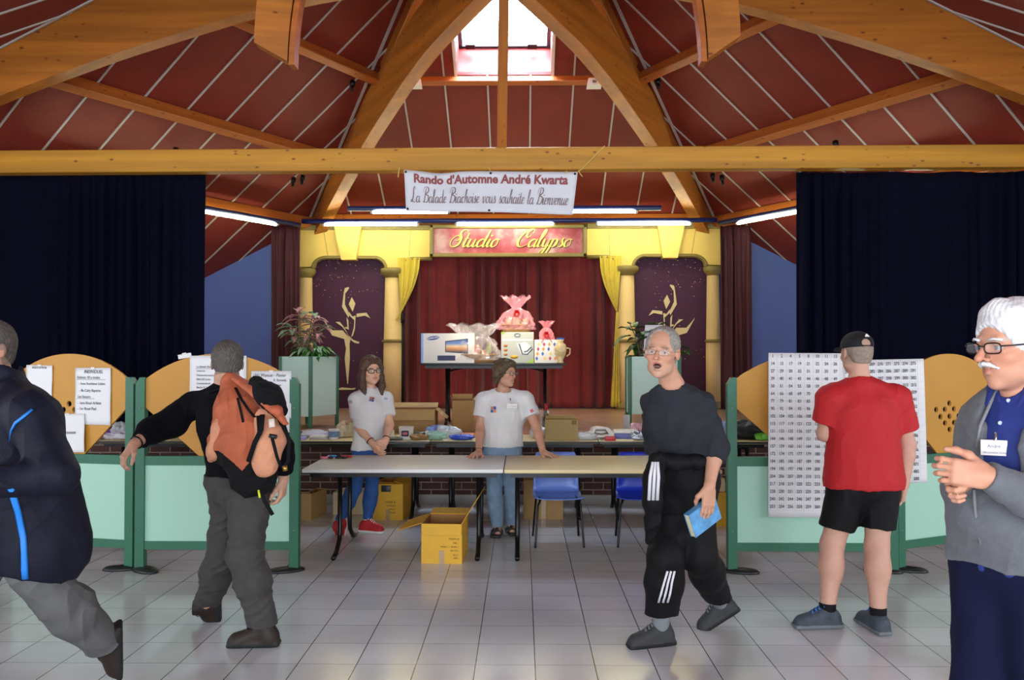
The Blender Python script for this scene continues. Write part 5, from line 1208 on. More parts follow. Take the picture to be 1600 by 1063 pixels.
    def head(s, S, jaw=0., female=False, nose=1., gaunt=0., mouth_open=0.):
        h, A, q = s.hp, s.hw, s.hs
        def e(x, y, z, r, k=.02, op='u'): S.ell(h(x, y, z), tuple(v * q for v in r), A, k * q, op)
        e(0, -.018, .035, (.074, .094, .084)); e(0, .022, -.018, (.060 - gaunt * .003, .066, .088), .03)
        e(0, .034 , -.072 - jaw, (.047 - (.004 if female else 0), .044, .038), .03); e(0, .068, -.097 - jaw, (.018, .015, .014), .02)
        for x in (-1, 1):
            e(x * .037, .060, -.022, (.021, .018, .017), .018); e(x * (.046 - gaunt * .008), .015, -.066 - jaw, (.017, .028, .019), .02)
        S.cone(h(-.03, .079, .027), h(.03, .079, .027), .008 * q, .008 * q, .012 * q)
        for x in (-1, 1): e(x * .031, .096, .005, (.017, .014, .0115), .008, 's')
        for x in (-1, 1): e(x * .031, .0775, .0125, (.0155, .0125, .0058), .004); e(x * .031, .0765, -.004, (.0145, .0115, .004), .004)
        S.cone(h(0, .084, .014), h(0, .108 + .006 * nose, -.022), .0075 * q, .0105 * q * (.85 if female else 1), .008 * q)
        for x in (-1, 1): e(x * .0115, .099, -.027, (.0075, .009, .0065), .006)
        zm = -.054; mo = mouth_open
        S.chain([h(-.023, .076, zm + .002), h(0, .0915, zm + .006), h(.023, .076, zm + .002)], [.004 * q, .0062 * q, .004 * q], .006 * q)
        S.chain([h(-.020, .076, zm - .004 - mo), h(0, .0905, zm - .008 - mo), h(.020, .076, zm - .004 - mo)], [.004 * q, .0068 * q, .004 * q], .006 * q)
        if mo: e(0, .092, zm - mo * .45, (.0195, .022, .004 + mo * .55), .003, 's')
        else: S.cone(h(-.02, .089, zm), h(.02, .089, zm), .0022, .0022, .002, op='s'); S.cone(h(-.008, .097, zm), h(.008, .097, zm), .003, .003, .002, op='s')
        for x in (-1, 1):
            S.ell(h(x * .0765, -.008, -.004), (.0085 * q, .019 * q, .031 * q), A @ Matrix.Rotation(R(12), 3, 'X') @ Matrix.Rotation(R(x * 14), 3, 'Z'), .007 * q)
            S.ell(h(x * .086, .0, -.002), (.004 * q, .009 * q, .016 * q), A, .004, 's')
        S.chain([h(0, -.03, -.04), s.J['neck'], s.J['chest'] + s.tw.col[2] * .14], [.050 * q * (.84 if female else 1), .052 * q * (.82 if female else 1), .058 * s.g], .03)
    def skin(s, base, lips='a86058', brow='6a5a50', scalp=None, extra=None, redness=.3, mouth=False):
        b, l, w = lin(base), lin(lips), lin(brow)
        def f(P):
            Lc = (P - np.array(s.J['head'])) @ np.array(s.hw) / s.hs; x, y, z = Lc[:, 0], Lc[:, 1], Lc[:, 2]
            n = .5 + .5 * np.sin(P[:, 0] * 71 + 3 * np.sin(P[:, 2] * 53)) * np.sin(P[:, 1] * 63 + P[:, 2] * 41)
            col = b[None] * (.97 + .05 * n[:, None]); hd = (np.abs(z) < .16) & (np.sqrt(x * x + y * y) < .15)
            def mixm(m, c, a=1.):
                m = (np.clip(m, 0, 1) * a * hd)[:, None]; return col * (1 - m) + np.array(c)[None] * m
            red = b * np.array([1.02, .72, .66])
            col = mixm(np.exp(-((np.abs(x) - .04) ** 2 / .0004 + (z + .02) ** 2 / .0005)) * (y > .03), red, redness)
            col = mixm(np.exp(-(x ** 2 / .0002 + (z + .022) ** 2 / .0003)) * (y > .09), red, redness * 1.2)
            col = mixm((np.abs(x) > .074) * (np.abs(y + .008) < .03) * (np.abs(z) < .04) * 1., red, redness)
            col = mixm(np.exp(-((x / .022) ** 4 + ((z + .055) / .0105) ** 4)) * (y > .078), l, .85)
            if mouth: col = mixm(((x / .019) ** 2 + ((z + .055 + mouth * .5) / (mouth * .62 + .002)) ** 2 < 1) * (y < .091) * (y > .05) * 1., (.05, .01, .01), 1)
            col = mixm(np.exp(-(((np.abs(x) - .031) / .019) ** 4 + ((z - .026 + (np.abs(x) - .03) * .15) / .0048) ** 4)) * (y > .06), w, .8)
            if scalp is not None: col = scalp(x, y, z, col, mixm)
            if extra is not None: col = extra(P, x, y, z, col)
            return col
        return f
    def eyes(s, iris='4a3a2a', gaze=0.):
        for x in (-1, 1):
            k = MB(); c = s.hp(x * .031, .0755, .0045); r = .0122 * s.hs; M = Matrix.Translation(c) @ s.hw.to_4x4()
            bm = bmesh.new(); bmesh.ops.create_uvsphere(bm, u_segments=16, v_segments=10, radius=r); k.bm(bm, 0, True, M)
            o = s.pb('eye', k, mat('eye_white', 'b8b2ac', .3))
            k = MB(); bm = bmesh.new(); bmesh.ops.create_uvsphere(bm, u_segments=12, v_segments=8, radius=r * .55); k.bm(bm, 0, True, M @ Matrix.Translation(Vector((gaze * r, .60 * r, 0))))
            s.pb('iris', k, mat('iris_' + iris, iris, .15), o)
    def glasses(s, m, rx=.021, rz=.015, lens=True, thick=.0016, zc=.004, rimless=False, square=2.5):
        k = MB(); y0 = .104
        for x in (-1, 1):
            pts = []
            for i in range(28):
                a = 2 * math.pi * i / 28; ca, sa = math.cos(a), math.sin(a); px = math.copysign(abs(ca) ** (2 / square), ca) * rx; pz = math.copysign(abs(sa) ** (2 / square), sa) * rz
                pts.append(s.hp(x * .033 + px, y0 - abs(px + x * .033) * .12, zc + pz))
            k.tube(pts, thick, 6, closed=True)
            if lens:
                l = MB(); l.add([tuple(p) for p in pts], [tuple(range(28))]); lm = l
                s.__dict__.setdefault('_lens', []).append(lm)
            k.tube([s.hp(x * (.033 + rx), y0 - .007, zc + rz * .4), s.hp(x * .074, y0 - .02, zc + rz * .4), s.hp(x * .084, .01, zc + .004), s.hp(x * .083, -.012, zc), s.hp(x * .081, -.022, zc - .015)], thick * 1.05, 6)
        k.tube([s.hp(-.033 + rx, y0 - .002, zc + rz * .3), s.hp(0, y0 + .004, zc + rz * .5), s.hp(.033 - rx, y0 - .002, zc + rz * .3)], thick, 6)
        o = s.pb('glasses', k, m)
        for lm in s.__dict__.pop('_lens', []): s.pb('lens', lm, mat('spectacle_lens', 'ffffff', .03, alpha=.10, spec=.6), o)
    def hairS(s, thick=.008, front=.05, low=-.05, k=.02, back=0.):
        S = Sdf(); q = s.hs
        S.ell(s.hp(0, -.020 - back, .037), tuple((v + thick) * q for v in (.075, .094, .084)), s.hw, k)
        S.ell(s.hp(0, -.055 - back, -.01), tuple((v + thick) * q for v in (.062, .045, .07)), s.hw, .02)
        S.ell(s.hp(0, .10 + (front - .05), -.035), (.088 * q, .075 * q, .105 * q), s.hw, .012, 's')
        for x in (-1, 1): S.ell(s.hp(x * .085, -.0, -.015), (.022 * q, .028 * q, .036 * q), s.hw, .008, 's')
        S.cut(s.hp(0, -.06, low), s.hw @ Vector((0, .35, -1))); return S
    def strands(s, amp=.0016, f=300, flow=(0, .3, 1)):
        A = np.array(s.hw); c = np.array(s.J['head'])
        def fn(P):
            L = (P - c) @ A; th = np.arctan2(L[:, 0], L[:, 1] + .02); rr = np.sqrt(L[:, 0] ** 2 + L[:, 1] ** 2 + 1e-6)
            return amp * (np.sin(th * 38 + 6 * np.sin(L[:, 2] * 45)) + .6 * np.sin(th * 83 + L[:, 2] * 60) + .5 * np.sin(L[:, 0] * f + 4 * np.sin(L[:, 1] * 60)))
        return fn
    def shoe(s, sd, toe, up=(0, 0, 1), L=.27, mats=None, boot=0., h=None, lace=None, name='shoe', w=1., colfn=None, alth=None):
        A = s.J['an' + sd]; d = Vector(toe).normalized(); u = Vector(up); u = (u - d * u.dot(d)).normalized(); r = d.cross(u); M = Matrix((r, d, u)).transposed()
        H = alth or .085; S = Sdf(); q = L / .27
        S.box(A + d * .055 * q - u * (H - .013), (.043 * w, .132 * q, .013), M, r=.012, k=.01)
        S.ell(A + d * .135 * q - u * (H - .026), (.045 * w, .052 * q, .030), M, .012)
        S.cone(A - d * .028 * q - u * (H - .052), A + d * .14 * q - u * (H - .042), .044 * w, .035 * w, .03, fl=(r, 1.02))
        S.cone(A - d * .005 + u * (.0 + boot), A - d * .022 * q - u * .035, .045, .045, .03, cut=[(A + u * (.015 + boot), u)])
        S.cone(A + d * .018 + u * .004, A + d * .105 * q - u * .036, .036, .030, .03)
        S.cut(A - u * H, -u)
        a, un = np.array(A), np.array(u)
        o = sdf_obj(name, S, h or s.h * .8, mats, s.root, matfn=lambda P: ((P - a) @ un < -(H - .024)).astype(int))
        if lace:
            k = MB()
            for i in range(5):
                t = i / 4; c = A + d * (.048 + .072 * t) * q + u * (.030 - .050 * t + .004 * math.sin(3.1 * t)); wd = .020
                k.tube([c - r * wd - u * .005, c + u * .009, c + r * wd - u * .006 + d * .006], .0028, 6); k.tube([c + r * wd - u * .005, c + u * .010 + d * .004, c - r * wd - u * .006 + d * .006], .0028, 6)
            c = A + d * .036 + u * .044
            for sg in (-1, 1): k.tube([c, c + r * sg * .02 + u * .012, c + r * sg * .036 - u * .004, c + r * sg * .02 - u * .006, c], .0025, 6)
            s.pb('laces', k, lace, o)
        return o
def W(px, py, Y): return at(px, py, Y)
def tween(a, b, t): return a.lerp(b, t)
# ---- man with the orange backpack ----
P = Person('walking man seen from behind in a black sweater and grey trousers, left arm stretched out', (at(372, 800, 4.62).x, 4.62, 0), .0048)
P.tw = facing(-150); P.hw = facing(-158, 8, 0); P.g = 1.0; P.hs = 1.02
J = P.J = dict(head=W(355, 569, 4.6), neck=W(352, 604, 4.62), chest=W(362, 655, 4.62), pelvis=W(376, 752, 4.65), shL=W(302, 634, 4.66), shR=W(408, 640, 4.52),
    elL=W(244, 668, 4.55), wrL=W(209, 695, 4.37), elR=W(440, 700, 4.52), wrR=W(443, 750, 4.62), hiL=W(362, 768, 4.7), hiR=W(391, 770, 4.6), knL=W(349, 868, 4.72), anL=W(322, 950, 4.96), knR=W(384, 872, 4.5), anR=W(414, 974, 4.56))
J['anR'].z = .088
S = Sdf(); P.torso(S); P.head(S); 
for sd in 'LR': P.arm(S, sd); P.leg(S, sd); 
P.hand(S, 'L', (-.35, -.35, -.62), (.5, .5, -.45), curl=(.65, .7, .75, .8), thumb=(-.2, -.5, .5), sc=.92); P.hand(S, 'R', (-.12, .1, -1), (-.9, .1, .1), curl=(.55, .6, .65, .7), thumb=(0, -.1, 0))
def scalp_grey(x, y, z, col, mx): return mx(((z > .0) & (y < .055)) | ((y < -.01) & (z > -.06)), lin('6a625a'), .7)
sdf_obj('body', S, P.h, SKINM, P.root, P.skin('c4967c', scalp=scalp_grey, brow='4a4038'))
P.eyes()
S = P.hairS(.009, low=-.045); S.disp.append(P.strands(.0015)); sdf_obj('hair', S, .0035, mat('dark_grey_hair', '4c4640', .7, var=.35, vscale=60), P.root)
SWT = mat('black_knit', '08090f', .9, spec=.15, bump=.25, bscale=300, var=.08)
S = Sdf(); P.torso(S, .02); 
for sd in 'LR': P.arm(S, sd, .024, cut=[(J['wr' + sd].lerp(J['el' + sd], .28), J['wr' + sd] - J['el' + sd])])
S.cone(J['elL'].lerp(J['wrL'], .2), J['elL'].lerp(J['shL'], .5) + Vector((0, 0, -.05)), .055, .07, .05)
S.cut(P.hp(0, -.03, -.085), P.hw @ Vector((0, .1, 1))); S.cut(J['pelvis'] + Vector((0, 0, -.02)), (0, 0, -1)); S.disp.append(folds(.005, 14, 12, 18, 1.))
sdf_obj('sweater', S, P.h, SWT, P.root)
TRG = mat('grey_brown_cotton', '3a3734', .85, bump=.2, bscale=200, var=.12, vscale=12)
S = Sdf(); P.torso(S, .028, low=True, up=False); P.leg(S, 'L', .034, offlow=.035); P.leg(S, 'R', .034, offlow=.040)
S.cut(J['pelvis'] + Vector((0, 0, .045)), (0, 0, 1)); S.disp.append(folds(.010, 17, 15, 22, 2.)); 
lc = [(J['anR'] + Vector((0, 0, .045)), (0, 0, -1))]
S.cut(J['anR'] + Vector((0, 0, .028)), (0, 0, -1)); sdf_obj('trousers', S, P.h, TRG, P.root)
DRS = [mat('dark_brown_leather', '2a201a', .55, spec=.3, bump=.2, bscale=80), mat('black_rubber', '141414', .7)]
P.shoe('R', (-1, -.08, 0), L=.29, mats=DRS, boot=.03, lace=BLK2); P.shoe('L', (-.10, .35, -1), up=(-.9, -.25, .1), L=.28, mats=DRS, boot=.06, lace=BLK2)
k = MB(); c = J['wrL'].lerp(J['elL'], .12); d = (J['elL'] - J['wrL']).normalized(); a = d.orthogonal().normalized(); b = d.cross(a)
k.tube([c + (a * math.cos(i * .3927) + b * math.sin(i * .3927)) * .034 for i in range(16)], .005, 6, closed=True); P.pb('watch', k, BLK2)
# ---- orange backpack, worn by the man ----
bp = thing('backpack', 'orange hiking backpack with black base on the back of the man in black', 'backpack', (at(392, 690, 4.4).x, 4.40, at(392, 760, 4.4).z))
ORG = mat('orange_pack_cloth', 'b05a38', .75, bump=.25, bscale=120, var=.12, vscale=10); PBK = mat('black_pack_cloth', '0e0e10', .85, spec=.2, bump=.2, bscale=150); PKL = mat('pale_orange_cloth', 'c98a68', .75, bump=.25, bscale=120, var=.1, vscale=10)
BM = facing(-150, 0, 0) @ Matrix.Rotation(R(-10), 3, 'Y')
def bo(name, S, h, m, parent=bp, matfn=None): return sdf_obj(name, S, h, m, parent, matfn=matfn)
S = Sdf(); c = W(385, 690, 4.40)
S.chain([W(362, 600, 4.50), W(372, 640, 4.42), W(388, 690, 4.38), W(394, 742, 4.40)], [.055, .11, .145, .125], .06, fl=(BM.col[1], 1.15)); S.chain([W(350, 640, 4.46), W(352, 700, 4.42)], [.05, .09], .05)
S.disp.append(folds(.013, 18, 15, 13, 3.)); zc = W(390, 728, 4.4).z
PP = np.array(W(390, 715, 4.4)); 
bo('main_bag', S, .005, [ORG, PBK], matfn=lambda Q: ((Q[:, 2] - zc) < .10 * np.abs(np.sin((Q[:, 0] - PP[0]) * 11)) - .01).astype(int))
S = Sdf(); S.chain([W(402, 600, 4.33), W(420, 618, 4.27), W(432, 640, 4.28)], [.05, .075, .06], .05, fl=((.5, .3, .9), 1.3)); S.disp.append(folds(.006, 30, 25, 30, 4.)); bo('lid', S, .0045, PBK)
S = Sdf(); S.chain([W(370, 592, 4.42), W(400, 612, 4.28), W(430, 640, 4.22), W(446, 662, 4.24)], [.03, .04, .035, .02], .03, fl=((.3, -.3, .9), 1.7)); S.disp.append(folds(.004, 40, 35, 30, 7.)); bo('top_flap', S, .004, ORG)
S = Sdf(); S.chain([W(415, 655, 4.27), W(420, 690, 4.235), W(414, 725, 4.24)], [.06, .075, .07], .04, fl=(BM.col[1], 1.5)); S.disp.append(folds(.007, 24, 20, 16, 5.)); bo('front_pocket', S, .0045, PKL)
S = Sdf(); S.chain([W(352, 640, 4.40), W(346, 670, 4.35), W(336, 705, 4.36), W(330, 718, 4.38)], [.03, .045, .04, .02], .03); S.chain([W(362, 650, 4.36), W(358, 690, 4.32), W(352, 712, 4.33)], [.025, .04, .02], .03); S.disp.append(folds(.004, 35, 30, 22, 6.)); bo('hanging_jacket_sleeve', S, .0045, PKL)
def strap(pts, wd, nm='strap', m=PBK, flat=.25, parent=bp):
    o = parent.matrix_basis.translation; MB().tube([Vector(p) - o for p in pts], wd, 8, flat=flat).build(nm, m, parent)
strap([W(410, 648, 4.19), W(408, 672, 4.155), W(398, 692, 4.16), W(388, 722, 4.18)], .014); strap([W(404, 650, 4.2), W(406, 680, 4.155)], .012)
strap([W(425, 684, 4.15), W(433, 715, 4.16), W(438, 728, 4.18)], .009); strap([W(444, 665, 4.2), W(452, 690, 4.19), W(450, 722, 4.2), W(440, 732, 4.2)], .010)
strap([W(408, 765, 4.28), W(412, 780, 4.27), W(426, 805, 4.27)], .011, 'hanging_strap', flat=.3); strap([W(345, 608, 4.47), W(333, 612, 4.52), W(318, 622, 4.62)], .02, 'shoulder_strap')
strap([W(421, 681, 4.145), W(432, 683, 4.145)], .014, 'buckle', m=TOPK, flat=.8); strap([W(404, 766, 4.28), W(406, 778, 4.27)], .006, 'yellow_cord', m=mat('yellow_cord', 'c8d020', .5), flat=1)
strap([W(445, 728, 4.2), W(446, 736, 4.2)], .012, 'clip', m=mat('brass', 'b09040', .3, .8), flat=1)
strap([W(368, 606, 4.335), W(376, 622, 4.30), W(388, 640, 4.27), W(398, 652, 4.22)], .010, 'seam_gap_strip'); strap([W(371, 622, 4.32), W(376, 642, 4.30), W(380, 660, 4.27)], .007, 'seam_gap_strip')  # first strip puts the shade of the flap gap in as black cloth
strap([W(424, 655, 4.165), W(425, 668, 4.155)], .016, 'white_patch', m=mat('white_cotton_patch', 'd8c8b8', .8), flat=.3)
# ---- young woman ----
P = Person('young woman with long brown hair and black glasses in a white T-shirt, hands joined', (at(575, 700, 7.5).x, 7.5, 0), .0055)
P.tw = facing(38); P.hw = facing(30, 4, -3); P.g = .86; P.hs = 1.06
Yw = 7.45
J = P.J = dict(head=W(580, 579, Yw), neck=W(577, 606, Yw + .03), chest=W(578, 646, Yw), pelvis=W(576, 703, Yw + .04), shR=W(556, 625, Yw - .04), shL=W(603, 624, Yw + .08), elR=W(560, 668, Yw - .06), wrR=W(582, 693, Yw - .16),
   elL=W(609, 664, Yw + .0), wrL=W(603, 688, Yw - .14), hiR=W(565, 714, Yw - .02), hiL=W(584, 714, Yw + .08), knR=W(554, 765, Yw - .1), anR=W(527, 822, 7.28), knL=W(580, 772, Yw + .02), anL=W(573, 817, Yw + .02))
S = Sdf(); P.torso(S); P.head(S, female=True, nose=.4)
for sd in 'LR': P.arm(S, sd); P.leg(S, sd)
P.hand(S, 'R', (.55, -.25, -.75), (.6, .5, .1), curl=(.5, .5, .5, .55), sc=.93); P.hand(S, 'L', (-.45, -.3, -.8), (-.5, .6, 0), curl=(.5, .5, .5, .55), sc=.93)
sdf_obj('body', S, P.h, SKINM, P.root, P.skin('dcab8e', lips='b86a62', brow='3c2c20', redness=.2)); P.eyes()
P.glasses(mat('black_acetate', '161416', .3), rx=.024, rz=.017, thick=.0034)
S = P.hairS(.012, front=.055, low=-.09); q = P.hp
for x, dy in ((-1, 0), (1, 0)):
    S.chain([q(x * .05, .035, .085), q(x * .078, .02, .02), q(x * .082, .015, -.06), q(x * .085, .02, -.13), q(x * .07, .045, -.205)], [.022, .020, .024, .030, .016], .03)
    S.chain([q(x * .03, -.07, .03), q(x * .06, -.06, -.06), q(x * .07, -.05, -.15), q(x * .075, -.02, -.2)], [.04, .04, .035, .02], .03)
S.chain([q(0, -.085, .0), q(0, -.09, -.1), q(0, -.085, -.2)], [.05, .045, .03], .04)
S.disp.append(P.strands(.002)); sdf_obj('hair', S, .0042, mat('brown_hair', '4e3424', .55, var=.35, vscale=40), P.root)
TEE = mat('white_cotton', 'dcdcda', .8, bump=.12, bscale=200, var=.03)
def tee(P, off, hem, sl=.62, m=TEE, neck=(.068, -.02), nm='t_shirt', seed=1., amp=.005, wide=.0):
    J = P.J; S = Sdf(); P.torso(S, off)
    if wide: S.cone(J['pelvis'] + Vector((0, 0, .02)), J['chest'], (.155 + wide) * P.g + off, .15 * P.g + off, .04, fl=(P.tw.col[1], 1.3))
    for sd in 'LR':
        c = J['sh' + sd].lerp(J['el' + sd], sl); S.cone(J['sh' + sd], J['el' + sd], .056 * P.g + off, .058 * P.g + off, .03, cut=[(c, J['el' + sd] - J['sh' + sd])])
    S.cut(hem, (0, 0, -1)); c = J['neck'] + P.tw.col[2] * .0 + P.tw.col[1] * .012
    S.cone(c + P.tw.col[2] * neck[1], c + P.tw.col[2] * .14, neck[0], neck[0] + .03, .006, op='s'); S.disp.append(folds(amp, 16, 14, 11, seed)); return sdf_obj(nm, S, P.h, m, P.root)
tee(P, .018, J['pelvis'] + Vector((0, 0, .0)), sl=.66, seed=1.5, neck=(.054, .01))
DEN = mat('blue_denim', '27508c', .8, bump=.15, bscale=300, var=.12, vscale=14)
S = Sdf(); P.torso(S, .008, up=False); P.leg(S, 'L', .008, offlow=.006); P.leg(S, 'R', .008, offlow=.006); S.cut(J['pelvis'] + Vector((0, 0, .06)), (0, 0, 1)); S.cut(J['anL'] + Vector((0, 0, .035)), (0, 0, -1)); S.disp.append(folds(.003, 25, 22, 30, 2.)); sdf_obj('jeans', S, P.h, DEN, P.root)
RSH = [mat('red_canvas', 'b01c20', .7), mat('white_rubber', 'd8d4cc', .5)]
J['anL'].z = .085; P.shoe('L', (.95, -.35, 0), L=.24, mats=RSH, lace=EM, h=.004); P.shoe('R', (-.25, .5, -.75), up=(-.6, -.5, -.15), L=.24, mats=RSH, h=.004)
def bracelet(P, sd, m, t=.1, r=.029, th=.004, nm='bracelet'):
    k = MB(); c = P.J['wr' + sd].lerp(P.J['el' + sd], t); d = (P.J['el' + sd] - P.J['wr' + sd]).normalized(); a = d.orthogonal().normalized(); b = d.cross(a)
    k.tube([c + (a * math.cos(i * .3927) + b * math.sin(i * .3927)) * r * P.g for i in range(16)], th, 6, closed=True); P.pb(nm, k, m)
bracelet(P, 'R', BLK2, .16, .037); bracelet(P, 'L', BLK2, .12, .036, .005, 'watch')
def decal(P, px, py, Y, wd, ht, cols, nm='printed_logo', tilt=0, parent=None):
    """small printed squares, laid on the cloth by finding its surface"""
    dg = bpy.context.evaluated_depsgraph_get(); k = MB(); c = at(px, py, Y); n = len(cols); g = 2 if n == 4 else 1; d = (c - cam.location).normalized()
    ob = [o for o in P.root.children if o.name.split('.')[0] in ('t_shirt', 'cardigan', 'sweater', 'shirt', 'trousers', 'jacket', 'cap', 'cotton_hoodie')]
    def hit(x, z):
        best = None; dd = (Vector((x, Y, z)) - cam.location).normalized()
        for o in ob:
            ok, loc, no, i = o.ray_cast(cam.location - P.root.location, dd)
            if ok and (best is None or loc.length and (loc - (cam.location - P.root.location)).length < best[1]): best = (loc - dd * .003, (loc - (cam.location - P.root.location)).length)
        return best[0] if best else None
    ms = []
    for i, cc in enumerate(cols):
        gx, gz = (i % g), (i // g); N = 4; pts = []
        for a in range(N):
            for b in range(N):
                u, v = (gx + a / (N - 1) * .94) / g - .5, (gz + b / (N - 1) * .94) / (g if n == 4 else n) - .5
                uu = u * math.cos(R(tilt)) - v * math.sin(R(tilt)); vv = u * math.sin(R(tilt)) + v * math.cos(R(tilt))
                h_ = hit(c.x + uu * wd, c.z + vv * ht); pts.append(h_)
        if any(p is None for p in pts): continue
        k.add([tuple(p) for p in pts], [(a * N + b, (a + 1) * N + b, (a + 1) * N + b + 1, a * N + b + 1) for a in range(N - 1) for b in range(N - 1)], i); 
    if k.v:
        o = k.build(nm, [mat('print_' + c_, c_, .6) for c_ in cols], parent or P.root)
bpy.context.view_layer.update()
decal(P, 581, 624, 7.3, .042, .042, ['7a6a9a', '4a5a9a', 'b08060', 'a04a5a'], tilt=-10); decal(P, 548, 628, 7.3, .03, .03, ['a8a8ac'], tilt=0); decal(P, 603, 623, 7.3, .03, .02, ['9aa8c0'])
# ---- older woman leaning on the table ----
P = Person('older woman with short hair and glasses in a white T-shirt, leaning on the table', (at(790, 700, 7.5).x, 7.5, 0), .0055)
P.tw = facing(8, 8); P.hw = facing(48, 2, 0); P.g = .98; P.hs = 1.0; P.belly = .02
Yo = 7.42
J = P.J = dict(head=W(790, 584, Yo - .06), neck=W(786, 609, Yo), chest=W(787, 648, Yo), pelvis=W(785, 705, Yo + .06), shR=W(757, 626, Yo), shL=W(820, 625, Yo), elR=W(750, 668, Yo - .02), wrR=W(748, 702, 7.21),
   elL=W(838, 668, Yo - .06), wrL=W(849, 701, 7.23), hiR=W(774, 714, Yo + .08), hiL=W(799, 714, Yo + .08), knR=W(773, 770, Yo + .0), anR=W(777, 825, 7.42), knL=W(800, 770, Yo + .05), anL=W(799, 822, 7.5))
for sd in 'LR': J['wr' + sd].z = TZ + .032; J['an' + sd].z = .08
S = Sdf(); P.torso(S); P.head(S, female=True, nose=.8)
for sd in 'LR': P.arm(S, sd); P.leg(S, sd); S.chain([J['an' + sd] + Vector((0, .03, -.03)), J['an' + sd] + Vector((.01, -.12, -.05))], [.035, .03], .02)
P.hand(S, 'R', (-.35, -.9, -.12), (0, 0, -1), curl=(.10, .08, .08, .12), thumb=(.9, 0, 0), spread=.35); P.hand(S, 'L', (.72, -.66, -.14), (0, 0, -1), curl=(.10, .08, .08, .12), thumb=(-.6, -.6, 0), spread=.3)
sdf_obj('body', S, P.h, SKINM, P.root, P.skin('c69478', lips='a8645a', brow='5a4634', redness=.35)); P.eyes()
P.glasses(mat('dark_thin_metal', '2a2826', .3, .6), rx=.021, rz=.014, thick=.0016)
S = P.hairS(.018, front=.055, low=-.075); 
for x in (-1, 1): S.chain([P.hp(x * .04, .04, .095), P.hp(x * .075, .01, .05), P.hp(x * .082, -.03, -.02), P.hp(x * .06, -.06, -.07)], [.022, .022, .024, .02], .03)
S.chain([P.hp(-.05, .055, .085), P.hp(.01, .07, .098), P.hp(.055, .055, .075)], [.016, .02, .016], .02)
S.disp.append(P.strands(.0025)); sdf_obj('hair', S, .0042, mat('greying_brown_hair', '54432e', .6, var=.4, vscale=35), P.root)
tee(P, .024, J['pelvis'] + Vector((0, 0, .045)), sl=.60, seed=2.5, wide=.0)
decal(P, 771, 640, 7.25, .05, .055, ['3f6ab0', 'e08a50', 'd8825a', '3a5a9a']); decal(P, 831, 642, 7.3, .03, .03, ['d86a70'], tilt=30)
S = Sdf(); P.torso(S, .01, up=False); P.leg(S, 'L', .010, k=.012, offlow=.016); P.leg(S, 'R', .010, k=.012, offlow=.016); S.cut(J['pelvis'] + Vector((0, 0, .10)), (0, 0, 1)); S.cut(J['anR'] + Vector((0, 0, -.02)), (0, 0, -1)); S.disp.append(folds(.005, 22, 20, 24, 3.)); sdf_obj('jeans', S, P.h, mat('pale_denim', '7f97ae', .8, bump=.15, bscale=300, var=.1, vscale=14), P.root)
for sd, tx in (('R', -.05), ('L', .12)):
    A = J['an' + sd]; S = Sdf(); S.box((A.x + tx * .05, A.y - .06, .014), (.045, .135, .013), facing(tx * 90), r=.012)
    for dy in (-.03, -.09, -.13): S.cone((A.x - .045, A.y + dy, .03), (A.x, A.y + dy + .0, .075 + dy * .15), .011, .012, .01); S.cone((A.x + .045, A.y + dy, .03), (A.x, A.y + dy, .075 + dy * .15), .011, .012, .01)
    S.cone((A.x, A.y + .05, .06), (A.x, A.y + .04, .02), .02, .02, .02); sdf_obj('sandal', S, .004, mat('dark_sandal_leather', '2a1f1a', .5), P.root)
def badge(P, px, py, Y, wd, ht, top, lines, nm='name_badge', m=EM, rz=0.):
    c = at(px, py, Y); k = MB(); M = Matrix.Translation(c) @ Matrix.Rotation(rz, 4, 'Z'); k.bbox((-wd / 2, -.002, -ht / 2), (wd / 2, .002, ht / 2), .0015, M=M); o = P.pb(nm, k, m)
    g = MB(); Wf = M @ wall_frame((0, -.0026, 0))
    for s, y, sz in lines: text_mb(g, s, Wf @ Matrix.Translation((0, y * ht, 0)), sz, depth=.0002)
    P.pb('badge_writing', g, mat('badge_ink', '5a6a8a', .6), o)
    g = MB(); t = at(*top, Y); g.tube([c + Vector((0, 0, ht / 2)), c.lerp(t, .5) + Vector((0, -.004, 0)), t], .0035, 6); P.pb('badge_clip', g, mat('steel', 'b8b8b8', .25, .8), o)
badge(P, 800, 636, 7.255, .09, .055, (797, 622), [('C. Claude', .1, .016), ('ORGANISATION', -.3, .011)])
bracelet(P, 'R', BLK2, .1, .03, .002)
def along(P, pts, off=.003, kinds=('shirt', 'cardigan', 'jacket', 'sweater')):
    """points on the clothing surface seen at these places of the photograph"""
    out = []
    for px, py in pts:
        dd = (at(px, py, 3.) - cam.location).normalized(); best = None
        for o in P.root.children:
            if o.type != 'MESH' or o.name.split('.')[0] not in kinds: continue
            ok, loc, no, i = o.ray_cast(cam.location - P.root.location, dd)
            if ok:
                L = (loc - (cam.location - P.root.location)).length
                if best is None or L < best[0]: best = (L, loc + P.root.location - dd * off)
        if best: out.append(best[1])
    return out
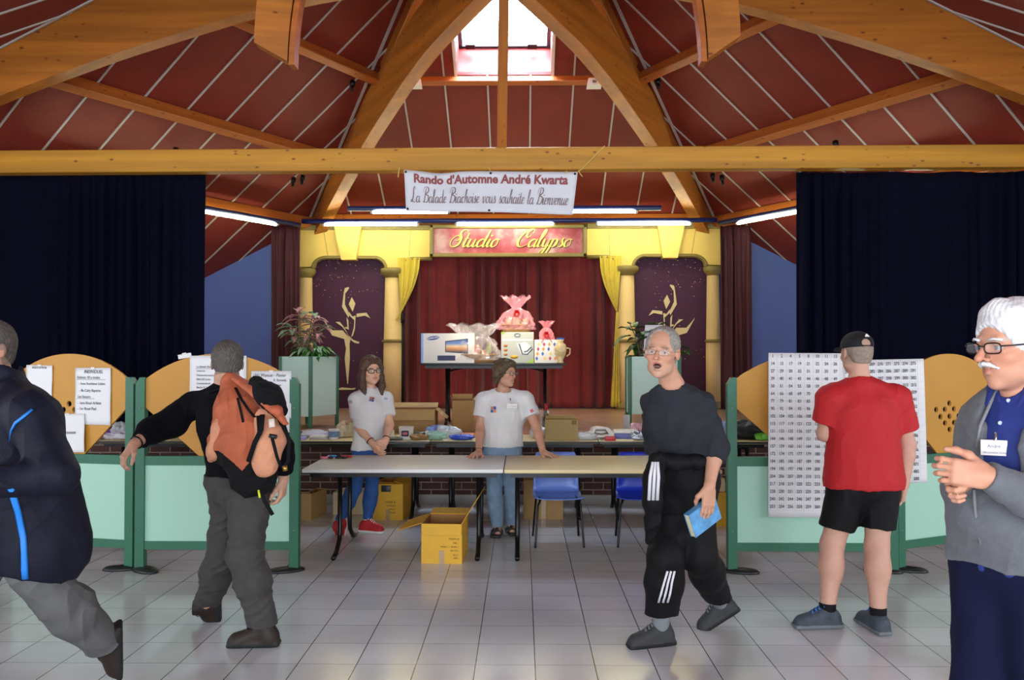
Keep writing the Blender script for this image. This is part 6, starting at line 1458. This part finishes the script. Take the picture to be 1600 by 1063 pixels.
# ---- man in grey sweater walking with a book ----
P = Person('grey haired man in a dark grey sweater and black tracksuit trousers, walking with a book', (at(1062, 800, 4.6).x, 4.6, 0), .0045)
P.tw = facing(-38, 6); P.hw = facing(-22, 2, 4); P.g = 1.0; P.hs = 1.10
J = P.J = dict(head=W(1034, 551, 4.36), neck=W(1050, 601, 4.47), chest=W(1058, 655, 4.55), pelvis=W(1070, 742, 4.66), shR=W(1022, 632, 4.66), shL=W(1096, 632, 4.46), elR=W(1022, 700, 4.88), wrR=W(1040, 742, 5.02),
    elL=W(1118, 700, 4.50), wrL=W(1108, 763, 4.40), hiR=W(1056, 762, 4.72), hiL=W(1086, 762, 4.60), knR=W(1040, 872, 4.50), anR=W(1032, 972, 4.60), knL=W(1094, 872, 4.56), anL=W(1126, 944, 4.90))
J['anR'].z = .088
S = Sdf(); P.torso(S); P.head(S, jaw=.006, nose=1.5, gaunt=1, mouth_open=.014)
for sd in 'LR': P.arm(S, sd); P.leg(S, sd)
P.hand(S, 'L', (-.06, -.04, -1), (-.35, .93, 0), curl=(.22, .25, .25, .3), thumb=(-1, 0, 0), spread=.1, tcurl=.9); P.hand(S, 'R', (.1, .2, -1), (1, 0, 0), curl=(.5,) * 4)
def scalp_rec(x, y, z, col, mx):
    col = mx(np.clip((z - .0) * 30, 0, 1) * np.clip((.035 - y) * 30, 0, 1) * (z > 0), lin('8c8278'), .55); return mx(((z < -.06) & (y > .02)), lin('c09a84'), .35)
sdf_obj('body', S, .004, SKINM, P.root, P.skin('cc987c', brow='5a5048', scalp=scalp_rec, redness=.45, mouth=.014)); P.eyes('3a4a5a', -.15)
P.glasses(mat('thin_silver_metal', 'b0a890', .25, .9), rx=.022, rz=.0135, thick=.0012)
S = P.hairS(.0065, front=.045, low=-.05); S.ell(P.hp(0, .085, .075), (.060, .062, .052), P.hw, .02, 's'); S.disp.append(P.strands(.0012)); sdf_obj('hair', S, .0034, mat('short_grey_hair', '8e887e', .7, var=.3, vscale=60), P.root)
GSW = mat('charcoal_sweater_wool', '303238', .95, spec=.2, bump=.3, bscale=260, var=.12, vscale=14)
S = Sdf(); P.torso(S, .022)
S.chain([J['chest'], J['chest'].lerp(J['pelvis'], .78)], [.150, .158], .05, fl=(P.tw.col[1], 1.3))
S.cone(J['shL'], J['elL'], .066, .070, .014); S.cone(J['elL'], J['elL'].lerp(J['wrL'], .22), .070, .062, .03, cut=[(J['elL'].lerp(J['wrL'], .3), J['wrL'] - J['elL'])])
S.cone(J['shR'], J['elR'], .066, .062, .014); S.cone(J['elR'], J['elR'].lerp(J['wrR'], .3), .066, .06, .03)
S.cut(J['pelvis'] + Vector((0, 0, .085)), (0, 0, -1)); c = J['neck'] + Vector((-.01, -.02, .005)); S.cone(c + Vector((0, 0, -.02)), c + Vector((-.02, -.03, .14)), .060, .095, .006, op='s'); S.disp.append(folds(.013, 15, 13, 12, 3.3)); sdf_obj('sweater', S, .0045, GSW, P.root)
TRK = mat('black_track_nylon', '07070a', .7, spec=.25, bump=.15, bscale=120, var=.1)
S = Sdf(); P.torso(S, .03, up=False); P.leg(S, 'R', .036, offlow=.046); P.leg(S, 'L', .034, offlow=.040)
S.cut(J['pelvis'] + Vector((0, 0, .10)), (0, 0, 1)); S.cut(J['anR'] + Vector((0, 0, .09)), (0, 0.0, -1))
u = (J['knL'] - J['anL']).normalized(); S.disp.append(folds(.006, 13, 11, 9, 4.1)); sdf_obj('trousers', S, .0045, TRK, P.root)
# sleeves of a jacket tied round the waist
S = Sdf(); S.chain([W(1024, 716, 4.40), W(1050, 722, 4.36), W(1090, 722, 4.46), W(1102, 716, 4.6)], [.035, .04, .04, .03], .03); S.chain([W(1026, 716, 4.36), W(1021, 745, 4.36), W(1019, 785, 4.38), W(1020, 815, 4.4), W(1013, 845, 4.42)], [.04, .052, .052, .042, .025], .03); S.disp.append(folds(.006, 25, 22, 20, 5.)); jk = sdf_obj('tied_jacket', S, .0045, TRK, P.root)
STR = mat('white_stripe_tape', 'dcdce0', .6)
for i, dx in enumerate((-5, 1.5, 8)):
    k = MB(); k.tube([W(1023 + dx * .6, 722, 4.302), W(1021 + dx, 745, 4.295), W(1019 + dx, 782, 4.315)], [.007, .009, .009], 6, flat=.5); P.pb('white_stripe', k, STR, jk)
bpy.context.view_layer.update()
for i in range(3):
    x0 = 1030 + i * 7; pt = along(P, [(x0 + 13 - i * 1.5, 893), (x0 + 8 - i, 910), (x0 + 3, 928), (x0 - 1, 942)], .002, ('trousers',)); k = MB()
    if len(pt) > 2: k.tube(pt, .0062, 6, flat=.6); P.pb('white_stripe', k, STR)
SOCK = mat('grey_ribbed_sock', '7c8284', .9, bump=.4, bscale=200)
for sd in 'RL':
    S = Sdf(); d = (J['kn' + sd] - J['an' + sd]).normalized(); S.cone(J['an' + sd] - d * .01, J['an' + sd] + d * .16, .044, .052, .02); sdf_obj('sock', S, .004, SOCK, P.root)
GBT = [mat('dark_grey_suede', '2e3032', .7, bump=.3, bscale=120), mat('black_rubber', '141414', .7)]
P.shoe('R', (-.97, -.22, -.04), L=.28, mats=GBT, boot=.065, lace=mat('grey_lace', '6a6a6a', .7), h=.004); P.shoe('L', (-.85, -.10, -.50), up=(-.45, 0, .9), L=.28, mats=GBT, boot=.065, lace=mat('grey_lace', '6a6a6a', .7), h=.004)
# the book he holds
hc = J['wrL'] + Vector((-.012, .036, -.112)); bk = thing('paperback_book', 'thick paperback with a blue cover in the hand of the man in the grey sweater', 'book', tuple(hc))
fr = Vector((-.80, -.52, -.42)).normalized(); Mb = frame(Vector((0, 0, 0)), fr, (.35, .2, 1)); 
MB().bbox((-.07, -.0155, -.095), (.135, .0155, .035), .002, M=Mb).build('pages', mat('cream_page_edges', 'd8cda0', .8), bk)
MB().box((-.072, -.0185, -.097), (.137, -.0155, .037), M=Mb).box((-.072, .0155, -.097), (.137, .0185, .037), M=Mb).box((-.072, -.0185, .035), (.137, .0185, .038), M=Mb).build('cover', mat('sky_blue_cover', '5c9ed0', .35, var=.35, vscale=14), bk)
k = MB(); c = J['wrL'] + Vector((0, 0, 0)); P.root
# ---- man in red T-shirt ----
P = Person('man seen from behind in a red T-shirt, black shorts and cap, reading the numbers', (at(1345, 800, 4.95).x, 4.95, 0), .0048)
P.tw = facing(184); P.hw = facing(192, 5); P.g = 1.12; P.hs = 1.02; P.belly = .03
Yr = 4.95
J = P.J = dict(head=W(1337, 552, Yr), neck=W(1343, 592, Yr - .02), chest=W(1349, 650, Yr), pelvis=W(1349, 752, Yr + .02), shL=W(1299, 624, Yr), shR=W(1399, 624, Yr), elL=W(1289, 678, Yr + .04), wrL=W(1310, 664, Yr + .26),
    elR=W(1418, 695, Yr + .03), wrR=W(1413, 757, Yr + .0), hiL=W(1323, 772, Yr), hiR=W(1374, 772, Yr), knL=W(1300, 852, Yr + .03), anL=W(1293, 942, Yr - .04), knR=W(1370, 855, Yr - .04), anR=W(1372, 950, Yr - .12))
J['anL'].z = .088; J['anR'].z = .088
S = Sdf(); P.torso(S); P.head(S)
for sd in 'LR': P.arm(S, sd); P.leg(S, sd)
for sd in 'LR': S.ell(J['kn' + sd].lerp(J['an' + sd], .27) + Vector((.005, -.022, 0)), (.050, .048, .12), None, .03)
P.hand(S, 'L', (.3, .5, .6), (.6, -.3, 0), curl=(.6,) * 4); P.hand(S, 'R', (-.1, .12, -1), (-.8, .2, 0), curl=(.5, .55, .6, .6), thumb=(0, 1, 0))
sdf_obj('body', S, P.h, SKINM, P.root, P.skin('c89a84', scalp=lambda x, y, z, c, mx: mx((y < .03) & (z > -.065) & (np.abs(x) < .078), lin('a08a78'), .6), redness=.3)); P.eyes()
tee(P, .024, J['pelvis'] + Vector((0, 0, -.035)), sl=.68, m=mat('red_jersey', 'b4141a', .75, bump=.1, bscale=200, var=.05), nm='t_shirt', seed=5.2, amp=.006, neck=(.062, .0), wide=.035)
BSH = mat('black_sports_nylon', '07070a', .7, spec=.25, bump=.15, bscale=150)
S = Sdf(); P.torso(S, .02, up=False)
for sd in 'LR': S.cone(J['hi' + sd], J['kn' + sd], .112, .098, .04, cut=[(J['hi' + sd].lerp(J['kn' + sd], .66), (J['kn' + sd] - J['hi' + sd]) + Vector((0, 0, -.1)))])
S.cut(J['pelvis'] + Vector((0, 0, .06)), (0, 0, 1)); S.disp.append(folds(.007, 15, 13, 12, 6.)); sdf_obj('shorts', S, P.h, BSH, P.root)
q = P.hp; S = Sdf(); S.ell(q(0, -.018, .045), (.086, .106, .082), P.hw, .02); S.cut(q(0, 0, .028), P.hw @ Vector((0, .0, -1))); S.ell(q(0, -.13, .050), (.034, .06, .026), P.hw, .005, 's')
S.ell(q(0, .11, .036), (.062, .065, .008), P.hw @ Matrix.Rotation(R(-12), 3, 'X'), .01); cap = sdf_obj('cap', S, .0035, mat('black_cap_cotton', '101012', .8, bump=.2, bscale=200), P.root)
k = MB(); k.tube([q(.084 * math.sin(a), -.018 - .106 * math.cos(a), .033) for a in [(-.35 + .7 * i / 8) for i in range(9)]], .007, 6, flat=.4); P.pb('cap_strap', k, mat('black_cap_cotton', '101012', .8), cap)
k = MB(); k.add([tuple(q(x, -.1235 + dz, z)) for x, z, dz in ((-.016, .083, .004), (.016, .083, .004), (.004, .100, .011), (-.004, .100, .011))], [(0, 1, 2, 3)]); P.pb('white_cap_mark', k, EM, cap)
S = P.hairS(.004, front=.05, low=-.06); S.cut(q(0, 0, .03), P.hw @ Vector((0, 0, 1))); sdf_obj('hair', S, .0034, mat('cropped_grey_hair', '8a7a6c', .8, var=.2, vscale=60), P.root)
for sd in 'LR':
    S = Sdf(); S.cone(J['an' + sd] - Vector((0, 0, .01)), J['an' + sd] + Vector((0, 0, .065)), .046, .048, .01, cut=[(J['an' + sd] + Vector((0, 0, .055)), (0, 0, 1))]); sdf_obj('sock', S, .004, BSH, P.root)
TRN = [mat('grey_blue_trainer_mesh', '3a444e', .65, bump=.3, bscale=150, var=.3, vscale=25), mat('grey_trainer_sole', '6a7074', .6)]
P.shoe('L', (-.98, -.10, 0), L=.30, mats=TRN, lace=mat('blue_lace', '2a6ab8', .6), h=.004); P.shoe('R', (-.15, 1, 0), L=.29, mats=TRN, lace=mat('blue_lace', '2a6ab8', .6), h=.004)
# ---- old man in a grey cardigan ----
P = Person('white haired man with moustache in a grey cardigan and blue shirt, hands clasped', (at(1590, 800, 2.45).x, 2.45, 0), .0036)
P.tw = facing(-64); P.hw = facing(-74, 6); P.g = 1.06; P.hs = 1.06; P.belly = .045
Ym = 2.42
J = P.J = dict(head=W(1582, 541, Ym), neck=W(1600, 610, Ym + .03), chest=W(1606, 700, Ym + .02), pelvis=W(1592, 870, Ym + .03), shR=W(1549, 662, Ym + .17), shL=W(1668, 662, Ym - .12), elR=W(1512, 765, Ym + .16), wrR=W(1515, 742, Ym - .10),
    elL=W(1660, 800, Ym - .20), wrL=W(1541, 745, Ym - .20), hiR=W(1553, 900, Ym + .08), hiL=W(1630, 900, Ym - .04), knR=W(1532, 1120, Ym + .05), anR=W(1524, 1330, Ym + .1), knL=W(1640, 1120, Ym - .1), anL=W(1640, 1330, Ym - .1))
for sd in 'LR': J['an' + sd].z = .085; J['kn' + sd].z = .50
S = Sdf(); P.torso(S); P.head(S, nose=1.6)
for sd in 'LR': P.arm(S, sd); P.leg(S, sd)
P.hand(S, 'R', (-.70, -.3, -.30), (.25, -.75, .0), curl=(.85, .85, .85, .85), thumb=(0, 0, 1), tcurl=.2, k=.004, sc=.9); P.hand(S, 'L', (-.85, .10, .14), (.1, .85, -.15), curl=(.7, .8, .85, .85), thumb=(0, 0, 1), tcurl=.2, k=.004, sc=.9)
sdf_obj('body', S, P.h, SKINM, P.root, P.skin('cc9478', lips='a86a5a', brow='b8b0a8', redness=.45)); P.eyes('5a6a7a', .0)
P.glasses(mat('dark_thin_metal', '2a2826', .3, .6), rx=.024, rz=.014, thick=.0022, square=3.5)
WH = mat('white_hair', 'd8d8d8', .6, var=.12, vscale=60, bump=.2, bscale=150)
S = P.hairS(.013, front=.060, low=-.05); S.chain([P.hp(-.04, .03, .095), P.hp(0, .035, .108), P.hp(.045, .03, .095)], [.016, .018, .016], .03)
for x in (-1, 1): S.chain([P.hp(x * .078, .018, .03), P.hp(x * .080, .008, -.03)], [.008, .005], .01)
S.disp.append(P.strands(.0010)); sdf_obj('hair', S, .003, WH, P.root)
S = Sdf(); S.chain([P.hp(-.028, .080, -.052), P.hp(-.012, .0985, -.040), P.hp(0, .1015, -.038), P.hp(.012, .0985, -.040), P.hp(.028, .080, -.052)], [.003, .0058, .006, .0058, .003], .006, cut=None); S.disp.append(lambda Q: .0012 * np.sin(Q[:, 0] * 900 + Q[:, 1] * 700)); sdf_obj('moustache', S, .0022, WH, P.root)
k = MB()
for x in (-1, 1): k.tube([P.hp(x * .014, .094, .024), P.hp(x * .032, .093, .029), P.hp(x * .048, .080, .024)], .004, 6)
P.pb('eyebrow', k, WH)
f = P.tw.col[1]; rgt = P.tw.col[0]
BSHT = mat('royal_blue_shirt', '1c2f78', .7, bump=.1, bscale=200)
S = Sdf(); P.torso(S, .012); S.cone(J['neck'] + Vector((0, 0, -.03)), J['neck'] + Vector((0, 0, .035)), .068, .066, .02)
S.cut(J['pelvis'] + Vector((0, 0, -.03)), (0, 0, -1)); c = J['neck'] + f * .05; S.cone(c + Vector((0, 0, -.05)), c + Vector((0, 0, .12)) + f * .03, .022, .05, .01, op='s'); S.cone(J['neck'], J['neck'] + Vector((0, 0, .1)), .058, .062, .004, op='s')
S.disp.append(folds(.004, 18, 16, 14, 8.)); sh = sdf_obj('shirt', S, .0042, BSHT, P.root)
S = Sdf()
for x in (-1, 1): S.chain([J['neck'] + rgt * x * .065 + Vector((0, 0, .03)), J['neck'] + rgt * x * .055 + f * .055 + Vector((0, 0, .012)), J['neck'] + rgt * x * .045 + f * .095 + Vector((0, 0, -.04))], [.014, .018, .010], .01, fl=((f + Vector((0, 0, .4))), 1.8))
sdf_obj('collar', S, .003, BSHT, sh) if False else sdf_obj('collar', S, .003, BSHT, P.root)
CDG = mat('grey_cardigan_wool', '62656a', .9, bump=.35, bscale=220, var=.14, vscale=20, sheen=.1)
S = Sdf(); P.torso(S, .03); S.cone(J['chest'], J['pelvis'], .172, .178, .04, fl=(f, 1.25))
cc = J['chest'] + f * .26 + Vector((0, 0, .13)); 
# open front: the wedge above the zip
S.box(J['chest'] + f * .24 + rgt * -.02 + Vector((0, 0, .07)), (.052, .14, .15), P.tw, r=.01, k=.012, op='s'); S.box(J['chest'] + f * .22 + rgt * -.02 + Vector((0, 0, .20)), (.075, .14, .12), P.tw, r=.01, k=.03, op='s')
S.cone(J['shR'], J['elR'], .075, .068, .018); S.chain([J['elR'], J['elR'].lerp(J['wrR'], .9)], [.068, .046], .03, cut=[(J['elR'].lerp(J['wrR'], .98), J['wrR'] - J['elR'])])
S.cone(J['shL'], J['elL'], .075, .068, .018); S.chain([J['elL'], J['elL'].lerp(J['wrL'], .95)], [.068, .044], .03, cut=[(J['elL'].lerp(J['wrL'], 1.0), J['wrL'] - J['elL'])])
S.cone(J['neck'] + Vector((0, 0, -.06)), J['neck'] + Vector((0, 0, .2)), .085, .10, .01, op='s'); S.cut(J['pelvis'] + Vector((0, 0, -.02)), (0, 0, -1)); S.disp.append(folds(.007, 15, 13, 14, 9.)); cg = sdf_obj('cardigan', S, .0038, CDG, P.root)
S = Sdf(); P.torso(S, .018, up=False); P.leg(S, 'L', .02, offlow=.03); P.leg(S, 'R', .02, offlow=.03); S.cut(J['pelvis'] + Vector((0, 0, .05)), (0, 0, 1)); S.cut((0, 0, .03), (0, 0, -1)); S.disp.append(folds(.006, 14, 12, 10, 10.)); sdf_obj('trousers', S, .0045, mat('navy_trousers', '0d1230', .85, spec=.2, bump=.15, bscale=200), P.root)
for sd in 'LR': P.shoe(sd, (-.8, -.6, 0), L=.28, mats=GBT, h=.005)
bpy.context.view_layer.update()
pt = along(P, [(1560, 605), (1548, 630), (1532, 665), (1526, 700)]); k = MB()
if len(pt) > 1: k.tube(pt, .005, 6); P.pb('zip', k, mat('zip_grey', '7c7e80', .5), cg)
pt = along(P, [(1522, 765), (1524, 800), (1532, 850)]); k = MB()
if len(pt) > 1: k.tube(pt, .0045, 6); P.pb('zip', k, mat('zip_grey', '7c7e80', .5), cg)
for px, py in ((1575, 626), (1562, 661)):
    pt = along(P, [(px, py)], .002)
    if pt: k = MB(); k.lathe([(.006, 0), (.006, .003), (.003, .004)], 14, M=wall_frame(pt[0], up=(0, 0, 1))); P.pb('button', k, mat('pearl_button', 'b8c4d8', .3), sh)
pt = along(P, [(1553, 700)], .02); py_ = pt[0].y if pt else 2.25
badge(P, 1553, 700, py_, .066, .044, (1556, 676), [('André', .1, .013), ('ORGANISATION', -.32, .008)], rz=R(-25))
# ---- man in the dark blue jacket, cut by the left edge ----
P = Person('man at the far left edge in a navy jacket with bright blue trim', (at(-5, 800, 3.5).x, 3.55, 0), .0045)
P.tw = facing(-68, 4); P.hw = facing(-22, 4); P.g = 1.05; P.hs = 1.04
Yl = 3.5
J = P.J = dict(head=W(-20, 547, Yl), neck=W(2, 605, Yl), chest=W(18, 672, Yl), pelvis=W(12, 800, Yl), shR=W(0, 645, Yl + .17), shL=W(52, 650, Yl - .14), elL=W(84, 742, Yl - .22), wrL=W(-10, 752, Yl - .34), elR=W(-50, 730, Yl + .2), wrR=W(-110, 750, Yl + .05),
    hiL=W(14, 825, Yl - .08), hiR=W(0, 825, Yl + .1), knL=W(88, 935, Yl + .1), anL=W(160, 1002, 3.86), knR=W(-70, 950, Yl - .05), anR=W(-110, 1100, Yl - .1))
J['anR'].z = .088
S = Sdf(); P.torso(S); P.head(S)
for sd in 'LR': P.arm(S, sd); P.leg(S, sd)
P.hand(S, 'L', (-.9, -.2, -.1), (0, .4, -.8), curl=(.4,) * 4); P.hand(S, 'R', (-.9, 0, -.3), (0, 0, -1), curl=(.4,) * 4)
sdf_obj('body', S, .005, SKINM, P.root, P.skin('b88a72', scalp=scalp_grey, redness=.4)); P.eyes()
S = P.hairS(.005, low=-.06); S.disp.append(P.strands(.0015)); sdf_obj('hair', S, .0038, mat('dark_grey_hair', '4c4640', .7, var=.35, vscale=60), P.root)
JKT = mat('navy_shell_fabric', '090d20', .7, spec=.3, bump=.2, bscale=140, var=.12)
S = Sdf(); P.torso(S, .04); S.chain([W(30, 660, Yl), W(38, 760, Yl), W(46, 848, Yl)], [.15, .20, .245], .06, fl=(P.tw.col[0], 1.12)); S.ell(W(10, 820, Yl - .05), (.2, .2, .2), None, .05); S.cone(J['shL'], J['elL'], .095, .088, .05); S.chain([J['elL'], J['wrL']], [.088, .065], .03); S.cone(J['shR'], J['elR'], .085, .075, .04); S.cone(J['elR'], J['wrR'], .075, .055, .03)
S.cone(J['neck'] + Vector((.02, 0, -.02)), J['neck'] + Vector((.015, 0, .045)), .088, .080, .02); S.cone(J['neck'] + Vector((0, 0, .0)), J['neck'] + Vector((-.02, 0, .14)), .066, .085, .006, op='s')
S.cut(W(60, 893, Yl), (-.32, -.1, -1)); S.disp.append(folds(.009, 13, 11, 12, 11.)); jk = sdf_obj('jacket', S, .0045, JKT, P.root)
S = Sdf(); P.torso(S, .015, up=False); P.leg(S, 'L', .035, offlow=.045); P.leg(S, 'R', .03, offlow=.04); S.cut(J['pelvis'] + Vector((0, 0, .05)), (0, 0, 1)); dl2 = (J['anL'] - J['knL']).normalized(); S.disp.append(folds(.009, 15, 13, 15, 12.)); S.cut(J['anL'] + Vector((.0, 0, -.02)), dl2 * 1.0) ; sdf_obj('trousers', S, .0045, mat('mid_grey_cotton', '5c5c5c', .85, bump=.2, bscale=200, var=.08), P.root)
P.shoe('L', (-.10, .25, -.96), up=(-.85, -.4, .1), L=.29, mats=DRS, boot=.06, lace=BLK2, h=.0045); P.shoe('R', (-1, -.1, 0), L=.29, mats=DRS, boot=.05, h=.006)
bpy.context.view_layer.update()
TRIM = mat('bright_blue_trim', '1f7ed8', .5)
for pts, r_ in (([(50, 640), (38, 650), (24, 661), (18, 672), (15, 690)], [.011, .012, .012, .008, .005]), ([(17, 765), (28, 800), (36, 840), (38, 890), (39, 905)], [.012, .013, .013, .014, .014])):
    pt = along(P, pts, .002); k = MB()
    if len(pt) > 2: k.tube(pt, r_[:len(pt)], 6, flat=.5); P.pb('blue_trim', k, TRIM, jk)
# ---- repeats share a group ----
GROUPS = dict(purlin='purlins under the roof slopes', curved_beam='curved glulam roof beams', hip_rafter='rafters over the curved beams', hanging_beam='hanging beam ends', starry_dancer_decor='starry dancer panels',
    stage_curtain='burgundy stage curtains', hall_curtain='midnight blue hall curtains', side_drape='dark drapes beside the stage arch', tieback_drape='yellow tied back drapes', tube_light='tube light rails', emergency_light='white emergency lights', hook='small black hooks on the ceiling',
    display_screen='arched display screens', notice='paper notices on the screens', number_sheet='sheets of numbers', plastic_chair='blue plastic chairs', cardboard_box='cardboard boxes', gift_basket='cellophane gift baskets', planter_box='planter boxes on the stage', leafy_plant='plants in the stage planters',
    marker_pen='marker pens on the white table')
for o in list(C.objects):
    if o.parent is None and 'category' in o.keys() and 'group' not in o.keys():
        g_ = GROUPS.get(o.name.split('.')[0])
        if g_: o['group'] = g_
